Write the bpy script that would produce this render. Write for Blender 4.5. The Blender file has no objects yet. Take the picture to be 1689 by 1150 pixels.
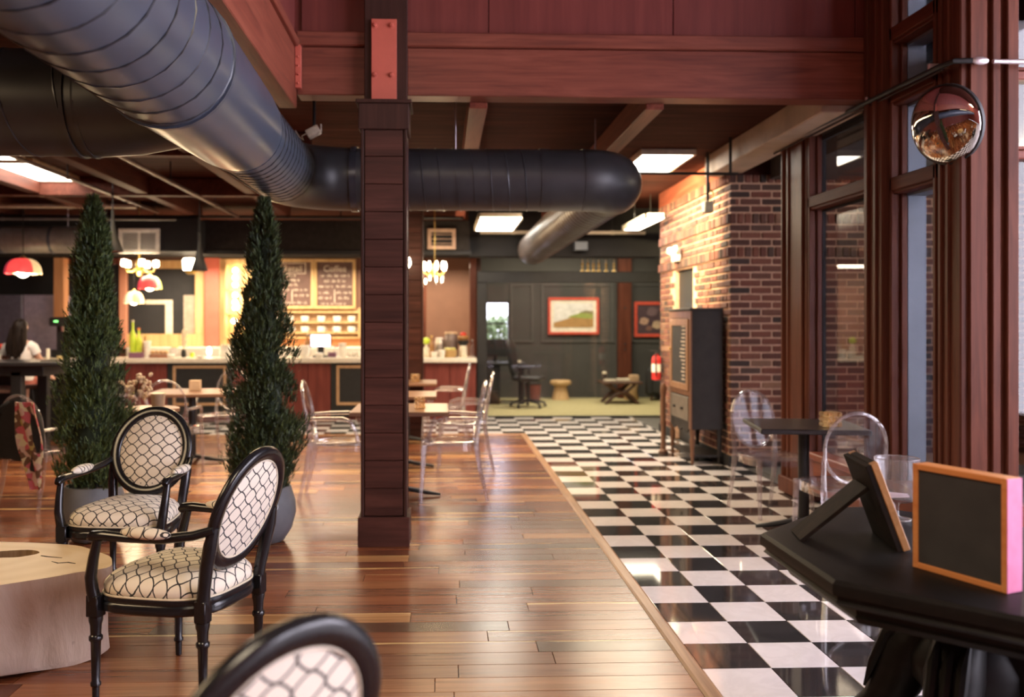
import bpy, bmesh, math, random
from mathutils import Vector, Matrix, Euler
random.seed(7)
C = bpy.context.scene
COL = C.collection
PI = math.pi
# ------------------------------------------------------------------ camera, sky, lights, exposure
FPX, CX, CY, EYE = 1480.0, 782.0, 532.0, 1.47
YAW = math.atan((CX - 730.0) / FPX)
cam_d = bpy.data.cameras.new('camera')
cam = bpy.data.objects.new('camera', cam_d)
COL.objects.link(cam)
cam.location = (0, 0, EYE)
cam.rotation_euler = (PI / 2, 0, -YAW)
cam_d.sensor_width = 36.0
cam_d.lens = FPX / 1689.0 * 36.0
cam_d.shift_x = (844.5 - CX) / 1689.0
cam_d.shift_y = -(575.0 - CY) / 1689.0
cam_d.clip_start = 0.05
cam_d.dof.use_dof = True
cam_d.dof.focus_distance = 4.0
cam_d.dof.aperture_fstop = 1.7
C.camera = cam

world = bpy.data.worlds.new('daylight')
C.world = world
world.use_nodes = True
bg = world.node_tree.nodes['Background']
bg.inputs[0].default_value = (0.86, 0.81, 0.94, 1)
bg.inputs[1].default_value = 5.6

C.view_settings.view_transform = 'Standard'
C.view_settings.look = 'None'
C.view_settings.gamma = 1.0
C.view_settings.use_curve_mapping = False
C.view_settings.exposure = 1.1
C.cycles.caustics_reflective = False
C.cycles.caustics_refractive = False


def lamp(name, kind, loc, power, color, size=0.3, size_y=None, rot=None, spot=None, blend=0.5, target=None):
    d = bpy.data.lights.new(name, kind)
    d.energy = power
    d.color = color
    if kind == 'AREA':
        d.size = size
        if size_y:
            d.shape = 'RECTANGLE'
            d.size_y = size_y
    elif kind in ('POINT', 'SPOT'):
        d.shadow_soft_size = size
    if kind == 'SPOT':
        d.spot_size = spot
        d.spot_blend = blend
    o = bpy.data.objects.new(name, d)
    COL.objects.link(o)
    o.location = loc
    if target is not None:
        v = Vector(target) - Vector(loc)
        o.rotation_euler = v.to_track_quat('-Z', 'Y').to_euler()
    elif rot:
        o.rotation_euler = rot
    return o


WARM = (1.0, 0.72, 0.42)
WARM2 = (1.0, 0.82, 0.58)
# unseen warm lamps above the seating behind the camera and over the left lounge
lamp('light_seating_ceiling', 'AREA', (-1.2, -0.6, 4.6), 200, WARM2, 3.0, 2.4, rot=(0, 0, 0))
lamp('light_left_lounge', 'AREA', (-4.2, 2.2, 2.95), 70, WARM, 2.0, 2.0, rot=(0, 0, 0))
# bar and office lamps, with unseen warm fill added under the other ceilings
lamp('light_bar_inside', 'AREA', (-2.2, 15.0, 2.42), 130, WARM2, 6.0, 0.8, rot=(0, 0, 0))
lamp('light_dining_ceiling', 'AREA', (-1.5, 8.7, 2.94), 120, WARM, 5.0, 2.0, rot=(0, 0, 0))
lamp('light_walkway_ceiling', 'AREA', (2.0, 11.3, 2.94), 75, WARM2, 1.6, 2.0, rot=(0, 0, 0))
lamp('light_office_ceiling', 'AREA', (2.4, 15.6, 3.0), 75, (1.0, 0.86, 0.62), 3.0, 1.5, rot=(0, 0, 0))


# ------------------------------------------------------------------ pixel rays used to read positions off the photograph
def ray(x, y):
    u = (x - CX) / FPX
    v = -(y - CY) / FPX
    s, c = math.sin(YAW), math.cos(YAW)
    return Vector((s + u * c, c - u * s, v))


def F(x, y, z=0.0):
    r = ray(x, y)
    t = (z - EYE) / r.z
    return Vector((r.x * t, r.y * t, z))


def P(x, y, Y):
    r = ray(x, y)
    t = Y / r.y
    return Vector((r.x * t, Y, EYE + r.z * t))


# ------------------------------------------------------------------ materials
def new_mat(name):
    m = bpy.data.materials.new(name)
    m.use_nodes = True
    nt = m.node_tree
    return m, nt, nt.nodes['Principled BSDF']


def N(nt, typ, **kw):
    n = nt.nodes.new(typ)
    for k, v in kw.items():
        setattr(n, k, v)
    return n


def math_node(nt, op, a, b=None, clamp=False):
    n = nt.nodes.new('ShaderNodeMath')
    n.operation = op
    n.use_clamp = clamp
    for i, x in enumerate((a, b)):
        if x is None:
            continue
        if isinstance(x, (int, float)):
            n.inputs[i].default_value = x
        else:
            nt.links.new(x, n.inputs[i])
    return n.outputs[0]


def mixc(nt, fac, a, b, mode='MIX'):
    n = nt.nodes.new('ShaderNodeMix')
    n.data_type = 'RGBA'
    n.blend_type = mode
    for sock, x in ((n.inputs[0], fac), (n.inputs[6], a), (n.inputs[7], b)):
        if isinstance(x, (int, float)):
            sock.default_value = x
        elif isinstance(x, tuple):
            sock.default_value = (*x, 1) if len(x) == 3 else x
        else:
            nt.links.new(x, sock)
    return n.outputs[2]


def ramp(nt, fac, stops, interp='LINEAR'):
    n = nt.nodes.new('ShaderNodeValToRGB')
    n.color_ramp.interpolation = interp
    el = n.color_ramp.elements
    while len(el) < len(stops):
        el.new(0.5)
    for e, (p, c) in zip(el, stops):
        e.position = p
        e.color = (*c, 1)
    nt.links.new(fac, n.inputs[0])
    return n.outputs[0]


def coords(nt, kind='Object', scale=(1, 1, 1), rnd=True):
    tc = nt.nodes.new('ShaderNodeTexCoord')
    mp = nt.nodes.new('ShaderNodeMapping')
    mp.inputs['Scale'].default_value = scale
    nt.links.new(tc.outputs[kind], mp.inputs['Vector'])
    if rnd:
        oi = nt.nodes.new('ShaderNodeObjectInfo')
        k = math_node(nt, 'MULTIPLY', oi.outputs['Random'], 37.0)
        cb = nt.nodes.new('ShaderNodeCombineXYZ')
        for i in range(3):
            nt.links.new(k, cb.inputs[i])
        nt.links.new(cb.outputs[0], mp.inputs['Location'])
    return mp.outputs[0]


def noise(nt, vec, scale, detail=4.0, rough=0.55, dist=0.0):
    n = nt.nodes.new('ShaderNodeTexNoise')
    n.inputs['Scale'].default_value = scale
    n.inputs['Detail'].default_value = detail
    n.inputs['Roughness'].default_value = rough
    n.inputs['Distortion'].default_value = dist
    nt.links.new(vec, n.inputs['Vector'])
    return n.outputs['Fac']


def bump(nt, bsdf, height, strength=0.2, dist=0.01):
    b = nt.nodes.new('ShaderNodeBump')
    b.inputs['Strength'].default_value = strength
    b.inputs['Distance'].default_value = dist
    nt.links.new(height, b.inputs['Height'])
    nt.links.new(b.outputs[0], bsdf.inputs['Normal'])


def plain(name, col, rough=0.5, metal=0.0, var=0.15, scale=14.0, bmp=0.0, spec=0.4, rough_var=0.0, coat=0.0):
    """base colour broken up by soft noise"""
    m, nt, b = new_mat(name)
    v = coords(nt)
    f = noise(nt, v, scale)
    lo = tuple(max(0, c * (1 - var)) for c in col)
    hi = tuple(min(1, c * (1 + var)) for c in col)
    nt.links.new(ramp(nt, f, [(0.3, lo), (0.7, hi)]), b.inputs['Base Color'])
    b.inputs['Roughness'].default_value = rough
    b.inputs['Metallic'].default_value = metal
    b.inputs['Specular IOR Level'].default_value = spec
    if coat:
        b.inputs['Coat Weight'].default_value = coat
        b.inputs['Coat Roughness'].default_value = 0.08
    if rough_var:
        r = math_node(nt, 'MULTIPLY_ADD', f, rough_var)
        r.node.inputs[2].default_value = rough - rough_var * 0.5
        nt.links.new(r, b.inputs['Roughness'])
    if bmp:
        bump(nt, b, f, bmp)
    return m


def wood(name, dark, mid, light, rough=0.4, axis=0, scale=1.0, objvar=0.0, coat=0.0, bmp=0.05, spec=0.25):
    m, nt, b = new_mat(name)
    s = [9.0 * scale] * 3
    s[axis] = 0.7 * scale
    v = coords(nt, scale=tuple(s))
    f1 = noise(nt, v, 1.6, 6.0, 0.6, 0.8)
    s2 = [60.0 * scale] * 3
    s2[axis] = 1.5 * scale
    f2 = noise(nt, coords(nt, scale=tuple(s2)), 1.0, 3.0)
    f = math_node(nt, 'ADD', math_node(nt, 'MULTIPLY', f1, 0.75), math_node(nt, 'MULTIPLY', f2, 0.25))
    c = ramp(nt, f, [(0.3, dark), (0.5, mid), (0.72, light)])
    if objvar:
        oi = nt.nodes.new('ShaderNodeObjectInfo')
        k = math_node(nt, 'MULTIPLY', oi.outputs['Random'], objvar)
        c = mixc(nt, k, c, tuple(x * 0.35 for x in dark))
    nt.links.new(c, b.inputs['Base Color'])
    b.inputs['Roughness'].default_value = rough
    b.inputs['Specular IOR Level'].default_value = spec
    if coat:
        b.inputs['Coat Weight'].default_value = coat
        b.inputs['Coat Roughness'].default_value = 0.1
    bump(nt, b, f2, bmp, 0.004)
    return m


def emit(name, col, strength):
    m, nt, b = new_mat(name)
    f = noise(nt, coords(nt), 6.0)
    nt.links.new(ramp(nt, f, [(0.2, tuple(c * 0.95 for c in col)), (0.8, col)]), b.inputs['Emission Color'])
    b.inputs['Emission Strength'].default_value = strength
    b.inputs['Base Color'].default_value = (*col, 1)
    return m


def clear(name, tint=(1, 1, 1), edge=0.35, gloss_rough=0.03, body=0.0, body_col=(0.8, 0.8, 0.85)):
    """thin clear sheet or solid: see-through face-on, reflecting at its edges"""
    m, nt, b = new_mat(name)
    out = nt.nodes['Material Output']
    tr = nt.nodes.new('ShaderNodeBsdfTransparent')
    tr.inputs[0].default_value = (*tint, 1)
    gl = nt.nodes.new('ShaderNodeBsdfGlossy')
    gl.inputs['Roughness'].default_value = gloss_rough
    lw = nt.nodes.new('ShaderNodeLayerWeight')
    lw.inputs['Blend'].default_value = 0.5
    fac = math_node(nt, 'MULTIPLY_ADD', math_node(nt, 'POWER', lw.outputs['Facing'], 5.0 - 5.5 * edge), 0.85)
    fac.node.inputs[2].default_value = 0.008 + 0.1 * edge if name != 'window_glass' else 0.035
    mx = nt.nodes.new('ShaderNodeMixShader')
    nt.links.new(fac, mx.inputs[0])
    nt.links.new(tr.outputs[0], mx.inputs[1])
    nt.links.new(gl.outputs[0], mx.inputs[2])
    last = mx.outputs[0]
    if body:
        df = nt.nodes.new('ShaderNodeBsdfDiffuse')
        df.inputs[0].default_value = (*body_col, 1)
        m2 = nt.nodes.new('ShaderNodeMixShader')
        f = noise(nt, coords(nt), 8.0)
        nt.links.new(math_node(nt, 'MULTIPLY', f, body * 2), m2.inputs[0])
        nt.links.new(last, m2.inputs[1])
        nt.links.new(df.outputs[0], m2.inputs[2])
        last = m2.outputs[0]
    nt.links.new(last, out.inputs['Surface'])
    return m


# red-stained timber of the building
M_RED = wood('red_stained_timber', (0.10, 0.028, 0.02), (0.19, 0.052, 0.034), (0.27, 0.085, 0.055), 0.42, 0)
M_REDV = wood('red_stained_timber_upright', (0.06, 0.019, 0.012), (0.105, 0.033, 0.020), (0.16, 0.052, 0.030), 0.42, 2, 1.0, 0, spec=0.12)
M_REDY = wood('red_stained_timber_deep', (0.13, 0.036, 0.024), (0.23, 0.062, 0.038), (0.32, 0.10, 0.06), 0.42, 1)
M_PANEL = wood('red_wall_panelling', (0.12, 0.028, 0.024), (0.17, 0.04, 0.034), (0.22, 0.055, 0.046), 0.45, 2, 0.5)
M_CEIL = wood('dark_ceiling_boards', (0.03, 0.010, 0.008), (0.055, 0.017, 0.012), (0.10, 0.032, 0.02), 0.8, 0, 0.8, 0.0, spec=0.05)
M_JOIST = wood('dark_joist_timber', (0.05, 0.016, 0.011), (0.085, 0.026, 0.017), (0.13, 0.042, 0.026), 0.6, 1, spec=0.1)  # darker copy of the red timber; the ceiling's dimness is in its colour
M_TRANSOM = wood('dark_transom_timber', (0.06, 0.018, 0.012), (0.10, 0.03, 0.02), (0.15, 0.05, 0.032), 0.5, 1, spec=0.06)
M_COLB = wood('column_boards', (0.028, 0.010, 0.008), (0.068, 0.024, 0.018), (0.125, 0.046, 0.034), 0.5, 0, 0.8, 0.35, spec=0.2)
M_COLT = wood('column_corner_boards', (0.028, 0.012, 0.010), (0.042, 0.018, 0.014), (0.065, 0.028, 0.021), 0.5, 2, spec=0.15)
M_TRIM = wood('oak_floor_edging', (0.20, 0.10, 0.05), (0.33, 0.18, 0.09), (0.45, 0.27, 0.15), 0.35, 1)
M_GOLD = wood('golden_pine', (0.40, 0.24, 0.10), (0.54, 0.35, 0.16), (0.66, 0.46, 0.24), 0.45, 2)
M_REDPAINT = plain('red_painted_steel', (0.52, 0.115, 0.08), 0.45, 0.0, 0.08, 6)
M_BLACKW = plain('black_lacquer', (0.011, 0.011, 0.013), 0.2, 0.0, 0.2, 20, 0.0, 0.5, 0.08)
M_DUCT = plain('grey_painted_duct_steel', (0.068, 0.084, 0.12), 0.33, 0.15, 0.12, 5, 0.0, 0.6, 0.12)
M_DUCTD = plain('dark_painted_duct_steel', (0.032, 0.032, 0.036), 0.4, 0.1, 0.15, 5, 0.0, 0.5, 0.1)
M_SEAM = plain('duct_seam', (0.05, 0.052, 0.06), 0.35, 0.4)
M_BLACK = plain('matt_black_metal', (0.019, 0.019, 0.02), 0.5, 0.1)
M_DARK = plain('charcoal_paint', (0.032, 0.031, 0.033), 0.8, 0.0, 0.1, 3, spec=0.08)
M_OFFICE = plain('dark_grey_office_paint', (0.055, 0.053, 0.05), 0.65, 0.0, 0.12, 2)
M_SILVER = plain('silver_tube', (0.65, 0.58, 0.6), 0.3, 0.7)
M_CHROME = plain('chrome', (0.75, 0.75, 0.78), 0.12, 1.0, 0.03)
M_WHITE = plain('white_ceramic', (0.78, 0.74, 0.68), 0.3)
M_CREAM = plain('cream_paint', (0.7, 0.62, 0.48), 0.45)
M_STONE = plain('pale_counter_stone', (0.72, 0.66, 0.56), 0.25, 0.0, 0.08, 20)
M_POT = plain('grey_pot_clay', (0.13, 0.135, 0.145), 0.55, 0.0, 0.15, 6, 0.05)
M_SOIL = plain('soil', (0.03, 0.02, 0.014), 0.95, 0, 0.4, 60, 0.5)
M_GREY = plain('grey_painted_metal', (0.16, 0.18, 0.22), 0.55, 0.1, 0.08, 3)
M_BRASS = plain('brass', (0.62, 0.42, 0.13), 0.28, 0.9)
M_CARPET = plain('olive_carpet', (0.42, 0.37, 0.19), 0.95, 0, 0.14, 40, 0.3)
M_MORTAR = plain('mortar', (0.50, 0.31, 0.22), 0.9, 0, 0.2, 25, 0.3)
M_GLASS = clear('window_glass', (0.93, 0.94, 0.95), 0.12, 0.01)
M_ACRYL = clear('clear_acrylic', (0.97, 0.96, 0.97), 0.1, 0.05, 0.012, (0.85, 0.8, 0.85))
M_ACRYLE = clear('clear_acrylic_edge', (0.9, 0.87, 0.89), 0.6, 0.05, 0.13, (0.95, 0.9, 0.92))
M_CUP = clear('clear_glassware', (0.96, 0.96, 0.97), 0.35, 0.02, 0.07)
M_PANELLIGHT = emit('light_panel_diffuser', (1.0, 0.93, 0.8), 9.0)
M_BULB = emit('warm_bulb', (1.0, 0.82, 0.55), 14.0)
M_SCREEN = emit('monitor_screen', (0.95, 0.85, 1.0), 1.6)
M_CHALK = plain('chalk', (0.62, 0.52, 0.42), 0.9)
M_BOARD = plain('chalkboard_slate', (0.034, 0.034, 0.035), 0.65, 0, 0.2, 9)
M_MENU = plain('brown_chalkboard', (0.11, 0.06, 0.05), 0.7, 0, 0.25, 5)


def mat_planks():
    m, nt, b = new_mat('mixed_hardwood_planks')
    oi = nt.nodes.new('ShaderNodeObjectInfo')
    ge = nt.nodes.new('ShaderNodeNewGeometry')
    r = math_node(nt, 'FRACT', math_node(nt, 'ADD', oi.outputs['Random'], ge.outputs['Random Per Island']))
    uv = nt.nodes.new('ShaderNodeTexCoord').outputs['UV']
    off = nt.nodes.new('ShaderNodeCombineXYZ')
    nt.links.new(math_node(nt, 'MULTIPLY', r, 41.0), off.inputs[2])
    nt.links.new(math_node(nt, 'MULTIPLY', r, 13.0), off.inputs[0])
    va = nt.nodes.new('ShaderNodeVectorMath')
    va.operation = 'ADD'
    nt.links.new(uv, va.inputs[0])
    nt.links.new(off.outputs[0], va.inputs[1])
    mp = nt.nodes.new('ShaderNodeMapping')
    mp.inputs['Scale'].default_value = (1.1, 22, 1)
    nt.links.new(va.outputs[0], mp.inputs[0])
    g = noise(nt, mp.outputs[0], 1.0, 5.0, 0.6, 1.2)
    mp2 = nt.nodes.new('ShaderNodeMapping')
    mp2.inputs['Scale'].default_value = (3, 160, 1)
    nt.links.new(va.outputs[0], mp2.inputs[0])
    g2 = noise(nt, mp2.outputs[0], 1.0, 2.0)
    base = ramp(nt, r, [(0.0, (0.07, 0.022, 0.011)), (0.2, (0.20, 0.064, 0.028)), (0.45, (0.29, 0.10, 0.041)), (0.7, (0.14, 0.043, 0.021)), (0.92, (0.33, 0.133, 0.055)), (1.0, (0.48, 0.26, 0.11))])
    dark = mixc(nt, 1.0, base, (0.5, 0.45, 0.42), 'MULTIPLY')
    c = mixc(nt, math_node(nt, 'MULTIPLY', math_node(nt, 'SUBTRACT', g, 0.35), 3.0, True), dark, base)
    c = mixc(nt, math_node(nt, 'MULTIPLY', g2, 0.35), c, mixc(nt, 1.0, base, (1.25, 1.2, 1.15), 'MULTIPLY'))
    # pale sapwood along one edge of some boards
    sep = nt.nodes.new('ShaderNodeSeparateXYZ')
    nt.links.new(uv, sep.inputs[0])
    mp3 = nt.nodes.new('ShaderNodeMapping')
    mp3.inputs['Scale'].default_value = (1.6, 0.2, 1)
    nt.links.new(va.outputs[0], mp3.inputs[0])
    w = noise(nt, mp3.outputs[0], 1.0, 2.0)
    edge = math_node(nt, 'ADD', sep.outputs[1], math_node(nt, 'MULTIPLY', math_node(nt, 'SUBTRACT', w, 0.5), 0.10))
    thr = math_node(nt, 'ADD', 0.036, math_node(nt, 'MULTIPLY', math_node(nt, 'FRACT', math_node(nt, 'MULTIPLY', r, 7.31)), 0.12))
    sap = math_node(nt, 'MULTIPLY', math_node(nt, 'SUBTRACT', edge, thr), 260.0, True)
    c = mixc(nt, math_node(nt, 'MULTIPLY', sap, 0.9), c, (0.60, 0.40, 0.17))
    nt.links.new(c, b.inputs['Base Color'])
    rr = math_node(nt, 'MULTIPLY_ADD', g, 0.10)
    rr.node.inputs[2].default_value = 0.20
    nt.links.new(rr, b.inputs['Roughness'])
    b.inputs['Specular IOR Level'].default_value = 0.45
    return m


def mat_tile(name, base, vein, amt, rough=0.05):
    m, nt, b = new_mat(name)
    v = coords(nt)
    f = noise(nt, v, 5.0, 6.0, 0.6, 1.5)
    c = ramp(nt, f, [(0.38, base), (0.5, vein), (0.62, base)])
    nt.links.new(mixc(nt, amt, base, c), b.inputs['Base Color'])
    b.inputs['Roughness'].default_value = rough
    b.inputs['Specular IOR Level'].default_value = 0.6
    return m


def mat_brick():
    m, nt, b = new_mat('reclaimed_brick')
    oi = nt.nodes.new('ShaderNodeObjectInfo')
    ge = nt.nodes.new('ShaderNodeNewGeometry')
    r = math_node(nt, 'FRACT', math_node(nt, 'ADD', oi.outputs['Random'], ge.outputs['Random Per Island']))
    base = ramp(nt, r, [(0.0, (0.045, 0.03, 0.027)), (0.25, (0.10, 0.042, 0.033)), (0.5, (0.18, 0.06, 0.042)), (0.75, (0.22, 0.082, 0.055)), (0.92, (0.08, 0.05, 0.042)), (1.0, (0.32, 0.17, 0.11))])
    f = noise(nt, coords(nt), 22.0, 5.0, 0.65)
    c = mixc(nt, math_node(nt, 'MULTIPLY', f, 0.7), base, mixc(nt, 1.0, base, (0.45, 0.42, 0.42), 'MULTIPLY'))
    nt.links.new(c, b.inputs['Base Color'])
    b.inputs['Roughness'].default_value = 0.85
    bump(nt, b, f, 0.5, 0.01)
    return m


def mat_trellis():
    """cream cloth printed with a black quatrefoil trellis (UV in metres)"""
    m, nt, b = new_mat('trellis_cloth')
    tc = nt.nodes.new('ShaderNodeTexCoord')
    sep = nt.nodes.new('ShaderNodeSeparateXYZ')
    nt.links.new(tc.outputs['UV'], sep.inputs[0])
    p, q = 0.073, 0.063
    X = math_node(nt, 'MULTIPLY', sep.outputs[0], 1 / p)
    Y = math_node(nt, 'MULTIPLY', sep.outputs[1], 1 / q)
    u = math_node(nt, 'ADD', X, Y)
    v = math_node(nt, 'SUBTRACT', X, Y)

    def sn(a, k, op='SINE'):
        return math_node(nt, op, math_node(nt, 'MULTIPLY', a, PI * k))

    def line(a, other):
        w = math_node(nt, 'ADD', math_node(nt, 'MULTIPLY', sn(other, 1), 0.122), math_node(nt, 'MULTIPLY', sn(other, 3), 0.012))
        s = math_node(nt, 'ADD', a, math_node(nt, 'MULTIPLY', w, sn(a, 1, 'COSINE')))
        return math_node(nt, 'ABSOLUTE', math_node(nt, 'SUBTRACT', math_node(nt, 'FRACT', s), 0.5))

    d = math_node(nt, 'MAXIMUM', line(u, v), line(v, u))
    k = math_node(nt, 'MULTIPLY', math_node(nt, 'SUBTRACT', d, 0.430), 70.0, True)
    weave = noise(nt, coords(nt, 'UV', (900, 900, 1), False), 1.0, 1.0)
    cl = mixc(nt, weave, (0.78, 0.70, 0.57), (0.88, 0.81, 0.69))
    nt.links.new(mixc(nt, k, cl, (0.02, 0.018, 0.018)), b.inputs['Base Color'])
    b.inputs['Roughness'].default_value = 0.85
    b.inputs['Sheen Weight'].default_value = 0.15
    bump(nt, b, weave, 0.15, 0.001)
    return m


def mat_leaf(name, a, bcol, c):
    m, nt, b = new_mat(name)
    ge = nt.nodes.new('ShaderNodeNewGeometry')
    r = ge.outputs['Random Per Island']
    nt.links.new(ramp(nt, r, [(0.0, a), (0.55, bcol), (1.0, c)]), b.inputs['Base Color'])
    b.inputs['Roughness'].default_value = 0.55
    return m


M_PLANK = mat_planks()
M_TILEW = mat_tile('white_marble_tile', (0.82, 0.775, 0.76), (0.66, 0.62, 0.60), 0.35)
M_TILEB = mat_tile('black_marble_tile', (0.026, 0.025, 0.026), (0.06, 0.055, 0.055), 0.5)
M_BRICK = mat_brick()
M_TRELLIS = mat_trellis()
M_LEAFG = mat_leaf('sunny_cypress_leaf', (0.022, 0.040, 0.014), (0.05, 0.085, 0.026), (0.14, 0.19, 0.05))  # brighter leaf copy; the light on this tree is in its colour
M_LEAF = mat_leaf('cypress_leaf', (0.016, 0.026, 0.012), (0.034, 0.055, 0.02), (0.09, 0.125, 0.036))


# ------------------------------------------------------------------ mesh building
class MB:
    def __init__(self):
        self.v, self.f, self.uv = [], [], {}

    def add(self, vs, fs):
        o = len(self.v)
        self.v += [tuple(q) for q in vs]
        self.f += [tuple(i + o for i in g) for g in fs]
        return self

    def box(self, a, b):
        x0, y0, z0 = a
        x1, y1, z1 = b
        return self.add([(x0, y0, z0), (x1, y0, z0), (x1, y1, z0), (x0, y1, z0), (x0, y0, z1), (x1, y0, z1), (x1, y1, z1), (x0, y1, z1)],
                        [(0, 3, 2, 1), (4, 5, 6, 7), (0, 1, 5, 4), (1, 2, 6, 5), (2, 3, 7, 6), (3, 0, 4, 7)])

    def cbox(self, a, b, c=0.004, M=None):
        """box with chamfered edges"""
        ce = [(a[i] + b[i]) / 2 for i in range(3)]
        h = [abs(b[i] - a[i]) / 2 for i in range(3)]
        c = min(c, min(h) * 0.9)
        vs, idx = [], {}
        for sx in (-1, 1):
            for sy in (-1, 1):
                for sz in (-1, 1):
                    s = (sx, sy, sz)
                    for ax in range(3):
                        p = [ce[i] + s[i] * (h[i] - (0 if i == ax else c)) for i in range(3)]
                        idx[(s, ax)] = len(vs)
                        vs.append(Vector(p))
        fs = []
        for ax in range(3):
            o1, o2 = [i for i in range(3) if i != ax]
            for s in (-1, 1):
                q = []
                for t1, t2 in ((-1, -1), (1, -1), (1, 1), (-1, 1)):
                    k = [0, 0, 0]
                    k[ax], k[o1], k[o2] = s, t1, t2
                    q.append(idx[(tuple(k), ax)])
                fs.append(q)
            for t1 in (-1, 1):
                for t2 in (-1, 1):
                    k0, k1 = [0, 0, 0], [0, 0, 0]
                    k0[ax], k1[ax] = -1, 1
                    k0[o1] = k1[o1] = t1
                    k0[o2] = k1[o2] = t2
                    fs.append([idx[(tuple(k0), o1)], idx[(tuple(k1), o1)], idx[(tuple(k1), o2)], idx[(tuple(k0), o2)]])
        for sx in (-1, 1):
            for sy in (-1, 1):
                for sz in (-1, 1):
                    fs.append([idx[((sx, sy, sz), i)] for i in range(3)])
        if M is not None:
            vs = [M @ q for q in vs]
        return self.add(vs, fs)

    def tube(self, pts, r, n=10, closed=False, caps=True, flat=1.0):
        pts = [Vector(p) for p in pts]
        m = len(pts)
        rs = r if isinstance(r, (list, tuple)) else [r] * m
        tang = []
        for i in range(m):
            if closed:
                t = pts[(i + 1) % m] - pts[i - 1]
            else:
                t = pts[min(i + 1, m - 1)] - pts[max(i - 1, 0)]
            tang.append(t.normalized())
        up = Vector((0, 0, 1)) if abs(tang[0].z) < 0.9 else Vector((0, 1, 0))
        nrm = (up - tang[0] * up.dot(tang[0])).normalized()
        vs = []
        for i in range(m):
            t = tang[i]
            nrm = (nrm - t * nrm.dot(t)).normalized()
            bn = t.cross(nrm)
            for k in range(n):
                a = 2 * PI * k / n
                vs.append(pts[i] + (nrm * math.cos(a) * flat + bn * math.sin(a)) * rs[i])
        fs = []
        for i in range(m if closed else m - 1):
            j = (i + 1) % m
            for k in range(n):
                l = (k + 1) % n
                fs.append((i * n + k, i * n + l, j * n + l, j * n + k))
        if caps and not closed:
            fs.append(tuple(range(n - 1, -1, -1)))
            fs.append(tuple((m - 1) * n + k for k in range(n)))
        return self.add(vs, fs)

    def lathe(self, prof, n=20, c=(0, 0, 0), caps=True, sx=1.0, sy=1.0):
        vs, fs = [], []
        for r, z in prof:
            for k in range(n):
                a = 2 * PI * k / n
                vs.append((c[0] + r * math.cos(a) * sx, c[1] + r * math.sin(a) * sy, c[2] + z))
        m = len(prof)
        for i in range(m - 1):
            for k in range(n):
                l = (k + 1) % n
                fs.append((i * n + k, i * n + l, (i + 1) * n + l, (i + 1) * n + k))
        if caps:
            if prof[0][0] > 1e-5:
                fs.append(tuple(range(n - 1, -1, -1)))
            if prof[-1][0] > 1e-5:
                fs.append(tuple((m - 1) * n + k for k in range(n)))
        return self.add(vs, fs)

    def prism(self, poly, z0, z1, inset=0.0):
        n = len(poly)
        vs = [(x, y, z0) for x, y in poly] + [(x, y, z1) for x, y in poly]
        fs = [tuple(range(n - 1, -1, -1)), tuple(range(n, 2 * n))]
        for i in range(n):
            j = (i + 1) % n
            fs.append((i, j, n + j, n + i))
        return self.add(vs, fs)

    def loft(self, rings, caps=True, closed=True):
        """rings: lists of points, all of one length"""
        n = len(rings[0])
        vs = [q for r in rings for q in r]
        fs = []
        for i in range(len(rings) - 1):
            for k in range(n if closed else n - 1):
                l = (k + 1) % n
                fs.append((i * n + k, i * n + l, (i + 1) * n + l, (i + 1) * n + k))
        if caps:
            fs.append(tuple(range(n - 1, -1, -1)))
            fs.append(tuple((len(rings) - 1) * n + k for k in range(n)))
        return self.add(vs, fs)

    def ball(self, c, r, n=12, m=8):
        r = r if isinstance(r, (tuple, list)) else (r, r, r)
        rings = []
        for i in range(m + 1):
            t = PI * (0.02 + 0.96 * i / m)
            rings.append([(c[0] + r[0] * math.sin(t) * math.cos(2 * PI * k / n), c[1] + r[1] * math.sin(t) * math.sin(2 * PI * k / n), c[2] - r[2] * math.cos(t)) for k in range(n)])
        return self.loft(rings)

    def xf(self, M):
        self.v = [tuple(M @ Vector(p)) for p in self.v]
        return self

    def mesh(self, name, smooth=False, angle=40, uvf=None):
        me = bpy.data.meshes.new(name)
        me.from_pydata(self.v, [], self.f)
        if len(self.f) < 6000:
            bm = bmesh.new()
            bm.from_mesh(me)
            bmesh.ops.recalc_face_normals(bm, faces=bm.faces)
            bm.to_mesh(me)
            bm.free()
        if uvf:
            lay = me.uv_layers.new(name='UVMap')
            for lp in me.loops:
                lay.data[lp.index].uv = uvf(lp.vertex_index, me.vertices[lp.vertex_index].co)
        if smooth:
            me.shade_smooth()
            if angle:
                me.set_sharp_from_angle(angle=math.radians(angle))
        return me

    def build(self, name, mat, parent=None, smooth=False, angle=40, uvf=None):
        me = self.mesh(name, smooth, angle, uvf)
        me.materials.append(mat)
        return link(name, me, parent)


def link(name, me, parent=None):
    o = bpy.data.objects.new(name, me)
    COL.objects.link(o)
    if parent is not None:
        o.parent = parent
    return o


def tag(o, label, cat, group=None):
    o['label'] = label
    o['category'] = cat
    if group:
        o['group'] = group
    return o


def thing(name, label, cat, loc=(0, 0, 0), rz=0.0, group=None, s=1.0):
    o = bpy.data.objects.new(name, None)
    o.empty_display_size = 0.1
    COL.objects.link(o)
    o.location = loc
    o.rotation_euler = (0, 0, rz)
    o.scale = (s, s, s)
    return tag(o, label, cat, group)


def struct(name, mb, mat, parent=None, **kw):
    o = mb.build(name, mat, parent, **kw)
    if parent is None:
        o['kind'] = 'structure'
    return o


def stuff(o):
    o['kind'] = 'stuff'
    return o


KIDS = {}


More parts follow.
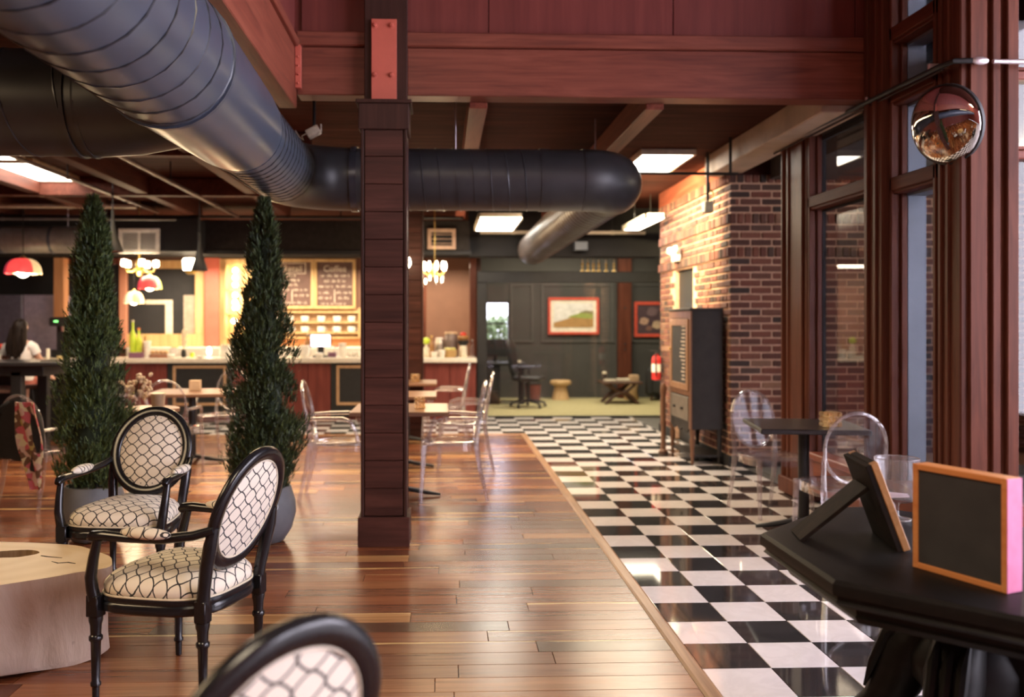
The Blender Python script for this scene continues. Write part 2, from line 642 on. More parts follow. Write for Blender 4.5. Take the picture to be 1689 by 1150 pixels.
def copy_tree(o, loc, rz, label, group=None, s=None):
    r = o.copy()
    COL.objects.link(r)
    r.location = loc
    r.rotation_euler = (0, 0, rz)
    r['label'] = label
    if s:
        r.scale = (s, s, s)
    if group:
        r['group'] = group
    for ch in list(o.children):
        c = ch.copy()
        COL.objects.link(c)
        c.parent = r
        for g in list(ch.children):
            d = g.copy()
            COL.objects.link(d)
            d.parent = c
    return r


def arc(c, r, a0, a1, n, plane='xy'):
    out = []
    for i in range(n + 1):
        a = a0 + (a1 - a0) * i / n
        p, q = r * math.cos(a), r * math.sin(a)
        if plane == 'xy':
            out.append(Vector((c[0] + p, c[1] + q, c[2])))
        elif plane == 'xz':
            out.append(Vector((c[0] + p, c[1], c[2] + q)))
        else:
            out.append(Vector((c[0], c[1] + p, c[2] + q)))
    return out
# ================================================================== the setting
WX = 3.05            # inner face of the window wall
TP = 0.2975          # tile pitch
TX0, TY0 = 1.10, 3.772
WOOD_END = TY0 + 27 * TP - 0.06

# ---- wooden floor: sub-floor with each plank on it
fl = struct('floor', MB().box((-8.6, -2.5, -0.12), (TX0 - 0.07, WOOD_END, -0.016)), M_DARK)


def in_view(x0, x1, y0, y1, z=0.0):
    for x, y in ((x0, y0), (x1, y0), (x0, y1), (x1, y1), ((x0 + x1) / 2, (y0 + y1) / 2)):
        s, c = math.sin(YAW), math.cos(YAW)
        w = x * s + y * c
        if w < 0.5:
            continue
        px = CX + FPX * (x * c - y * s) / w
        py = CY + FPX * EYE / w
        if -20 < px < 1709 and py < 1165:
            return True
    return False


planks = []
PW = 0.14
y = -2.45
while y < WOOD_END - 0.01:
    y1 = min(y + PW, WOOD_END)
    x = TX0 - 0.07
    first = random.uniform(0.3, 1.5)
    while x > -8.6:
        L = first if x > 1.0 else random.uniform(0.75, 1.9)
        x0 = max(-8.6, x - L)
        planks.append((x0, x, y, y1))
        x = x0
    y = y1
planks.sort(key=lambda p: (not in_view(*p), (p[2] + p[3])))
rest = MB()
rest_uv = []
for i, (x0, x1, y0, y1) in enumerate(planks):
    g = 0.0014
    single = i < 300 and in_view(x0, x1, y0, y1)
    cxp, cyp = (x0 + x1) / 2, (y0 + y1) / 2
    ox, oy = (cxp, cyp) if single else (0, 0)
    ch = 0.0007
    a, b_, c_, d_ = x0 + g - ox, x1 - g - ox, y0 + g - oy, y1 - g - oy
    vs = [(a, c_, -0.016), (b_, c_, -0.016), (b_, d_, -0.016), (a, d_, -0.016),
          (a, c_, -ch), (b_, c_, -ch), (b_, d_, -ch), (a, d_, -ch),
          (a + ch, c_ + ch, 0), (b_ - ch, c_ + ch, 0), (b_ - ch, d_ - ch, 0), (a + ch, d_ - ch, 0)]
    fs = [(0, 1, 5, 4), (1, 2, 6, 5), (2, 3, 7, 6), (3, 0, 4, 7), (4, 5, 9, 8), (5, 6, 10, 9), (6, 7, 11, 10), (7, 4, 8, 11), (8, 9, 10, 11)]
    if single:
        mb = MB().add(vs, fs)
        o = mb.build('plank', M_PLANK, fl, uvf=lambda k, co: (co.x, co.y))
        o.location = (cxp, cyp, 0)
    else:
        rest.add(vs, fs)
        rest_uv += [(q[0] - cxp, q[1] - cyp) for q in vs]
stuff(rest.build('plank', M_PLANK, fl, uvf=lambda k, co: rest_uv[k]))

# oak edging between the wooden floor and the tiles
prof = [(0, 0.0), (0.012, 0.007), (0.058, 0.007), (0.07, 0.0), (0.07, -0.015), (0, -0.015)]
t = MB().loft([[(TX0 - 0.07 + a, yy, b_) for a, b_ in prof] for yy in (-2.5, WOOD_END + 0.06)])
struct('trim_1', t, M_TRIM)
t = MB().loft([[(xx, WOOD_END + a * 0.86, b_) for a, b_ in prof] for xx in (-8.6, TX0 - 0.07)])
struct('trim_2', t, M_TRIM)

# ---- chequered floor, each tile set on the bed
ft = struct('floor.001', MB().box((TX0, -2.5, -0.12), (6.2, 13.87, -0.012)).box((-8.6, WOOD_END + 0.06, -0.12), (TX0, 16.0, -0.012)), plain('tile_grout', (0.09, 0.085, 0.08), 0.9))
tiles = []
for k in range(-20, 34):
    for j in range(-33, 17):
        x0, y0 = TX0 + j * TP, TY0 + k * TP
        x1, y1 = x0 + TP, min(y0 + TP, 13.87)
        if j < 0 and k < 27:
            continue
        if x0 < -8.6:
            continue
        if y0 > 5.0:
            x1 = min(x1, WX)
        if y0 > 9.0:
            x1 = min(x1, 2.93)
        if x1 - x0 < 0.01:
            continue
        tiles.append((x0, x1, y0, y1, (j + k) % 2 == 0))


def tile_mesh(name, w, h):
    g, ch = 0.0011, 0.0016
    a, b_, c_, d_ = -w / 2 + g, w / 2 - g, -h / 2 + g, h / 2 - g
    mb = MB().add([(a, c_, -0.012), (b_, c_, -0.012), (b_, d_, -0.012), (a, d_, -0.012),
                   (a, c_, -ch), (b_, c_, -ch), (b_, d_, -ch), (a, d_, -ch),
                   (a + ch, c_ + ch, 0), (b_ - ch, c_ + ch, 0), (b_ - ch, d_ - ch, 0), (a + ch, d_ - ch, 0)],
                  [(0, 1, 5, 4), (1, 2, 6, 5), (2, 3, 7, 6), (3, 0, 4, 7), (4, 5, 9, 8), (5, 6, 10, 9), (6, 7, 11, 10), (7, 4, 8, 11), (8, 9, 10, 11)])
    return mb


tiles.sort(key=lambda p: (not in_view(*p[:4]), abs(p[2] - 0) - (0.0 if p[0] > 1 else -3)))
cache = {}
rw, rb = MB(), MB()
for i, (x0, x1, y0, y1, blk) in enumerate(tiles):
    w, h = round(x1 - x0, 4), round(y1 - y0, 4)
    if i < 300 and in_view(x0, x1, y0, y1):
        key = (w, h, blk)
        if key not in cache:
            me = tile_mesh('floor_tile', w, h).mesh('floor_tile')
            me.materials.append(M_TILEB if blk else M_TILEW)
            cache[key] = me
        o = link('floor_tile', cache[key], ft)
        o.location = ((x0 + x1) / 2, (y0 + y1) / 2, 0)
    else:
        tm = tile_mesh('t', w, h)
        (rb if blk else rw).add([(p[0] + (x0 + x1) / 2, p[1] + (y0 + y1) / 2, p[2]) for p in tm.v], tm.f)
stuff(rw.build('floor_tile', M_TILEW, ft))
stuff(rb.build('floor_tile', M_TILEB, ft))

struct('floor.002', MB().box((0.55, 13.87, -0.12), (6.2, 17.4, 0.006)), M_CARPET)

# ---- outer walls
struct('wall_left', MB().box((-8.75, -2.6, 0), (-8.6, 17.5, 5.3)), M_PANEL)
struct('wall_rear', MB().box((-8.6, -2.6, 0), (6.2, -2.5, 5.3)), M_PANEL)
struct('wall_bar', MB().box((-8.6, 15.95, 0), (0.62, 16.1, 3.2)), plain('brown_bar_wall', (0.20, 0.10, 0.065), 0.6, 0, 0.12, 2))
struct('wall_bar_dark', MB().box((-8.6, 15.90, 0), (P(196, 500, 15.9).x, 15.95, 3.2)), M_DARK)
struct('wall_partition', MB().box((0.50, 14.12, 0), (0.60, 17.4, 3.2)), plain('brown_partition', (0.17, 0.095, 0.07), 0.6, 0, 0.12, 2))
# office back wall with a window opening at its left end
ow = MB()
wx0, wx1 = P(790, 500, 17.35).x, P(838, 500, 17.35).x
wz0, wz1 = P(800, 560, 17.35).z, P(800, 500, 17.35).z
ow.box((0.55, 17.35, 0), (wx0, 17.5, 3.2)).box((wx1, 17.35, 0), (6.2, 17.5, 3.2)).box((wx0, 17.35, 0), (wx1, 17.5, wz0)).box((wx0, 17.35, wz1), (wx1, 17.5, 3.2))
struct('wall_office', ow, M_OFFICE)
struct('wall_office_right', MB().box((6.2, 9.05, 0), (6.35, 17.5, 3.2)), M_OFFICE)
# picture-rail mouldings on the office wall
for i, (xa, ya, xb, yb) in enumerate(((893, 468, 1012, 565), (1040, 468, 1120, 565), (842, 468, 880, 565))):
    p0, p1 = P(xa, yb, 17.33), P(xb, ya, 17.33)
    m = MB()
    w = 0.045
    m.box((p0.x, 17.325, p0.z), (p1.x, 17.352, p0.z + w)).box((p0.x, 17.325, p1.z - w), (p1.x, 17.352, p1.z))
    m.box((p0.x, 17.325, p0.z + w), (p0.x + w, 17.352, p1.z - w)).box((p1.x - w, 17.325, p0.z + w), (p1.x, 17.352, p1.z - w))
    struct('trim_%d' % (3 + i), m, plain('wall_moulding', (0.075, 0.072, 0.068), 0.6) if i == 0 else bpy.data.materials['wall_moulding'])
# red post against the office wall
pa, pb = P(1020, 500, 17.2), P(1042, 500, 17.2)
m = MB().cbox((pa.x, 17.2, 0), (pb.x, 17.35, 3.2), 0.01)
pst = struct('pillar', m, M_REDV)
for zz in (0.95, 1.05, 1.75):
    MB().lathe([(0.0, 0), (0.02, 0), (0.02, 0.012), (0, 0.016)], 10).xf(Matrix.Translation(((pa.x + pb.x) / 2, 17.2, zz)) @ Matrix.Rotation(PI / 2, 4, 'X')).build('bolt', M_BLACK, pst, True)

# ---- low ceiling of boards on joists, raised well above the seating
ce = struct('ceiling', MB().box((-8.6, 6.36, 3.2), (6.2, 17.5, 3.32)).box((-8.6, -2.5, 3.2), (-1.1, 6.36, 3.32)), M_CEIL)
for xj in (-7.4, -6.1, -4.83, -3.56, -2.28, 0.255, 1.525):
    ya = 6.4 if xj > -1 else -2.5
    MB().cbox((xj - 0.065, ya, 3.0), (xj + 0.065, 13.2, 3.2), 0.006).build('joist', M_JOIST if xj < 0 else M_REDY, ce)
for yj in (8.2, 10.8):
    MB().cbox((-8.6, yj, 2.98), (-1.2, yj + 0.12, 3.19), 0.006).build('cross_joist', M_JOIST, ce)
struct('ceiling.001', MB().box((-1.2, -2.6, 5.2), (6.2, 6.3, 5.3)), M_CEIL)
# boxed beam over the brick pier; its lit cream is put into the colour
struct('beam', MB().cbox((2.74, 6.4, 2.99), (3.05, 9.3, 3.2), 0.008), plain('pale_boxed_beam', (0.52, 0.40, 0.30), 0.6, 0, 0.2, 3))

# transverse beam, ledge and panelled wall above
struct('beam.001', MB().cbox((-1.0, 6.2, 3.035), (WX, 6.38, 3.365), 0.006), M_RED)
struct('trim_6', MB().cbox((-1.0, 6.16, 3.365), (WX, 6.38, 3.462), 0.008), M_RED)
wu = struct('wall_upper', MB().box((-1.1, 6.28, 3.462), (WX + 0.2, 6.4, 5.2)), M_PANEL)
xb = -0.98
while xb < WX:
    x2 = min(xb + 1.3, WX)
    MB().cbox((xb + 0.003, 6.255, 3.462), (x2 - 0.003, 6.282, 5.2), 0.003).build('panel', M_PANEL, wu)
    xb = x2
# side beam along the left of the well
struct('beam.002', MB().cbox((-1.12, -2.5, 2.94), (-1.0, 6.2, 3.34), 0.006), M_REDY)
struct('trim_7', MB().cbox((-1.12, -2.5, 3.34), (-0.975, 6.2, 3.40), 0.006), M_REDY)
wl = struct('wall_upper_left', MB().box((-1.15, -2.5, 3.40), (-1.04, 6.3, 5.2)), M_PANEL)
yb = -2.4
while yb < 6.2:
    MB().cbox((-1.042, yb + 0.003, 3.40), (-1.015, min(6.2, yb + 1.6) - 0.003, 5.2), 0.003).build('panel', M_PANEL, wl)
    yb += 1.6


def bolts(mb_parent, pts, r=0.014, axis='Y'):
    for p in pts:
        M = Matrix.Translation(p) @ Matrix.Rotation(PI / 2, 4, 'X')
        if axis == 'X':
            M = Matrix.Translation(p) @ Matrix.Rotation(PI / 2, 4, 'Y')
        MB().lathe([(r * 1.6, 0), (r * 1.6, 0.004), (r, 0.006), (r, 0.014), (r * 0.7, 0.02), (0, 0.021)], 10).xf(M).build('bolt', M_REDPAINT, mb_parent, True)


# ---- boarded column with plinth and cap
cx0, cx1, cy0, cy1 = -0.532, -0.238, 5.90, 6.19
co = struct('column', MB().box((cx0 + 0.02, cy0 + 0.02, 0), (cx1 - 0.02, cy1 - 0.02, 2.9)), M_COLT)
z = 0.20
hh = 0.1815
while z < 2.73:
    z1 = min(z + hh, 2.735)
    MB().cbox((cx0 + 0.022, cy0, z + 0.0015), (cx1 - 0.022, cy0 + 0.022, z1 - 0.0015), 0.003).build('board', M_COLB, co)
    MB().cbox((cx1 - 0.022, cy0 + 0.022, z + 0.0015), (cx1, cy1 - 0.022, z1 - 0.0015), 0.003).build('board', M_COLB, co)
    MB().cbox((cx0, cy0 + 0.022, z + 0.0015), (cx0 + 0.022, cy1 - 0.022, z1 - 0.0015), 0.003).build('board', M_COLB, co)
    z = z1
for sx in (cx0 - 0.004, cx1 - 0.016):
    for sy in (cy0 - 0.004, cy1 - 0.02):
        MB().cbox((sx, sy, 0.19), (sx + 0.02, sy + 0.024, 2.74), 0.004).build('corner_strip', M_COLT, co)
MB().cbox((cx0 - 0.022, cy0 - 0.022, 0), (cx1 + 0.022, cy1 + 0.02, 0.195), 0.005).build('plinth', M_COLB, co)
MB().cbox((cx0 - 0.018, cy0 - 0.018, 2.735), (cx1 + 0.018, cy1 + 0.016, 2.905), 0.005).build('cap', M_COLT, co)
MB().cbox((cx0 - 0.035, cy0 - 0.03, 2.905), (cx1 + 0.035, cy1 + 0.025, 2.93), 0.004).build('cap_moulding', M_COLT, co)
struct('pillar.001', MB().cbox((-0.53, 6.10, 2.93), (-0.24, 6.2, 5.2), 0.005), M_COLT)  # upper post; the shade behind the plate is put into its dark colour
pl = thing('steel_plate', 'red painted steel plate with four bolts standing on the boarded column', 'plate', (-0.395, 6.085, 2.955))
MB().cbox((-0.085, -0.012, 0), (0.085, 0.012, 0.565), 0.002).build('plate', M_REDPAINT, pl)
bolts(pl, [(-0.062, -0.012, 0.52), (0.05, -0.012, 0.52), (-0.062, -0.012, 0.185), (0.05, -0.012, 0.185)])
br = thing('steel_bracket', 'red steel bracket at the end of the side beam beside the big duct', 'bracket', (-0.99, 6.15, 3.06))
MB().cbox((-0.008, -0.04, 0), (0.03, 0.01, 0.29), 0.002).build('plate', M_REDPAINT, br)
bolts(br, [(0.012, -0.04, z_) for z_ in (0.03, 0.09, 0.15, 0.21)], 0.006)

# second boarded column by the bar
q0, q1 = P(650, 500, 11.3), P(697, 500, 11.3)
c2 = struct('column.001', MB().box((q0.x + 0.02, 11.32, 0), (q1.x - 0.02, 11.6, 3.0)), M_COLT)
z = 0.0
while z < 2.99:
    z1 = min(z + 0.2, 3.0)
    MB().cbox((q0.x, 11.3, z + 0.002), (q1.x, 11.322, z1 - 0.002), 0.003).build('board', M_COLB, c2)
    z = z1
MB().cbox((q1.x - 0.02, 11.295, 0), (q1.x + 0.006, 11.6, 3.0), 0.003).build('corner_strip', M_COLT, c2)

# ---- window wall on the right
GX = 3.20            # plane of the glass


def window_bay(name, y0, y1, transoms, z_top, lining, GX):
    """frame, transoms, grey outer lining and one pane per opening, between y0 and y1"""
    w = bpy.data.objects.new(name, None)
    COL.objects.link(w)
    w['kind'] = 'structure'
    zs = [0.42] + [z for z in transoms] + [z_top]
    for yy, sgn in ((y0, 1), (y1, -1)):
        a, b_ = sorted((yy, yy + sgn * 0.028))
        MB().cbox((2.985, a, 0.36), (3.045, b_, z_top), 0.004).build('stile', M_REDV, w)
        a, b_ = sorted((yy + sgn * 0.004, yy + sgn * 0.05))
        MB().cbox((3.045, a, 0.36), (3.085, b_, z_top), 0.004).build('stile', M_REDV, w)
    for z in transoms:
        MB().cbox((2.985, y0, z - 0.015), (3.05, y1, z + 0.075), 0.006).build('transom', M_TRANSOM, w)
        MB().cbox((3.0, y0, z - 0.035), (3.09, y1, z + 0.0), 0.006).build('transom', M_TRANSOM, w)
    MB().cbox((2.96, y0, 0.36), (3.12, y1, 0.42), 0.008).build('sill', M_REDY, w)
    MB().box((3.0, y0, 0.10), (3.22, y1, 0.36)).build('apron', M_REDY, w)
    for k in range(len(zs) - 1):
        a, b_ = zs[k] + (0.04 if k else 0), zs[k + 1] - 0.02
        # grey metal lining of the deep outer reveal
        MB().box((3.088, y1 - 0.05, a), (GX + 0.01, y1 - 0.012, b_)).build('reveal_lining', lining, w)
        MB().box((3.088, y0 + 0.01, a), (GX + 0.01, y0 + 0.045, b_)).build('reveal_lining', lining, w)
        MB().box((3.088, y0, b_ - 0.03), (GX + 0.01, y1, b_ + 0.01)).build('reveal_lining', lining, w)
        MB().box((GX - 0.004, y0 + 0.01, a), (GX + 0.004, y1 - 0.01, b_)).build('pane', M_GLASS, w)
    return w


window_bay('window_1', 6.17, 7.24, [2.42], 3.0, M_DARK, 3.105)  # charcoal lining: the dimmer light of this bay is in its colour
window_bay('window_2', 5.34, 5.90, [2.36, 2.95, 3.36, 4.2], 5.2, M_GREY, 3.20)


def post(name, boxes):
    m = MB()
    for a, b_ in boxes:
        m.cbox(a, b_, 0.006)
    return struct(name, m, M_REDV)


# end post by the pier, mullion between the bays, corner post
pz = struct('trim_8', MB().cbox((2.98, 7.24, 0), (3.13, 7.75, 3.0), 0.012), M_REDV)
MB().cbox((2.955, 7.70, 0), (3.05, 7.76, 3.0), 0.02).build('post_bead', M_REDV, pz)
MB().cbox((2.965, 7.60, 0), (3.05, 7.66, 3.0), 0.015).build('post_bead', M_REDV, pz)
MB().cbox((2.96, 7.30, 0), (3.05, 7.40, 3.0), 0.01).build('post_bead', M_REDV, pz)
MB().cbox((2.94, 7.22, 0), (3.05, 7.78, 0.14), 0.01).build('plinth', M_REDV, pz)
pm = struct('trim_9', MB().cbox((2.95, 5.93, 0), (3.25, 6.17, 5.2), 0.008), M_REDV)
MB().cbox((2.93, 6.10, 0), (2.96, 6.15, 5.2), 0.006).build('post_bead', M_REDV, pm)
MB().cbox((2.935, 5.99, 0), (2.96, 6.03, 5.2), 0.006).build('post_bead', M_REDV, pm)
pc = struct('trim_10', MB().cbox((3.0, 5.10, 0), (3.165, 5.34, 5.2), 0.008), M_REDV)
for a in (5.28, 5.20):
    MB().cbox((2.985, a, 0), (3.01, a + 0.035, 5.2), 0.006).build('post_bead', M_REDV, pc)
MB().cbox((3.045, 5.075, 0), (3.14, 5.11, 5.2), 0.004).build('post_bead', M_REDV, pc)
MB().cbox((3.185, 5.09, 0), (3.235, 5.16, 5.2), 0.006).build('post_bead', M_REDV, pc)
MB().cbox((3.14, 5.12, 0), (3.33, 5.2, 5.2), 0.004).build('post_backing', M_REDV, pc)

# front wall of the porch: windows from the corner post to the right
w3 = bpy.data.objects.new('window_3', None)
COL.objects.link(w3)
w3['kind'] = 'structure'
for xa in (3.27, 4.4, 5.5):
    MB().cbox((xa, 5.085, 0), (xa + 0.07, 5.2, 5.2), 0.006).build('stile', M_REDV, w3)
for zt in (2.42, 2.88, 3.4, 4.2):
    MB().cbox((3.3, 5.09, zt), (6.2, 5.2, zt + 0.05), 0.006).build('transom', M_RED, w3)
    MB().cbox((3.34, 5.10, zt + 0.055), (6.2, 5.19, zt + 0.075), 0.004).build('transom', M_RED, w3)
MB().box((3.3, 5.1, 0), (6.2, 5.2, 0.4)).build('apron', M_RED, w3)
for xa, xb in ((3.34, 4.4), (4.47, 5.5), (5.57, 6.2)):
    for za, zb in ((0.4, 2.42), (2.47, 2.88), (2.93, 3.4), (3.45, 4.2), (4.25, 5.2)):
        MB().box((xa, 5.145, za), (xb, 5.153, zb)).build('pane', M_GLASS, w3)

# street front on the right of the seating area (beyond the frame): tall openings to the daylight
sf = MB().box((6.05, -2.5, 0), (6.2, 5.1, 0.5)).box((6.05, -2.5, 4.6), (6.2, 5.1, 5.2))
for yy in (-2.5, -0.1, 2.4, 4.9):
    sf.box((6.05, yy, 0.5), (6.2, yy + 0.2, 4.6))
struct('wall_street', sf, M_REDV)

# porch behind the glass: roof, outer side, floor
struct('ceiling.002', MB().box((3.34, 5.2, 2.93), (6.05, 9.05, 3.26)), plain('grey_porch_roof', (0.085, 0.08, 0.083), 0.8))
struct('wall_porch_upper', MB().box((2.95, 9.05, 3.2), (6.2, 9.2, 5.3)).box((3.1, 6.4, 3.32), (3.2, 9.05, 5.3)), M_DARK)  # added to keep the sky out of the panes above the porch roof
struct('ceiling.003', MB().box((3.2, 5.2, 5.2), (6.2, 9.2, 5.3)), M_DARK)  # added lid closing off the sky over the porch
po = MB().box((6.05, 5.2, 0), (6.2, 9.05, 0.9)).box((6.05, 5.2, 2.6), (6.2, 9.05, 5.2)).box((6.05, 5.2, 0.9), (6.2, 5.35, 2.6)).box((6.05, 5.6, 0.9), (6.2, 9.05, 2.6))
struct('wall_porch', po, M_DARK)
struct('floor.003', MB().box((3.17, 5.2, -0.1), (6.2, 9.05, -0.005)), plain('porch_concrete', (0.12, 0.12, 0.12), 0.8))

# ---- brick pier: mortar core with each brick laid in it
BX, BY = 2.93, 9.05
DY0, DY1, DZ = 10.45, 11.25, 2.12
core = MB()
core.box((BX + 0.012, BY + 0.012, 0), (6.2, BY + 0.4, 3.2))
core.box((BX + 0.012, BY + 0.4, 0), (BX + 0.3, DY0, 3.2)).box((BX + 0.012, DY0, DZ), (BX + 0.3, DY1, 3.2)).box((BX + 0.012, DY1, 0), (BX + 0.3, 12.0, 3.2))
bw = struct('wall_brick', core, M_MORTAR)
struct('wall_brick_passage', MB().box((BX + 0.9, BY + 0.4, 0), (BX + 1.0, 13.87, 3.2)).box((BX + 0.012, 12.0, 0), (BX + 1.0, 12.05, 3.2)), M_DARK)
rows = []
z = 0.12
pitch = 0.0745
lev = [('s', pitch)] * 27 + [('v', 0.118)] + [('s', pitch)] * 3 + [('v', 0.118)] + [('s', pitch)] * 4 + [('v', 0.118)]
for kind, h in lev:
    rows.append((kind, z, z + h))
    z += h
bricks = []          # (area rank, face, u0, u1, z0, z1, proud)
for ri, (kind, z0, z1) in enumerate(rows):
    j = 0.019
    ln = 0.222 if kind == 's' else 0.078
    pr0 = 0.022 if kind == 'v' else 0.0
    u = BX + (0.0 if ri % 2 == 0 or kind == 'v' else -0.111)
    while u < 6.15:
        a, b_ = max(u, BX), min(u + ln - j, 6.15)
        if b_ - a > 0.03:
            bricks.append(('f', a, b_, z0 + j / 2, z1 - j / 2, pr0 * 0.4 + random.uniform(-0.003, 0.004)))
        u += ln
    ln = 0.222 if kind == 's' and ri % 3 else (0.118 if kind == 's' else 0.078)
    u = BY + (0.102 if ri % 2 == 0 and kind == 's' else 0.0)
    while u < 12.0:
        a, b_ = max(u, BY + 0.0), min(u + ln - j, 11.99)
        if not (b_ > DY0 - 0.02 and a < DY1 + 0.02 and z0 < DZ - 0.01) and b_ - a > 0.03:
            bricks.append(('l', a, b_, z0 + j / 2, z1 - j / 2, pr0 + random.uniform(-0.003, 0.005)))
        u += ln


def brick_geo(b):
    face, a, b_, z0, z1, pr = b
    if face == 'f':
        return (a, BY - pr, z0), (b_, BY + 0.06, z1)
    return (BX - pr, a, z0), (BX + 0.06, b_, z1)


def rank(b):
    if b[0] == 'f':
        return (0 if b[1] < 3.62 else 5, b[1])
    return (1 if b[2] < 11 else 6, b[1])


bricks.sort(key=rank)
rb = MB()
for i, b in enumerate(bricks):
    p0, p1 = brick_geo(b)
    if i < 300:
        cc = [(p0[k] + p1[k]) / 2 for k in range(3)]
        o = MB().cbox([p0[k] - cc[k] for k in range(3)], [p1[k] - cc[k] for k in range(3)], 0.006).build('brick', M_BRICK, bw)
        o.location = cc
    else:
        rb.box(p0, p1)
stuff(rb.build('brick', M_BRICK, bw))
struct('trim_18', MB().cbox((BX - 0.015, BY - 0.015, 2.975), (3.7, BY + 0.01, 3.2), 0.004), M_CEIL)  # dark board standing in for the ceiling beam's shade on the pier top
struct('trim_19', MB().cbox((BX - 0.015, BY + 0.01, 2.975), (BX + 0.01, 12.0, 3.2), 0.004), M_REDY)
struct('baseboard_brick', MB().cbox((BX - 0.02, BY - 0.02, 0), (3.7, BY + 0.02, 0.11), 0.006).cbox((BX - 0.02, BY + 0.02, 0), (BX + 0.01, DY0, 0.11), 0.006).cbox((BX - 0.02, DY1, 0), (BX + 0.01, 12.0, 0.11), 0.006), M_DARK)
struct('door_1', MB().cbox((BX + 0.06, DY0, 0), (BX + 0.1, DY1, DZ), 0.004), M_BLACK)  # black sheet standing in for the dark inside the open doorway
struct('wall_passage_back', MB().box((BX + 0.2, 12.05, 0), (6.2, 12.15, 3.2)), M_DARK)

# ---- glazed office front
x0, x1 = 0.535, 2.93
of = bpy.data.objects.new('window_4', None)
COL.objects.link(of)
of['kind'] = 'structure'
MB().cbox((x0, 13.84, 2.09), (x1 + 0.5, 13.93, 2.26), 0.008).build('header', M_BLACK, of)
MB().cbox((x0, 13.82, 0), (x0 + 0.15, 13.95, 2.09), 0.008).build('jamb', M_BLACK, of)
MB().box((x0 + 0.15, 13.885, 0.02), (x1 + 0.5, 13.893, 2.09)).build('pane', M_GLASS, of)
MB().cbox((x0, 13.85, 0), (x1 + 0.5, 13.92, 0.02), 0.004).build('threshold', M_BLACK, of)
struct('soffit', MB().box((0.40, 13.5, 2.47), (3.3, 13.95, 3.2)), M_DARK)
struct('soffit.001', MB().box((-8.5, 13.3, 2.47), (0.40, 13.95, 2.98)), plain('bar_soffit', (0.03, 0.026, 0.025), 0.9, spec=0.02))
struct('trim_11', MB().cbox((-8.5, 13.27, 2.47), (0.42, 13.31, 2.53), 0.006), M_DARK)
struct('trim_12', MB().cbox((P(775, 500, 13.95).x, 13.95, 0.95), (0.53, 14.12, 2.47), 0.006), M_REDV)

# office window frame and the greenery beyond it
w5 = bpy.data.objects.new('window_5', None)
COL.objects.link(w5)
w5['kind'] = 'structure'
m = MB()
m.box((wx0 - 0.03, 17.33, wz0 - 0.04), (wx1 + 0.03, 17.36, wz0)).box((wx0 - 0.03, 17.33, wz1), (wx1 + 0.03, 17.36, wz1 + 0.04))
m.build('frame', M_BLACK, w5)
MB().box((wx0, 17.40, (wz0 + wz1) / 2 - 0.06), (wx1, 17.43, (wz0 + wz1) / 2 - 0.03)).build('glazing_bar', M_BLACK, w5)
MB().box((wx0, 17.42, wz0), (wx1, 17.425, wz1)).build('pane', M_GLASS, w5)
# ================================================================== ducts
def helix_ring(center_fn, r, t0, t1, pitch, n=22):
    """bead of a spiral seam round a straight duct; center_fn(t) -> (centre, u, v)"""
    m = MB()
    pts = []
    turns = (t1 - t0) / pitch
    for i in range(int(turns * n) + 1):
        a = 2 * PI * i / n
        c, u, v = center_fn(t0 + (t1 - t0) * i / (turns * n))
        pts.append(c + (u * math.cos(a) + v * math.sin(a)) * r)
    m.tube(pts, 0.0055, 4)
    return m


def ring_band(c, d, r, w=0.03, h=0.008, n=32):
    """raised collar round a duct at c along direction d"""
    d = Vector(d).normalized()
    up = Vector((0, 0, 1))
    s = d.cross(up).normalized()
    rings = []
    for o, rr in ((-w / 2, r - 0.003), (-w / 2, r + h), (w / 2, r + h), (w / 2, r - 0.003)):
        rings.append([c + d * o + (s * math.cos(2 * PI * k / n) + up * math.sin(2 * PI * k / n)) * rr for k in range(n)])
    return MB().loft(rings, caps=False)


DXc, DZc = -1.15, 2.565
big = thing('ventilation_duct', 'big grey round duct overhead at upper left with a side branch', 'duct', (0, 0, 0))
U, V_ = Vector((1, 0, 0)), Vector((0, 0, 1))
MB().tube([(DXc, yy, DZc) for yy in (-2.2, 1.0, 3.78)], 0.285, 36).build('duct_section', M_DUCT, big, True)
helix_ring(lambda t: (Vector((DXc, t, DZc)), U, V_), 0.286, -1.0, 3.76, 0.19).build('spiral_seam', M_SEAM, big, True)
MB().tube([(DXc, 3.76, DZc), (DXc, 3.9, DZc), (DXc, 4.9, DZc), (DXc, 5.12, DZc)], [0.292, 0.285, 0.262, 0.243], 36).build('fitting', M_DUCT, big, True)
ring_band(Vector((DXc, 3.77, DZc)), (0, 1, 0), 0.287).build('collar', M_DUCT, big, True)
ring_band(Vector((DXc, 5.12, DZc)), (0, 1, 0), 0.240).build('collar', M_DUCT, big, True)
MB().tube([(DXc, 5.12, DZc), (DXc, 6.42, DZc)], 0.236, 36).build('duct_section', M_DUCT, big, True)
helix_ring(lambda t: (Vector((DXc, t, DZc)), U, V_), 0.237, 5.16, 6.4, 0.105).build('spiral_seam', M_SEAM, big, True)
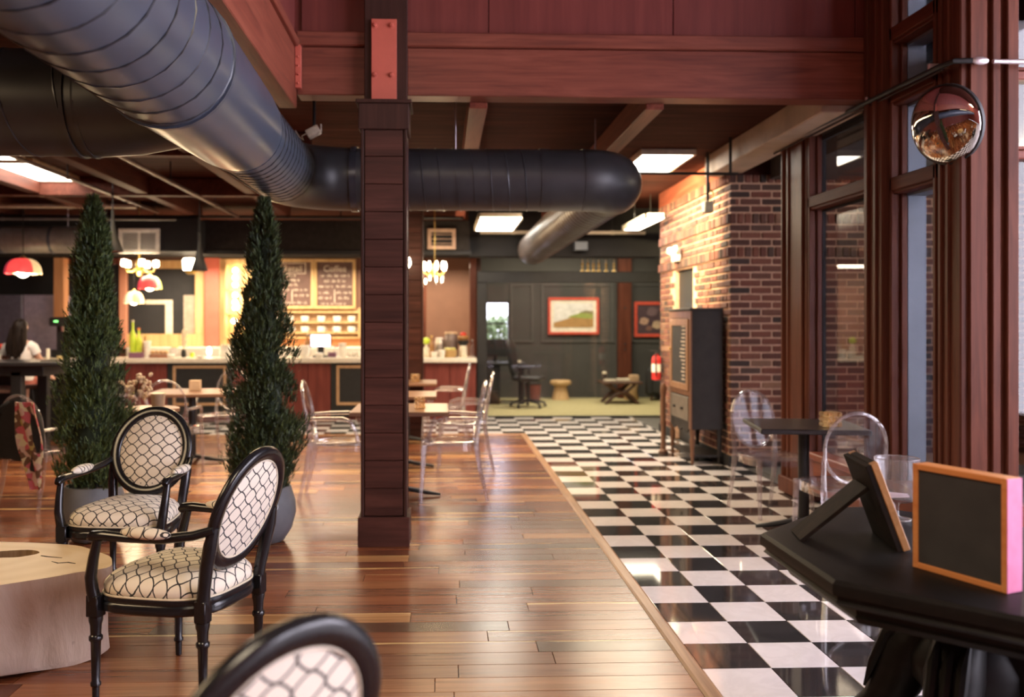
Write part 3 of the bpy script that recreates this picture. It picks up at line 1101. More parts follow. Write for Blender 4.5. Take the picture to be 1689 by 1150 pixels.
# branch to the left
MB().tube([(DXc + 0.05, 4.45, DZc), (DXc - 0.35, 4.5, DZc), (-1.75, 4.55, DZc)], [0.20, 0.262, 0.268], 36).build('branch_fitting', M_DUCTD, big, True)
MB().tube([(-1.72, 4.55, DZc), (-3.5, 4.55, DZc), (-8.58, 4.55, DZc)], 0.262, 36).build('branch_section', M_DUCTD, big, True)
for xr in (-1.74, -1.80):
    ring_band(Vector((xr, 4.55, DZc)), (1, 0, 0), 0.264, 0.02, 0.01).build('collar', M_DUCTD, big, True)
helix_ring(lambda t: (Vector((t, 4.55, DZc)), Vector((0, 1, 0)), V_), 0.263, -6.9, -1.8, 0.26).build('spiral_seam', M_SEAM, big, True)
for yy in (1.2, 3.4, 4.95, 6.1):
    MB().tube([(DXc - 0.1, yy, DZc + 0.2), (DXc - 0.1, yy, 2.95 if yy > 3 else 3.2)], 0.006, 6).build('hanger_rod', M_SILVER, big)

cross = thing('ventilation_duct', 'black round duct passing behind the boarded column and turning away towards the office', 'duct', (0, 0, 0))
R2 = 0.235
el = [Vector((DXc, 6.42, DZc))] + [Vector((DXc + 0.46 - 0.46 * math.cos(a), 6.44 + 0.46 * math.sin(a), DZc)) for a in [i * PI / 16 for i in range(9)]]
MB().tube(el, R2 + 0.004, 36).build('elbow', M_DUCTD, cross, True)
ring_band(Vector((-0.67, 6.9, DZc)), (1, 0, 0), R2 + 0.003, 0.05, 0.012).build('collar', plain('dark_collar_steel', (0.055, 0.058, 0.075), 0.25, 0.5), cross, True)
MB().tube([(-0.68, 6.9, DZc), (0.25, 6.9, DZc), (1.1, 6.9, DZc)], R2, 36).build('duct_section', M_DUCTD, cross, True)
helix_ring(lambda t: (Vector((t, 6.9, DZc)), Vector((0, 1, 0)), V_), R2 + 0.001, -0.6, 0.72, 0.128).build('spiral_seam', M_SEAM, cross, True)
ring_band(Vector((0.78, 6.9, DZc)), (1, 0, 0), R2, 0.08, 0.006).build('collar', M_DUCTD, cross, True)
ring_band(Vector((1.08, 6.9, DZc)), (1, 0, 0), R2, 0.02, 0.006).build('collar', M_DUCTD, cross, True)
el = [Vector((1.08, 6.9, DZc))] + [Vector((1.10 + 0.25 * math.sin(a), 7.15 - 0.25 * math.cos(a), DZc)) for a in [i * PI / 16 for i in range(9)]]
MB().tube(el, R2 + 0.004, 36).build('elbow', M_DUCTD, cross, True)
MB().tube([(1.35, 7.13, DZc), (1.35, 10, DZc - 0.0), (1.35, 13.52, DZc)], R2 - 0.012, 32).build('duct_section', M_DUCTD, cross, True)
helix_ring(lambda t: (Vector((1.35, t, DZc)), U, V_), R2 - 0.011, 7.3, 13.4, 0.14).build('spiral_seam', plain('lit_duct_seam', (0.12, 0.09, 0.08), 0.4), cross, True)  # lighter seam colour stands in for light on the receding duct
for xx, yy in ((0.1, 6.9), (1.3, 7.6), (1.35, 11.0)):
    MB().tube([(xx, yy, DZc + 0.2), (xx, yy, 3.2)], 0.006, 6).build('hanger_rod', M_SILVER, cross)

bd = thing('ventilation_duct', 'grey round duct along the soffit over the left end of the bar', 'duct', (0, 0, 0))
yb = 12.9
MB().tube([(-8.58, yb, 2.64), (-5.2, yb, 2.64), (P(150, 400, yb).x, yb, 2.64)], 0.19, 28).build('duct_section', plain('silver_grey_duct', (0.28, 0.26, 0.24), 0.4, 0.3), bd, True)
for xx in (-6.2, -5.5):
    ring_band(Vector((xx, yb, 2.64)), (1, 0, 0), 0.19, 0.04, 0.006).build('collar', M_DUCT, bd, True)
MB().tube([(-5.3, yb, 2.8), (-5.3, yb, 3.2)], 0.006, 6).build('hanger_rod', M_SILVER, bd)

# floodlight clipped on the elbow
p = P(517, 218, 6.6)
fl_ = thing('floodlight', 'small white floodlight clipped on top of the duct elbow beside the boarded column', 'lamp', p)
MB().cbox((-0.05, -0.045, -0.03), (0.05, 0.045, 0.03), 0.006, Matrix.Rotation(-0.5, 4, 'Y')).build('housing', M_WHITE, fl_)
MB().tube([(0.045, -0.04, -0.03), (0.062, -0.04, 0.0), (0.06, -0.04, 0.05)], 0.005, 6).build('bracket', M_WHITE, fl_, True)
MB().tube([(-0.05, 0, -0.01), (-0.085, 0, -0.03), (-0.07, -0.01, -0.06), (-0.10, -0.01, -0.04), (-0.13, -0.01, 0.01)], 0.004, 6).build('cable', M_WHITE, fl_, True)
MB().tube([(0.0, 0.03, 0.02), (0.0, 0.05, 0.40)], 0.012, 8).build('stem', M_BLACK, fl_, True)

# ================================================================== armchairs
def seat_out(a, k=1.0):
    n = 3.4
    c, s = math.cos(a), math.sin(a)
    yy = 0.25 * math.copysign(abs(s) ** (2 / n), s)
    hw = 0.255 - yy * 0.13
    xx = hw * math.copysign(abs(c) ** (2 / n), c)
    return Vector((xx * k, yy * k - 0.01, 0))


REC = 0.34
BT = Vector((0, math.sin(REC), math.cos(REC)))
BN = Vector((0, -math.cos(REC), math.sin(REC)))
BC = Vector((0, 0.285, 0.735))
OA, OB = 0.207, 0.232


def oval(a, ka=1.0, off=0.0):
    return BC + Vector((OA * ka * math.cos(a), 0, 0)) + BT * (OB * ka * math.sin(a)) + BN * off


def armchair(name, label, loc, rz, group):
    t = thing(name, label, 'armchair', loc, rz, group)
    n = 48
    # seat rail
    rings = []
    for k, z in ((0.99, 0.352), (1.02, 0.36), (1.025, 0.385), (1.005, 0.392), (1.02, 0.40), (1.01, 0.414), (0.9, 0.414)):
        rings.append([seat_out(2 * PI * i / n, k) + Vector((0, 0, z)) for i in range(n)])
    MB().loft(rings).build('seat_frame', M_BLACKW, t, True)
    # seat cushion
    prof = ((0.93, 0.412, 1.16), (0.985, 0.425, 1.13), (0.99, 0.445, 1.07), (0.97, 0.462, 1.02), (0.9, 0.482, 0.93), (0.78, 0.498, 0.80), (0.6, 0.512, 0.61), (0.4, 0.521, 0.41), (0.2, 0.525, 0.21), (0.02, 0.526, 0.02))
    rings, uvs = [], []
    for k, z, ku in prof:
        for i in range(n):
            q = seat_out(2 * PI * i / n, ku)
            uvs.append((q.x, q.y))
        rings.append([seat_out(2 * PI * i / n, k) + Vector((0, 0, z)) for i in range(n)])
    MB().loft(rings).build('seat_cushion', M_TRELLIS, t, True, 80, lambda k, co: uvs[k])
    MB().tube([seat_out(2 * PI * i / n, 0.992) + Vector((0, 0, 0.418)) for i in range(n)], 0.0045, 6, True).build('seat_piping', M_CREAM, t, True)
    # oval back
    rings = []
    m = 12
    for i in range(n + 1):
        a = 2 * PI * i / n
        c = oval(a)
        rd = (Vector((math.cos(a) / OA, 0, 0)) + BT * (math.sin(a) / OB)).normalized()
        ring = []
        for j in range(m):
            b_ = 2 * PI * j / m
            w = 0.029 * math.copysign(abs(math.cos(b_)) ** 0.7, math.cos(b_))
            h = 0.019 * math.copysign(abs(math.sin(b_)) ** 0.7, math.sin(b_))
            ring.append(c + rd * w + BN * h)
        rings.append(ring)
    MB().loft(rings, caps=False).build('back_frame', M_BLACKW, t, True, 60)

    def disc(sgn, base, bulge):
        rr, uv = [], []
        for k in (0.90, 0.86, 0.78, 0.65, 0.48, 0.28, 0.03):
            off = base + sgn * bulge * (1 - (k / 0.9) ** 2.4)
            rr.append([oval(2 * PI * i / n, k, off) for i in range(n)])
            uv += [(OA * k * math.cos(2 * PI * i / n), OB * k * math.sin(2 * PI * i / n)) for i in range(n)]
        return MB().loft(rr), uv
    mb, uv1 = disc(1, 0.004, 0.034)
    mb.build('back_cushion', M_TRELLIS, t, True, 80, lambda k, co: uv1[k])
    mb, uv2 = disc(-1, -0.010, 0.012)
    mb.build('back_panel', M_TRELLIS, t, True, 80, lambda k, co: uv2[k])
    nb = MB()
    for i in range(32):
        a = 2 * PI * i / 32
        nb.ball(oval(a, 0.825, 0.0118), 0.0032, 6, 4)
    stuff(nb.build('nail_trim', M_BLACK, t, True))
    MB().tube([oval(2 * PI * i / n, 0.885, -0.011) for i in range(n)], 0.004, 6, True).build('back_piping', M_CREAM, t, True)
    # legs, turned with rings
    lp = [(0.008, 0.0), (0.013, 0.004), (0.0145, 0.06), (0.020, 0.066), (0.020, 0.076), (0.0155, 0.083), (0.0195, 0.235), (0.026, 0.243), (0.026, 0.256), (0.020, 0.263), (0.022, 0.30), (0.027, 0.318), (0.027, 0.335)]
    for sx in (-1, 1):
        MB().lathe(lp, 14, (sx * 0.258, -0.222, 0)).cbox((sx * 0.258 - 0.027, -0.249, 0.333), (sx * 0.258 + 0.027, -0.195, 0.418), 0.004).build('leg', M_BLACKW, t, True)
        MB().lathe(lp, 14, (sx * 0.196, 0.218, 0)).cbox((sx * 0.196 - 0.025, 0.193, 0.333), (sx * 0.196 + 0.025, 0.243, 0.418), 0.004).build('leg', M_BLACKW, t, True)
        # uprights from the rear legs into the oval
        MB().tube([(sx * 0.196, 0.218, 0.40), (sx * 0.199, 0.226, 0.46), (sx * 0.208, 0.243, 0.55), (sx * 0.212, 0.262, 0.63), (sx * 0.209, 0.277, 0.70)], [0.026, 0.025, 0.026, 0.026, 0.02], 10).build('back_post', M_BLACKW, t, True)
        # arm support and rail
        MB().tube([(sx * 0.262, -0.224, 0.40), (sx * 0.268, -0.230, 0.44), (sx * 0.276, -0.230, 0.49), (sx * 0.281, -0.214, 0.56), (sx * 0.283, -0.200, 0.61), (sx * 0.283, -0.192, 0.645)], [0.026, 0.024, 0.023, 0.020, 0.018, 0.018], 10).build('arm_support', M_BLACKW, t, True)
        MB().tube([(sx * 0.222, 0.284, 0.695), (sx * 0.243, 0.21, 0.672), (sx * 0.268, 0.09, 0.656), (sx * 0.280, -0.05, 0.652), (sx * 0.283, -0.16, 0.655), (sx * 0.283, -0.215, 0.648), (sx * 0.283, -0.232, 0.636)], [0.017, 0.019, 0.019, 0.018, 0.021, 0.022, 0.014], 10).build('arm', M_BLACKW, t, True)
        pad = MB().ball((sx * 0.274, 0.02, 0.673), (0.033, 0.115, 0.023), 16, 10)
        pad.build('arm_pad', M_TRELLIS, t, True, 80, lambda k, co: (co.x + (co.z - 0.66) * 0.8, co.y))
    return t


g = 'oval-backed armchairs in trellis cloth'
chA = armchair('armchair', 'black armchair with oval cream trellis back facing us, in front of the left cypress', (-1.69, 4.92, 0), math.radians(-5), g)
chB = copy_tree(chA, (-1.045, 3.69, 0), math.radians(-110), 'black armchair seen from behind with white trellis back panel, beside the tree stump table', g)
chC = copy_tree(chA, (-0.50, 1.75, 0), math.radians(-134), 'closest black armchair, only the top of its oval trellis back showing', g)

# ================================================================== stump table
def catmull(pts, m):
    out = []
    n = len(pts)
    for i in range(n):
        p0, p1, p2, p3 = (Vector(pts[(i + k - 1) % n]) for k in range(4))
        for j in range(m):
            t = j / m
            out.append(0.5 * ((2 * p1) + (p2 - p0) * t + (2 * p0 - 5 * p1 + 4 * p2 - p3) * t * t + (3 * p1 - p0 - 3 * p2 + p3) * t ** 3))
    return out


SC = Vector((-2.2, 4.08, 0))
top = [(-1.46, 3.97), (-1.53, 4.16), (-1.72, 4.33), (-1.95, 4.40), (-2.3, 4.45), (-2.75, 4.38), (-3.0, 4.1), (-2.9, 3.82), (-2.5, 3.58), (-2.1, 3.56), (-1.80, 3.70), (-1.58, 3.85)]
outl = catmull([(x - SC.x, y - SC.y, 0) for x, y in top], 6)
n = len(outl)
st = thing('stump_table', 'low coffee table cut from a pale tree stump with a hollow in its top', 'table', SC)
rings = []
H_ = 0.405
for zi, (z, k) in enumerate(((0.0, 0.93), (0.03, 0.955), (0.10, 0.95), (0.18, 0.955), (0.27, 0.975), (0.34, 0.995), (0.385, 1.0), (H_, 0.998))):
    ring = []
    for i, q in enumerate(outl):
        a = i / n * 2 * PI
        w = 1 + 0.012 * math.sin(5 * a + 2.5 * z) + 0.008 * math.sin(11 * a + 6 * z) + (0.02 * math.sin(3 * a + 1) * (1 - z / H_))
        lift = 0.0
        if zi == 0:
            lift = 0.012 + 0.012 * math.sin(4 * a)
        ring.append((q.x * k * w, q.y * k * w, z + max(0, lift)))
    rings.append(ring)
rim = rings[-1]


def mat_stump_side():
    m, nt, b = new_mat('debarked_stump')
    v = coords(nt, scale=(3, 3, 1.2))
    f = noise(nt, v, 2.0, 6.0, 0.6, 0.6)
    c = ramp(nt, f, [(0.25, (0.36, 0.25, 0.18)), (0.45, (0.60, 0.47, 0.37)), (0.7, (0.72, 0.60, 0.51))])
    k = noise(nt, coords(nt, scale=(14, 14, 9)), 1.0, 2.0)
    c = mixc(nt, math_node(nt, 'MULTIPLY', math_node(nt, 'SUBTRACT', k, 0.69), 9.0, True), c, (0.12, 0.06, 0.035))
    nt.links.new(c, b.inputs['Base Color'])
    b.inputs['Roughness'].default_value = 0.6
    bump(nt, b, f, 0.5, 0.03)
    return m


def mat_stump_top():
    m, nt, b = new_mat('sawn_stump_top')
    tc = nt.nodes.new('ShaderNodeTexCoord')
    d = nt.nodes.new('ShaderNodeVectorMath')
    d.operation = 'LENGTH'
    mp = nt.nodes.new('ShaderNodeMapping')
    mp.inputs['Scale'].default_value = (0.6, 1.0, 0)
    nt.links.new(tc.outputs['Object'], mp.inputs[0])
    f = noise(nt, mp.outputs[0], 3.0, 4.0)
    ad = nt.nodes.new('ShaderNodeVectorMath')
    ad.operation = 'LENGTH'
    nt.links.new(mp.outputs[0], ad.inputs[0])
    r = math_node(nt, 'ADD', math_node(nt, 'MULTIPLY', ad.outputs['Value'], 34.0), math_node(nt, 'MULTIPLY', f, 5.0))
    s = math_node(nt, 'SINE', math_node(nt, 'MULTIPLY', r, 2.0))
    c = ramp(nt, math_node(nt, 'MULTIPLY_ADD', s, 0.5), [(0.0, (0.60, 0.40, 0.17)), (1.0, (0.70, 0.51, 0.26))])
    c = mixc(nt, f, c, (0.66, 0.47, 0.23))
    nt.links.new(c, b.inputs['Base Color'])
    b.inputs['Roughness'].default_value = 0.4
    return m


MB().loft(rings, caps=False).add([rings[0][i] for i in range(n)], [tuple(range(n - 1, -1, -1))]).build('trunk', mat_stump_side(), st, True, 70)
# hollow in the top
hp = [(-1.86, 4.21), (-1.93, 4.27), (-2.05, 4.25), (-2.18, 4.20), (-2.35, 4.22), (-2.42, 4.14), (-2.30, 4.08), (-2.12, 4.10), (-2.0, 4.13), (-1.92, 4.14)]
hl = catmull([(x - SC.x, y - SC.y, 0) for x, y in hp], 8)
ce_h = sum((Vector(q) for q in hl), Vector()) / len(hl)


def at_angle(loop, c, a):
    best = None
    for q in loop:
        d = math.atan2(q.y - c.y, q.x - c.x)
        e = abs((d - a + PI) % (2 * PI) - PI)
        if best is None or e < best[0]:
            best = (e, q)
    return best[1]


hr = []
for q in rim:
    a = math.atan2(q[1] - ce_h.y, q[0] - ce_h.x)
    z_ = at_angle(hl, ce_h, a)
    hr.append((z_.x, z_.y, H_ + 0.0005))
mid = [tuple((Vector(rim[i]) * 0.4 + Vector(hr[i]) * 0.6)) for i in range(n)]
MB().loft([rim, mid, hr], caps=False).build('top', mat_stump_top(), st, True, 60)
low = [(ce_h.x + (q[0] - ce_h.x) * 0.8, ce_h.y + (q[1] - ce_h.y) * 0.8, 0.18) for q in hr]
MB().loft([hr, low], caps=False).add(low, [tuple(range(n))]).build('hollow', wood('hollow_bark', (0.10, 0.055, 0.03), (0.27, 0.17, 0.09), (0.42, 0.30, 0.18), 0.8, 2), st, True, 60)
for pts in (((-1.62, 4.02), (-1.66, 4.04), (-1.70, 4.03), (-1.74, 4.06)), ((-1.72, 4.12), (-1.79, 4.14), (-1.83, 4.16))):
    MB().tube([(x - SC.x, y - SC.y, H_ + 0.0005) for x, y in pts], [0.003, 0.006, 0.005, 0.002][:len(pts)], 6, flat=0.3).build('crack', M_SOIL, st)

# ================================================================== cypresses in pots
def cypress(name, label, x, y, h, seed, leaf, lean=0.0):
    rnd = random.Random(seed)
    t = thing(name, label, 'tree', (x, y, 0), 0, 'potted cypresses')
    MB().lathe([(0.0, 0.0), (0.11, 0.0), (0.135, 0.012), (0.185, 0.09), (0.212, 0.19), (0.208, 0.27), (0.182, 0.355), (0.176, 0.372), (0.166, 0.374), (0.163, 0.36), (0.185, 0.27)], 32, caps=False).build('pot', M_POT, t, True, 50)
    MB().lathe([(0.0, 0.335), (0.168, 0.33)], 24, caps=False).build('soil', M_SOIL, t, True)
    MB().tube([(0, 0, 0.32), (0.004, 0.003, 0.9), (0, 0.0, h - 0.35)], [0.022, 0.016, 0.006], 8).build('trunk', plain('cypress_bark', (0.09, 0.06, 0.04), 0.9) if 'cypress_bark' not in bpy.data.materials else bpy.data.materials['cypress_bark'], t, True)
    # main branches make uneven lobes; scale leaves grow in upright sprays on them
    vs, fs = [], []
    z0 = 0.37
    H2 = h - z0

    def prof(s):
        base = 0.236 * min(1.0, 0.66 + s * 2.4) * (1 - s) ** 0.62 if s < 1 else 0
        return base * (1 - 0.10 * math.exp(-((s - 0.62) / 0.12) ** 2))

    lobes = []
    for i in range(240):
        s = rnd.random() ** 1.15
        lobes.append((s, rnd.uniform(0, 2 * PI), rnd.uniform(0.62, 1.18) if rnd.random() < 0.86 else rnd.uniform(1.2, 1.42)))
    for s, a0, k in lobes:
        for j in range(64):
            ss = min(0.995, max(0.0, s + rnd.gauss(0, 0.022)))
            a = a0 + rnd.gauss(0, 0.26)
            r = prof(ss) * k * (0.55 + 0.5 * rnd.random() ** 0.5)
            z = z0 + ss * H2 + lean * 0
            c = Vector((r * math.cos(a), r * math.sin(a), z))
            out = Vector((math.cos(a), math.sin(a), 0))
            d = (out * rnd.uniform(0.2, 0.75) + Vector((rnd.gauss(0, 0.25), rnd.gauss(0, 0.25), 1))).normalized()
            L = rnd.uniform(0.022, 0.052)
            side = d.cross(Vector((rnd.gauss(0, 1), rnd.gauss(0, 1), rnd.gauss(0, 1)))).normalized()
            for q in range(3):
                b0 = c + d * (L * 0.3 * q)
                sgn = 1 if q % 2 else -1
                dd = (d + side * (0.55 * sgn)).normalized() if q < 2 else d
                w = dd.cross(side if abs(dd.dot(side)) < 0.9 else out).normalized() * 0.0036
                o = len(vs)
                vs += [tuple(b0 - w), tuple(b0 + w), tuple(b0 + dd * L * 0.62 + w * 0.6), tuple(b0 + dd * L * 0.8), tuple(b0 + dd * L * 0.62 - w * 0.6)]
                fs.append((o, o + 1, o + 2, o + 3, o + 4))
    mb = MB()
    mb.v, mb.f = vs, fs
    o = stuff(mb.build('foliage', leaf, t))
    core = [(prof(s / 20) * 0.62, z0 + 0.02 + s / 20 * H2 * 0.96) for s in range(0, 20)] + [(0.004, z0 + H2 * 0.97)]  # dark cone added inside to stop light passing between the sprays
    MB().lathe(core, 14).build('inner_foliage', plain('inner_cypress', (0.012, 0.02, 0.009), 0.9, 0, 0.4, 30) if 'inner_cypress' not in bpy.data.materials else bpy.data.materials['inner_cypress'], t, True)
    return t


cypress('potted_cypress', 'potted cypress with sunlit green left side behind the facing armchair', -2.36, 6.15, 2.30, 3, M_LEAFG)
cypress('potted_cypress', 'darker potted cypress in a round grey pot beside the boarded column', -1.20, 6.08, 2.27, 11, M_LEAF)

# ================================================================== big dark table on the right
M_TBL = wood('espresso_table_wood', (0.006, 0.0055, 0.006), (0.009, 0.008, 0.008), (0.015, 0.013, 0.013), 0.45, 1, 1.0, spec=0.15)
TB = Vector((1.60, 2.76, 0))
tb = thing('octagonal_table', 'dark wooden table with clipped corners and carved pedestal holding two chalkboards', 'table', TB)


def octo(hx, hy, c, z):
    return [(-hx, -hy + c, z), (-hx, hy - c, z), (-hx + c, hy, z), (hx - c, hy, z), (hx, hy - c, z), (hx, -hy + c, z), (hx - c, -hy, z), (-hx + c, -hy, z)]


rings = [octo(0.505 + o, 0.70 + o, 0.415 + o * 0.58, z) for o, z in ((-0.05, 0.668), (-0.02, 0.672), (-0.005, 0.684), (-0.012, 0.692), (-0.012, 0.702), (0.002, 0.706), (0.006, 0.72), (0.004, 0.738), (-0.006, 0.748), (-0.02, 0.75))]
MB().loft(rings).build('table_top', M_TBL, tb, True, 25)
rings = [octo(0.505 + o, 0.70 + o, 0.415 + o * 0.58, z) for o, z in ((-0.11, 0.612), (-0.085, 0.615), (-0.075, 0.632), (-0.08, 0.64), (-0.075, 0.67))]
MB().loft(rings).build('apron', M_TBL, tb, True, 25)
MB().lathe([(0.17, 0.10), (0.18, 0.16), (0.12, 0.22), (0.11, 0.26), (0.17, 0.33), (0.175, 0.40), (0.13, 0.48), (0.085, 0.53), (0.11, 0.585), (0.17, 0.614)], 24, (0.08, 0.04, 0)).build('pedestal', M_TBL, tb, True, 50)
for k in range(4):
    a = PI / 4 + k * PI / 2
    d = Vector((math.cos(a), math.sin(a), 0))
    d0 = Vector((0.08, 0.04, 0))
    sd = Vector((-d.y, d.x, 0))
    pts = [d0 + d * r + Vector((0, 0, z)) for r, z in ((0.06, 0.50), (0.12, 0.48), (0.18, 0.39), (0.22, 0.28), (0.28, 0.18), (0.36, 0.10), (0.42, 0.055))]
    MB().tube(pts, [0.05, 0.075, 0.085, 0.078, 0.06, 0.05, 0.055], 14).build('leg', M_TBL, tb, True)
    fo = MB()
    for u in (-1, 0, 1):
        fo.ball(tuple(d0 + d * 0.46 + sd * 0.032 * u + Vector((0, 0, 0.035))), (0.03, 0.03, 0.034), 8, 6)
    fo.build('foot', M_TBL, tb, True)
    ac = MB()
    for u in (-1, 0, 1):
        ac.tube([d0 + d * (r - 0.045) + sd * 0.04 * u + Vector((0, 0, z + 0.02)) for r, z in ((0.20, 0.50), (0.285, 0.42), (0.33, 0.31), (0.36, 0.22))], [0.004, 0.02, 0.018, 0.004], 8)
    ac.build('carved_leaf', M_TBL, tb, True)


def mat_frame(name, a, b_, c_):
    return wood(name, a, b_, c_, 0.45, 1)


# upright chalkboard: stands along the table, facing left
A, B = Vector((1.387, 2.597, 0)), Vector((1.497, 2.325, 0))
dv = (B - A).normalized()
Wd = (B - A).length
ck = thing('chalkboard', 'blank chalkboard with an orange wooden frame and pink side, upright on the dark table', 'chalkboard', (A.x, A.y, 0.7505), math.atan2(dv.y, dv.x))
Hh = 0.305
M_OR = wood('orange_frame_wood', (0.52, 0.19, 0.06), (0.62, 0.25, 0.085), (0.70, 0.33, 0.12), 0.4, 0)
M_PK = plain('pink_painted_wood', (0.74, 0.22, 0.42), 0.5)
fw = 0.017
m = MB()
m.cbox((0, -0.005, 0), (fw, 0.055, Hh), 0.0015)
m.build('frame_side', M_OR, ck)
MB().cbox((Wd - fw, -0.005, 0), (Wd - 0.0015, 0.055, Hh), 0.0015).build('frame_side', M_OR, ck)
MB().cbox((fw, -0.005, Hh - fw), (Wd - fw, 0.055, Hh), 0.0015).build('frame_top', M_OR, ck)
MB().cbox((fw, -0.005, 0), (Wd - fw, 0.055, fw), 0.0015).build('frame_bottom', M_OR, ck)
MB().cbox((Wd - 0.0015, -0.004, 0.001), (Wd + 0.001, 0.055, Hh - 0.001), 0.0006).build('painted_side', M_PK, ck)['label'] = 'pink painted side of the frame'
MB().box((fw, 0.001, fw), (Wd - fw, 0.05, Hh - fw)).build('slate', M_BOARD, ck)

# leaning chalkboard seen from behind, on its easel strut
A, T = Vector((1.452, 2.755, 0.7555)), Vector((1.36, 2.80, 1.03))
ek = thing('easel_chalkboard', 'chalkboard leaning on an easel strut, its tan edge towards us, on the dark table', 'chalkboard', A)
up = (T - A)
up.x, up.y, up.z = -0.105, 0.0, 0.275
Hl = up.length
al = Vector((0.05, 0.275, 0)).normalized()
upn = up.normalized()
nn = al.cross(upn).normalized()      # board front
M = Matrix((al, upn, nn)).transposed().to_4x4()
We = 0.27
M_ED = wood('tan_frame_wood', (0.30, 0.15, 0.07), (0.42, 0.22, 0.10), (0.52, 0.30, 0.15), 0.4, 1)
M_EDK = wood('brown_frame_back', (0.010, 0.008, 0.008), (0.015, 0.011, 0.010), (0.03, 0.019, 0.015), 0.7, 0, spec=0.1)
sg = 1 if nn.x > 0 else -1
for nm, a, b_ in (('frame_side', (0, 0, -0.011), (0.03, Hl, 0.011)), ('frame_side', (We - 0.03, 0, -0.011), (We, Hl, 0.011)), ('frame_top', (0.03, Hl - 0.03, -0.011), (We - 0.03, Hl, 0.011)), ('frame_bottom', (0.03, 0, -0.011), (We - 0.03, 0.03, 0.011))):
    MB().cbox(a, b_, 0.002).xf(M).build(nm, M_ED if nm == 'frame_side' else M_EDK, ek)
MB().cbox((0.03, 0.03, -0.006), (We - 0.03, Hl - 0.03, 0.006), 0.001).xf(M).build('slate', M_BOARD, ek)
MB().cbox((0.002, 0.002, -0.028 if sg > 0 else 0.012), (We - 0.002, Hl - 0.002, -0.012 if sg > 0 else 0.028), 0.001).xf(M).build('back_board', M_EDK, ek)
foot = Vector((1.19, 2.98, 0.7505)) - A
hi = upn * (Hl * 0.70) + al * (We * 0.55) - nn * sg * 0.03
sv = (hi - foot)
sx = al
sn = sv.normalized().cross(sx).normalized()
m = MB()
vs = []
for q, w in ((foot, 0.075), (hi, 0.075)):
    for s1 in (-1, 1):
        for s2 in (-1, 1):
            vs.append(q + sx * w * s1 + sn * 0.006 * s2)
m.add(vs, [(0, 1, 3, 2), (4, 6, 7, 5), (0, 4, 5, 1), (2, 3, 7, 6), (0, 2, 6, 4), (1, 5, 7, 3)])
m.build('strut', M_EDK, ek)

# clear footed bowl
bo = thing('footed_bowl', 'clear glass footed bowl with a paper slip inside, behind the leaning chalkboard', 'bowl', (1.655, 3.215, 0.7505))
MB().lathe([(0.047, 0.0), (0.047, 0.004), (0.02, 0.010), (0.007, 0.018), (0.007, 0.052), (0.013, 0.062), (0.045, 0.068), (0.068, 0.078), (0.074, 0.092), (0.077, 0.225), (0.0735, 0.225), (0.0705, 0.094), (0.063, 0.083), (0.0, 0.078)], 32, caps=False).build('bowl', M_CUP, bo, True, 60)
MB().tube(arc((0, 0, 0.225), 0.0753, 0, 2 * PI * 31 / 32, 31), 0.0022, 6, True).build('rim', M_ACRYLE, bo, True)
MB().tube(arc((0, 0, 0.004), 0.047, 0, 2 * PI * 31 / 32, 31), 0.003, 6, True).build('foot_rim', M_ACRYLE, bo, True)
tag(MB().add([(-0.055, -0.02, 0.0), (0.03, -0.035, 0.004), (0.05, 0.02, 0.006), (-0.03, 0.035, 0.012), (-0.055, -0.02, 0.0015), (0.03, -0.035, 0.0055), (0.05, 0.02, 0.0075), (-0.03, 0.035, 0.0135)], [(3, 2, 1, 0), (4, 5, 6, 7), (0, 1, 5, 4), (1, 2, 6, 5), (2, 3, 7, 6), (3, 0, 4, 7)]).xf(Matrix.Translation((1.655, 3.215, 0.834))).build('paper_slip', plain('pink_paper', (0.75, 0.6, 0.66), 0.8)), 'pale pink paper slip lying in the clear footed bowl', 'paper')

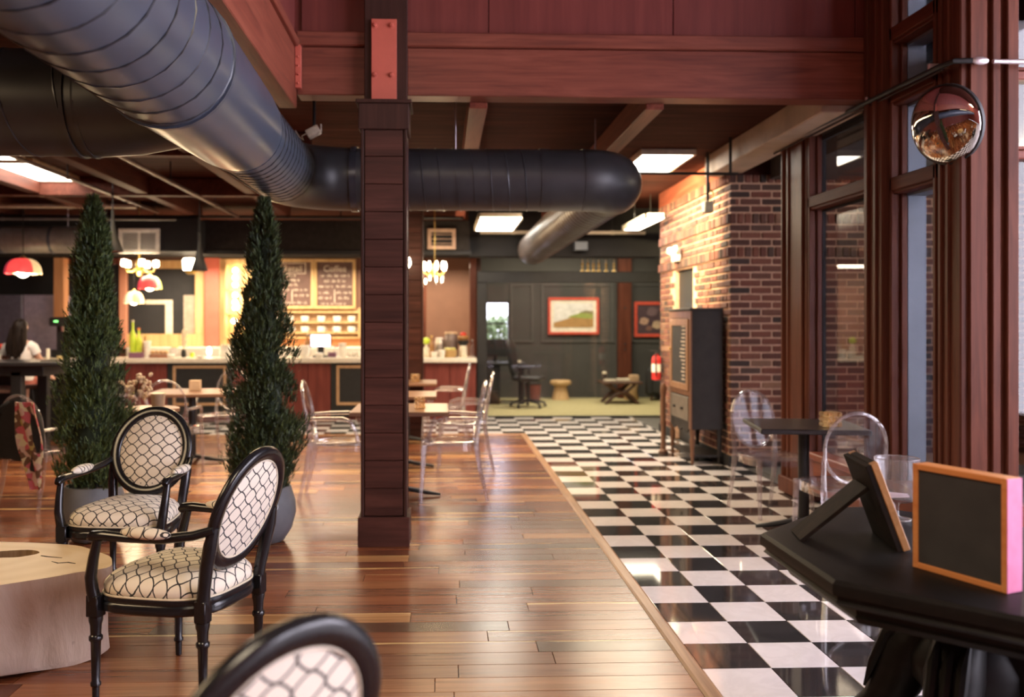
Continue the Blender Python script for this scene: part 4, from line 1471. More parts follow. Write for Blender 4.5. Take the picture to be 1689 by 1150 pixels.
# ================================================================== clear ghost chairs
def ghost(label, loc, rz, arms=True, s=1.0, group='clear acrylic chairs'):
    t = thing('ghost_chair', label, 'chair', loc, rz, group, s)
    rec = 0.2
    bt = Vector((0, math.sin(rec), math.cos(rec)))
    bn = Vector((0, -math.cos(rec), math.sin(rec)))
    bc = Vector((0, 0.245, 0.70))
    n = 36

    def so(a, k=1.0):
        e = 3.2
        c, q = math.cos(a), math.sin(a)
        yy = 0.225 * math.copysign(abs(q) ** (2 / e), q)
        return Vector(((0.215 - yy * 0.10) * math.copysign(abs(c) ** (2 / e), c) * k, yy * k, 0))
    rings = [[so(2 * PI * i / n, k) + Vector((0, 0, z)) for i in range(n)] for k, z in ((0.96, 0.425), (1.0, 0.432), (1.0, 0.452), (0.95, 0.457), (0.5, 0.452), (0.05, 0.45))]
    MB().loft(rings).build('seat', M_ACRYL, t, True, 60)
    rr = [[so(2 * PI * i / n, k) + Vector((0, 0, z)) for i in range(n)] for k, z in ((1.0, 0.385), (1.012, 0.385), (1.012, 0.45), (1.0, 0.45))]
    MB().loft(rr, caps=False).build('seat_rim', M_ACRYLE, t, True, 60)
    oa, ob = 0.185, 0.225

    def ov(a, k, off):
        return bc + Vector((oa * k * math.cos(a), 0, 0)) + bt * (ob * k * math.sin(a)) + bn * off
    rings = [[ov(2 * PI * i / n, k, o) for i in range(n)] for k, o in ((0.02, -0.012), (0.6, -0.008), (0.98, 0.0), (0.98, 0.006), (0.6, -0.002), (0.02, -0.005))]
    MB().loft(rings).build('back_panel', M_ACRYL, t, True, 60)
    MB().tube([ov(2 * PI * i / n, 1.0, 0.003) for i in range(n)], 0.0115, 8, True).build('back_frame', M_ACRYLE, t, True)
    for sx in (-1, 1):
        MB().tube([(sx * 0.215, -0.20, 0.44), (sx * 0.218, -0.212, 0.22), (sx * 0.222, -0.225, 0.03), (sx * 0.222, -0.225, 0)], [0.022, 0.018, 0.014, 0.016], 8).build('leg', M_ACRYLE, t, True)
        MB().tube([(sx * 0.178, 0.205, 0.44), (sx * 0.182, 0.235, 0.24), (sx * 0.188, 0.285, 0.03), (sx * 0.188, 0.29, 0)], [0.022, 0.018, 0.014, 0.016], 8).build('leg', M_ACRYLE, t, True)
        MB().tube([(sx * 0.178, 0.205, 0.43), (sx * 0.182, 0.215, 0.52), (sx * 0.186, 0.232, 0.62), (sx * 0.183, 0.245, 0.70)], [0.02, 0.017, 0.015, 0.011], 8).build('back_post', M_ACRYLE, t, True)
        if arms:
            MB().tube([(sx * 0.186, 0.235, 0.64), (sx * 0.225, 0.10, 0.645), (sx * 0.24, -0.05, 0.645), (sx * 0.236, -0.11, 0.625), (sx * 0.226, -0.15, 0.55), (sx * 0.22, -0.17, 0.45)], [0.012, 0.015, 0.016, 0.016, 0.015, 0.016], 8).build('arm', M_ACRYLE, t, True)
    return t


R = math.radians
ga = ghost('clear acrylic armchair at the square table just right of the boarded column, nearest there', (0.06, 7.58, 0), R(-90), True, 1.06)
copy_tree(ga, (-0.87, 7.60, 0), R(90), 'clear acrylic armchair just left of the boarded column beside the darker cypress')
copy_tree(ga, (0.20, 8.95, 0), R(-92), 'clear acrylic armchair at the middle square table right of the column, behind the nearest one')
copy_tree(ga, (0.02, 10.65, 0), R(-95), 'clear acrylic armchair at the furthest square table right of the column')
copy_tree(ga, (-2.62, 8.85, 0), R(180), 'clear acrylic armchair on the near side of the square table between the two cypresses', s=1.0)
copy_tree(ga, (-2.45, 10.05, 0), R(-15), 'clear acrylic armchair on the far side of the table between the cypresses', s=1.02)
copy_tree(ga, (-3.40, 9.6, 0), R(75), 'clear acrylic armchair left of the square table between the cypresses')
copy_tree(ga, (-3.22, 7.35, 0), R(165), 'clear acrylic chair with a black jacket over it left of the left cypress', s=0.98)
gv = ghost('clear armless acrylic chair behind the black square table by the window wall', (2.53, 6.86, 0), R(12), False, 1.0)
copy_tree(gv, (2.53, 5.62, 0), R(176), 'clear armless acrylic chair on the near side of the black square table by the windows')

# ---- dining tables
def square_table(label, loc, rz, half=0.36, mat=None, group='square pedestal tables'):
    t = thing('pedestal_table', label, 'table', loc, rz, group)
    MB().cbox((-half, -half, 0.715), (half, half, 0.75), 0.006).build('table_top', mat, t)
    MB().tube([(0, 0, 0.05), (0, 0, 0.715)], 0.038, 14).build('column', M_BLACK, t, True)
    for k in range(4):
        a = k * PI / 2 + PI / 4 * 0
        d = Vector((math.cos(a), math.sin(a), 0))
        MB().tube([d * 0.03 + Vector((0, 0, 0.07)), d * 0.2 + Vector((0, 0, 0.035)), d * 0.33 + Vector((0, 0, 0.016))], [0.03, 0.024, 0.016], 8, flat=0.8).build('foot', M_BLACK, t, True)
    MB().lathe([(0.10, 0.70), (0.10, 0.716)], 14).build('plate', M_BLACK, t, True)
    return t


M_TOPB = wood('brown_table_top', (0.14, 0.07, 0.045), (0.22, 0.12, 0.075), (0.30, 0.17, 0.11), 0.3, 0)
M_TOPK = plain('black_table_top', (0.026, 0.024, 0.025), 0.3, 0, 0.2, 10)
square_table('brown square pedestal table half hidden behind the boarded column, nearest of three in line', (-0.35, 7.6, 0), 0, 0.40, M_TOPB)
square_table('brown square pedestal table behind the boarded column, middle one of three in line', (-0.42, 9.1, 0), 0, 0.36, M_TOPB)
square_table('brown square pedestal table behind the boarded column, last of three in line', (-0.44, 10.95, 0), 0, 0.37, M_TOPB)
square_table('brown square pedestal table with a napkin box between the two cypresses', (-2.62, 9.5, 0), R(4), 0.40, M_TOPB)
square_table('black square pedestal table by the window wall on the right', (2.56, 6.28, 0), R(-9), 0.36, M_TOPK)


def cube_candle(label, loc, mat, s=0.1, h=0.1):
    t = thing('candle_holder', label, 'candle holder', loc, 0.2, 'small holders on the dining tables')
    for i in range(3):
        for k in range(3):
            a = -s / 2 + s / 3 * i
            MB().cbox((a + 0.002, -s / 2, h / 3 * k + 0.002), (a + s / 3 - 0.002, s / 2, h / 3 * (k + 1) - 0.002), 0.006).build('glass_block', mat, t)
    return t


M_AMBER = clear('amber_glass_block', (1.0, 0.85, 0.6), 0.4, 0.05, 0.3, (0.85, 0.65, 0.4))
p = F(1370, 704, 0.75)
cube_candle('amber glass block candle holder on the black table by the windows', (p.x, p.y, 0.75), M_AMBER, 0.115, 0.105)
p = F(320, 645, 0.75)
tag(MB().cbox((-0.055, -0.045, 0), (0.055, 0.045, 0.11), 0.006).xf(Matrix.Translation((p.x, p.y + 0.05, 0.75))).build('napkin_box', plain('tan_card', (0.5, 0.36, 0.24), 0.7)), 'small tan napkin box on the square table between the cypresses', 'box')
p = P(681, 620, 10.9)
cube_candle('pale glass block candle holder on the last table behind the column', (-0.33, 10.85, 0.75), M_AMBER, 0.1, 0.1)
cube_candle('glass block candle holder on the nearest table behind the column', (-0.19, 7.50, 0.75), M_AMBER, 0.085, 0.1)
# ================================================================== things on the right-hand wall
mc = Vector((2.955, 5.17, 2.632))
mn = Vector((-0.90, -0.36, -0.22)).normalized()
mi = thing('convex_mirror', 'round convex safety mirror fixed high on the corner post', 'mirror', mc)
ax = mn.to_track_quat('Z', 'Y').to_matrix().to_4x4()
MB().lathe([(0.228 * math.sin(i / 12 * PI / 2), 0.075 * math.cos(i / 12 * PI / 2)) for i in range(12, -1, -1)], 40, caps=False).xf(ax).build('mirror_dome', plain('convex_mirror_glass', (0.6, 0.57, 0.55), 0.03, 1.0, 0.02), mi, True, 80)
MB().lathe([(0.225, -0.02), (0.236, -0.018), (0.236, 0.004), (0.228, 0.008)], 40, caps=False).xf(ax).build('rim', M_BLACK, mi, True)
MB().lathe([(0.0, -0.022), (0.226, -0.018)], 40, caps=False).xf(ax).build('back', M_BLACK, mi, True)
MB().tube([(0, 0, 0) - mn * 0.0 if False else Vector((0.01, 0.0, -0.005)), Vector((0.03, 0.06, 0.06)), Vector((0.04, 0.12, 0.09))], 0.012, 8).build('bracket', M_BLACK, mi, True)

rl = thing('wall_rail', 'dark rail running high along the window wall to the corner post', 'rail', (0, 0, 0))
MB().tube([(3.03, 5.035, 2.97), (2.94, 5.055, 2.972), (2.93, 5.2, 2.98), (2.93, 7.95, 3.015)], 0.016, 10).build('rail', M_BLACK, rl, True)
MB().tube([(2.955, 5.2, 2.965), (2.955, 7.9, 2.975)], 0.009, 8).build('cable', M_COLT, rl, True)
for yy in (5.3, 6.1, 7.0, 7.8):
    MB().cbox((2.925, yy, 2.99), (2.99, yy + 0.02, 3.03), 0.003).build('clip', M_SILVER, rl)
ru = thing('wall_rail', 'silver tube rail with a flat oval end running right from the corner post', 'rail', (0, 0, 0))
MB().tube([(3.15, 5.03, 2.965), (3.25, 5.03, 2.965), (6.0, 5.03, 2.965)], 0.014, 10).build('tube', M_SILVER, ru, True)
MB().ball((3.075, 5.03, 2.968), (0.052, 0.02, 0.024), 16, 8).build('end_fitting', M_SILVER, ru, True)
MB().tube([(3.075, 5.03, 2.968), (3.075, 5.09, 2.968)], 0.012, 8).build('bracket', M_SILVER, ru, True)

# cabinet against the pier
cb = thing('display_cabinet', 'tall dark cabinet with glazed door and turned legs against the brick pier', 'cabinet', (2.56, 9.17, 0))
M_CABD = plain('dark_grey_cabinet', (0.036, 0.032, 0.031), 0.6, 0, 0.15, 8, spec=0.2)
M_CABF = wood('brown_cabinet_front', (0.12, 0.055, 0.034), (0.20, 0.10, 0.06), (0.28, 0.15, 0.09), 0.4, 2)
CW, CD, CH = 0.87, 0.335, 1.62
MB().cbox((0.012, 0.0, 0.36), (CD, CW, CH - 0.03), 0.004).build('body', M_CABD, cb)
MB().cbox((-0.012, -0.012, CH - 0.03), (CD, CW + 0.012, CH), 0.006).build('top', M_CABD, cb)
for a, b_ in ((0.0, 0.07), (CW - 0.07, CW)):
    MB().cbox((-0.004, a, 0.36), (0.014, b_, CH - 0.03), 0.003).build('front_stile', M_CABF, cb)
MB().cbox((-0.004, 0.07, CH - 0.11), (0.014, CW - 0.07, CH - 0.03), 0.003).build('front_rail', M_CABF, cb)
MB().cbox((-0.004, 0.07, 0.70), (0.014, CW - 0.07, 0.75), 0.003).build('front_rail', M_CABF, cb)
dr = MB()
for a, b_ in (((-0.018, 0.075, 0.755), (0.0, 0.145, CH - 0.115)), ((-0.018, CW - 0.145, 0.755), (0.0, CW - 0.075, CH - 0.115)), ((-0.018, 0.145, 0.755), (0.0, CW - 0.145, 0.825)), ((-0.018, 0.145, CH - 0.185), (0.0, CW - 0.145, CH - 0.115))):
    dr.cbox(a, b_, 0.004)
door = dr.build('door', wood('light_brown_door', (0.22, 0.11, 0.06), (0.34, 0.19, 0.11), (0.42, 0.26, 0.16), 0.4, 2), cb)
MB().box((-0.008, 0.145, 0.825), (-0.003, CW - 0.145, CH - 0.185)).build('pane', M_BOARD, door)
rnd = random.Random(4)
chk = MB()
for k in range(15):
    zz = 0.86 + k * 0.04
    ln = rnd.uniform(0.10, 0.22)
    chk.box((-0.0105, 0.20, zz), (-0.008, 0.20 + ln, zz + 0.014))
stuff(chk.build('chalk_lines', M_CHALK, door))
MB().ball((-0.025, CW - 0.11, 1.18), 0.012, 10, 8).build('knob', M_BRASS, door, True)
drw = MB().cbox((-0.014, 0.075, 0.44), (0.0, CW - 0.075, 0.69), 0.006).build('drawer', plain('grey_drawer_front', (0.17, 0.145, 0.12), 0.5), cb)
for a in (0.28, CW - 0.28):
    MB().ball((-0.024, a, 0.56), 0.016, 10, 8).build('knob', M_CABD, drw, True)
ap = [(0.07, 0.36), (0.07, 0.44), (CW - 0.07, 0.44), (CW - 0.07, 0.36)] + [(CW - 0.07 - (CW - 0.14) * i / 16, 0.36 - 0.05 * abs(math.sin(i / 16 * PI * 3))) for i in range(1, 16)]
vs = [(x, a, b_) for x in (-0.004, 0.012) for a, b_ in ap]
nn_ = len(ap)
MB().add(vs, [tuple(range(nn_)), tuple(range(2 * nn_ - 1, nn_ - 1, -1))] + [(i, (i + 1) % nn_, nn_ + (i + 1) % nn_, nn_ + i) for i in range(nn_)]).build('apron', M_CABD, cb)
for a in (0.035, CW - 0.035):
    for x in (0.025, CD - 0.03):
        MB().lathe([(0.012, 0), (0.02, 0.02), (0.018, 0.07), (0.027, 0.10), (0.02, 0.13), (0.026, 0.2), (0.031, 0.25), (0.02, 0.28), (0.03, 0.31), (0.03, 0.37)], 12, (x, a, 0)).build('leg', M_CABF if x < 0.1 else M_CABD, cb, True)
MB().cbox((0.02, 0.02, 0.07), (CD - 0.02, CW - 0.02, 0.095), 0.004).build('low_shelf', M_CABD, cb)

fx = thing('fire_extinguisher', 'red fire extinguisher with white label hung on the far end of the brick pier', 'extinguisher', (2.845, 11.85, 0.70))
MB().lathe([(0.03, 0.0), (0.062, 0.01), (0.065, 0.03), (0.065, 0.27), (0.055, 0.31), (0.025, 0.335), (0.02, 0.36)], 18).build('cylinder', plain('extinguisher_red', (0.45, 0.03, 0.03), 0.3), fx, True)
MB().lathe([(0.066, 0.11), (0.066, 0.22)], 18, caps=False).build('printed_label', M_WHITE, fx, True)
MB().cbox((-0.02, -0.02, 0.355), (0.03, 0.02, 0.375), 0.003).cbox((-0.08, -0.012, 0.385), (0.02, 0.012, 0.40), 0.003).build('handle', M_BLACK, fx)
MB().tube([(0.0, -0.02, 0.365), (-0.03, -0.07, 0.35), (-0.03, -0.08, 0.2), (-0.02, -0.07, 0.06)], 0.009, 8).build('hose', M_BLACK, fx, True)
MB().cbox((0.06, -0.02, 0.12), (0.07, 0.02, 0.30), 0.002).build('wall_hook', M_BLACK, fx)

em = thing('emergency_light', 'white twin-lamp emergency light high on the lit side of the brick pier', 'lamp', (2.875, 11.0, 2.22))
MB().cbox((-0.02, -0.12, 0), (0.04, 0.12, 0.16), 0.01).build('housing', M_WHITE, em)
for a in (-0.13, 0.13):
    MB().lathe([(0.03, 0.05), (0.05, 0.02), (0.052, 0.0), (0.0, 0.004)], 14, caps=False).xf(Matrix.Translation((-0.02, a, 0.14)) @ Matrix.Rotation(-PI / 2, 4, 'Y')).build('lamp_head', M_WHITE, em, True)

tk = thing('drop_pipe_spotlight', 'black drop pipe carrying a small spotlight in front of the lit brick', 'lamp', (2.69, 9.02, 0))
zt = 3.2
MB().tube([(0, 0, 2.70), (0, 0, 3.2)], 0.016, 10).build('pipe', M_BLACK, tk, True)
MB().cbox((-0.045, -0.06, 2.58), (0.045, 0.06, 2.70), 0.01).build('housing', plain('tan_lamp_housing', (0.42, 0.36, 0.24), 0.4), tk)
MB().tube([(0.02, 0, 2.72), (0.06, 0.0, 2.75), (0.05, 0.0, 2.80), (0.02, 0, 2.82)], 0.008, 8).build('bracket', M_BRASS, tk, True)
lamp('light_pier_spot', 'SPOT', (1.45, 9.7, 2.92), 620, (1.0, 0.78, 0.40), 0.06, target=(2.93, 10.5, 2.55), spot=R(100), blend=0.9)
lamp('light_porch', 'POINT', (5.0, 7.4, 2.75), 20, WARM2, 0.1)  # added lamp so the bricks show through the porch glass

hp = thing('sprinkler_pipe', 'thin black pipe crossing below the ceiling between the duct end and the pale beam', 'pipe', (0, 0, 0))
MB().tube([(1.35, 8.3, 2.86), (2.1, 8.3, 2.86), (2.76, 8.3, 2.86)], 0.014, 8).build('pipe', M_BLACK, hp, True)
MB().tube([(2.69, 8.3, 2.86), (2.69, 8.3, 3.2)], 0.014, 8).build('riser', M_BLACK, hp, True)

# ================================================================== pipes and fittings under the low ceiling
def pipe_run(label, a, b_, r, mat):
    t = thing('ceiling_pipe', label, 'pipe', (0, 0, 0), 0, 'pipes under the low ceiling')
    MB().tube([a, (Vector(a) + Vector(b_)) / 2, b_], r, 10).build('pipe', mat, t, True)
    d = (Vector(b_) - Vector(a))
    for k in (0.2, 0.5, 0.8):
        q = Vector(a) + d * k
        MB().tube([q, (q.x, q.y, 3.2)], 0.007, 6).build('hanger', M_BLACK, t, True)
        ring_band(q, d, r, 0.05, 0.006, 14).build('clamp', mat, t, True)


M_PIPE = plain('pale_pipe', (0.55, 0.47, 0.38), 0.4, 0.2)
M_PIPEB = plain('brown_pipe', (0.12, 0.07, 0.055), 0.4)
pipe_run('pale pipe crossing nearest below the left ceiling above the left cypress', (-8.5, 11.0, 3.01), (P(196, 325, 11.0).x, 11.0, 3.01), 0.02, M_PIPE)
pipe_run('thicker pale pipe crossing behind the left cypress tip', (-8.5, 12.2, 3.03), (P(225, 343, 12.2).x, 12.2, 3.03), 0.032, M_PIPE)
pipe_run('thin grey pipe just above the silver duct over the bar', (-8.5, 12.7, 2.91), (P(290, 364, 12.7).x, 12.7, 2.91), 0.016, plain('grey_pipe', (0.2, 0.19, 0.18), 0.4))
pipe_run('brown track running away under the left ceiling beneath the duct', (-2.92, 6.6, 2.98), (-2.92, 12.9, 2.98), 0.022, M_PIPEB)
pipe_run('brown track running away beside the left light panels', (-3.95, 6.6, 3.0), (-3.95, 12.6, 3.0), 0.02, M_PIPEB)
pipe_run('pale conduit crossing above the glazed office front', (P(792, 384, 13.2).x, 13.2, 2.80), (3.0, 13.2, 2.80), 0.028, M_PIPE)  # rod added for the panels' light along the soffit's top edge
pipe_run('black pipe crossing in front of the bar soffit', (-8.5, 12.95, 2.98), (0.3, 12.95, 2.98), 0.022, M_BLACK)


def light_panel(label, x0, x1, y0, y1, z, hung=False):
    t = thing('light_panel', label, 'ceiling light', ((x0 + x1) / 2, (y0 + y1) / 2, z), 0, 'bright ceiling light panels')
    w, h = (x1 - x0) / 2, (y1 - y0) / 2
    f = MB()
    top_ = 0.07 if hung else 3.2 - z
    for a, b_ in (((-w, -h, 0), (w, -h + 0.025, top_)), ((-w, h - 0.025, 0), (w, h, top_)), ((-w, -h + 0.025, 0), (-w + 0.025, h - 0.025, top_)), ((w - 0.025, -h + 0.025, 0), (w, h - 0.025, top_))):
        f.box(a, b_)
    f.box((-w, -h, top_ - 0.006), (w, h, top_))
    f.build('frame', M_CREAM, t)
    MB().box((-w + 0.025, -h + 0.025, 0.006), (w - 0.025, h - 0.025, 0.016)).build('diffuser', M_PANELLIGHT, t)
    if hung:
        for sx in (-1, 1):
            MB().tube([(sx * w * 0.8, 0, 0.07), (sx * w * 0.8, 0, 3.2 - z)], 0.005, 6).build('hanger', M_BLACK, t)


light_panel('bright ceiling light panel on the left nearer the bar', -4.90, -4.30, 9.58, 10.80, 3.14)
light_panel('bright ceiling light panel at the left edge nearest to the grey duct', -4.90, -4.30, 8.2, 9.40, 3.14)
light_panel('bright ceiling light panel beside the end of the black duct', 1.97, 2.53, 8.86, 10.0, 3.14)
a, b_ = F(782, 381, 2.78), F(848, 361, 2.78)
light_panel('bright hanging light panel left of the receding black duct', a.x, F(848, 381, 2.78).x, a.y, b_.y, 2.78, True)
a, b_ = F(1026, 380, 2.78), F(1085, 361, 2.78)
light_panel('bright hanging light panel near the top of the brick pier', a.x, b_.x + 0.1, a.y, b_.y, 2.78, True)


def grille(label, px0, py0, px1, py1, Y, slats, mat):
    p0, p1 = P(px0, py1, Y), P(px1, py0, Y)
    t = thing('vent_grille', label, 'vent', (p0.x, Y, p0.z))
    W, Hh = p1.x - p0.x, p1.z - p0.z
    w = 0.055
    f = MB()
    for a, b_ in (((0, 0, 0), (W, 0.03, w)), ((0, 0, Hh - w), (W, 0.03, Hh)), ((0, 0, w), (w, 0.03, Hh - w)), ((W - w, 0, w), (W, 0.03, Hh - w))):
        f.cbox(a, b_, 0.006)
    f.build('frame', mat, t)
    MB().box((w, 0.025, w), (W - w, 0.03, Hh - w)).build('backing', M_DARK, t)
    for k in range(slats):
        zz = w + (Hh - 2 * w) * (k + 0.5) / slats
        MB().box((w, 0.004, zz - 0.006), (W - w, 0.012, zz + 0.003)).build('slat', mat, t)
    if slats > 5:
        MB().cbox((W / 2 - 0.018, -0.002, w), (W / 2 + 0.018, 0.025, Hh - w), 0.004).build('mullion', mat, t)


grille('cream slatted air grille on the soffit left of the darker cypress', 195, 377, 263, 418, 12.85, 11, M_WHITE)
grille('tan framed air grille on the soffit just right of the boarded column', 705, 377, 752, 411, 13.25, 3, plain('tan_grille', (0.45, 0.30, 0.22), 0.5))
q = P(229, 400, 12.9)
struct('soffit.002', MB().box((P(186, 400, 13).x, 12.88, 2.48), (P(330, 400, 13).x, 13.3, 2.95)), M_DARK)
sp = P(959, 406, 13.3)
tag(MB().cbox((sp.x - 0.1, 13.3, sp.z - 0.06), (sp.x + 0.1, 13.5, sp.z + 0.07), 0.01).build('speaker_box', M_GREY), 'small grey speaker box under the soffit beside the receding duct', 'speaker')


def cone_pendant(label, px, py_bot, py_top, Y, w):
    p = P(px, py_bot, Y)
    t = thing('pendant_lamp', label, 'lamp', p, 0, 'black cone pendants')
    h = P(px, py_top, Y).z - p.z
    r = w / 2 / FPX * Y
    MB().lathe([(r * 0.97, 0.0), (r, 0.005), (r * 0.45, h * 0.5), (r * 0.2, h * 0.85), (r * 0.18, h), (0, h)], 24, caps=False).build('shade', M_BLACK, t, True, 60)
    MB().lathe([(r * 0.93, 0.004), (r * 0.4, h * 0.5), (0.0, h * 0.6)], 24, caps=False).build('lining', plain('copper_lining', (0.5, 0.25, 0.13), 0.4, 0.4) if 'copper_lining' not in bpy.data.materials else bpy.data.materials['copper_lining'], t, True, 60)
    MB().tube([(0, 0, h), (0, 0, 3.2 - p.z)], 0.006, 6).build('cord', M_BLACK, t)
    MB().lathe([(0.014, 0.0), (0.018, 0.05), (0.014, 0.10), (0, 0.10)], 10, (0, 0, h)).build('cap', M_BLACK, t, True)


cone_pendant('black cone pendant lamp beside the left cypress, before the slatted grille', 186, 415, 362, 10.2, 33)
cone_pendant('black cone pendant lamp left of the darker cypress', 329, 447, 397, 11.0, 27)


def shade_lamp(label, px, py_bot, Y, w, hpx, cols, glow):
    p = P(px, py_bot, Y)
    r = w / 2 / FPX * Y
    h = hpx / FPX * Y
    t = thing('dome_lamp', label, 'lamp', p)
    n = 8
    mats = []
    for k in range(n):
        m = MB()
        rows_ = []
        for i in range(7):
            f = i / 6
            rr = r * math.cos(f * PI / 2 * 0.82)
            zz = h * math.sin(f * PI / 2)
            rows_.append([(rr * math.cos(2 * PI * (k + u / 4) / n + 0.2), rr * math.sin(2 * PI * (k + u / 4) / n + 0.2), zz - (0.012 * abs(math.sin(u / 4 * PI)) if i == 0 else 0)) for u in range(5)])
        m.loft(rows_, caps=False, closed=False)
        m.build('glass_segment', cols[k % len(cols)], t, True)
    MB().lathe([(r * 0.28, h * 0.985), (r * 0.12, h * 1.12), (0.01, h * 1.2)], 12, caps=False).build('cap', M_BRASS, t, True)
    MB().tube([(0, 0, h * 1.1), (0, 0, 3.2 - p.z)], 0.006, 6).build('cord', M_BLACK, t)
    MB().ball((0, 0, h * 0.15), r * 0.38, 12, 8).build('bulb', M_BULB, t, True)
    if glow:
        lamp('light_' + label.split()[0], 'POINT', (p.x, p.y, p.z - 0.05), glow, WARM, 0.08)


def lit_glass(name, col, e):
    m, nt, b = new_mat(name)
    f = noise(nt, coords(nt), 9.0)
    c = ramp(nt, f, [(0.3, tuple(q * 0.8 for q in col)), (0.7, col)])
    nt.links.new(c, b.inputs['Base Color'])
    nt.links.new(c, b.inputs['Emission Color'])
    b.inputs['Emission Strength'].default_value = e
    b.inputs['Roughness'].default_value = 0.3
    return m


G_RED = lit_glass('red_lamp_glass', (0.75, 0.05, 0.045), 0.8)
G_DRED = lit_glass('dark_red_lamp_glass', (0.42, 0.03, 0.05), 0.55)
G_CRM = lit_glass('cream_lamp_glass', (0.95, 0.72, 0.42), 0.75)
G_GRN = lit_glass('green_lamp_glass', (0.5, 0.55, 0.15), 0.7)
G_BRW = lit_glass('amber_lamp_glass', (0.62, 0.4, 0.2), 0.6)
shade_lamp('Red and cream stained glass dome lamp hanging at the far left over the bar', 38, 451, 12.6, 56, 24, [G_CRM, G_CRM, G_CRM, G_DRED, G_DRED, G_RED, G_RED, G_BRW], 12)
shade_lamp('Smaller red and green stained glass lamp hanging under the brass chandelier', 247, 476, 14.8, 38, 20, [G_GRN, G_CRM, G_RED, G_RED, G_DRED, G_RED, G_RED, G_GRN], 0)
shade_lamp('Tan glass dome lamp low beside the left cypress before the gold frame', 221, 500, 14.9, 32, 19, [G_BRW, G_CRM], 0)

# brass chandelier with white shades
p = P(230, 445, 13.0)
chd = thing('brass_chandelier', 'brass chandelier with glowing white shades left of the slatted grille', 'chandelier', p)
MB().lathe([(0.0, -0.10), (0.03, -0.09), (0.055, -0.05), (0.06, -0.01), (0.03, 0.03), (0.05, 0.08), (0.02, 0.16), (0.015, 0.3)], 14).build('stem', M_BRASS, chd, True)
MB().tube([(0, 0, 0.3), (0, 0, 3.2 - p.z)], 0.008, 6).build('rod', M_BRASS, chd, True)
for k in range(5):
    a = 0.15 + k * 2 * PI / 5
    d = Vector((math.cos(a), math.sin(a), 0))
    ar = MB().tube([d * 0.04 + Vector((0, 0, 0.03)), d * 0.11 + Vector((0, 0, -0.03)), d * 0.19 + Vector((0, 0, -0.03)), d * 0.225 + Vector((0, 0, 0.04))], 0.013, 8).build('arm', M_BRASS, chd, True)
    MB().lathe([(0.03, 0.04), (0.045, 0.06), (0.04, 0.13), (0.0, 0.14)], 12, tuple(d * 0.225)).build('shade', M_BULB, ar, True)
lamp('light_chandelier', 'POINT', (p.x, p.y - 0.1, p.z - 0.15), 18, WARM, 0.15)
p = P(315, 430, 13.4)
wp = thing('white_pendant_lamp', 'bright white drum pendant half hidden behind a black cone pendant', 'lamp', p)
MB().lathe([(0.11, -0.14), (0.12, 0.0), (0.10, 0.03)], 18).build('shade', M_BULB, wp, True)
MB().lathe([(0.05, -0.20), (0.11, -0.145)], 18).build('holder', M_BRASS, wp, True)
MB().tube([(0, 0, 0.02), (0, 0, 3.2 - p.z)], 0.006, 6).build('cord', M_BLACK, wp)

# crystal chandelier and wall sconce right of the column
p = P(717, 446, 12.8)
cc = thing('crystal_chandelier', 'glowing crystal chandelier hanging just right of the boarded column', 'chandelier', p)
MB().lathe([(0.02, -0.1), (0.05, 0.0), (0.02, 0.12)], 10).build('stem', M_BRASS, cc, True)
MB().tube([(0, 0, 0.1), (0, 0, 3.2 - p.z)], 0.006, 6).build('chain', M_BRASS, cc)
rnd = random.Random(2)
for k in range(9):
    a = k * 2 * PI / 9
    rr = 0.15 + 0.02 * (k % 2)
    x, y_ = rr * math.cos(a), rr * math.sin(a)
    ar = MB().tube([(0, 0, -0.02), (x * 0.6, y_ * 0.6, -0.08), (x, y_, -0.02)], 0.007, 6).build('arm', M_BRASS, cc, True)
    MB().ball((x, y_, 0.06), (0.022, 0.022, 0.065), 8, 6).build('bulb', M_BULB, ar, True)
    MB().ball((x * 0.8, y_ * 0.8, -0.10 - 0.03 * (k % 3)), (0.014, 0.014, 0.04), 6, 5).build('crystal', M_BULB if k % 2 else M_ACRYLE, ar, True)
lamp('light_crystal', 'POINT', (p.x, p.y - 0.25, p.z - 0.1), 14, WARM, 0.15)
p = P(671, 433, 11.0)
sc_ = thing('wall_sconce', 'small glowing sconce at the right edge of the boarded column', 'lamp', p)
MB().ball((0, 0, 0), (0.05, 0.05, 0.075), 12, 8).build('bulb', M_BULB, sc_, True)
MB().tube([(0, 0, -0.07), (0, 0.1, -0.13), (0, 0.27, -0.13)], 0.012, 8).build('arm', M_BRASS, sc_, True)

# ================================================================== the bar
M_CTR = wood('red_counter_panels', (0.10, 0.026, 0.022), (0.17, 0.042, 0.034), (0.23, 0.062, 0.05), 0.35, 2)
CY0 = 13.62
bar = thing('bar_counter', 'long bar counter with red wooden front, chalkboard panels and pale stone top', 'counter', (0, CY0, 0))
xr = P(785, 590, CY0).x
MB().box((-8.5, 0.05, 0.0), (xr, 0.62, 0.86)).build('body', M_CTR, bar)
MB().cbox((-8.5, -0.06, 0.86), (xr + 0.01, 0.66, 0.93), 0.01).build('counter_top', M_STONE, bar)
MB().box((-8.5, 0.06, 0.0), (xr, 0.07, 0.1)).build('kickboard', M_BLACK, bar)


def bx(px):
    return P(px, 600, CY0).x


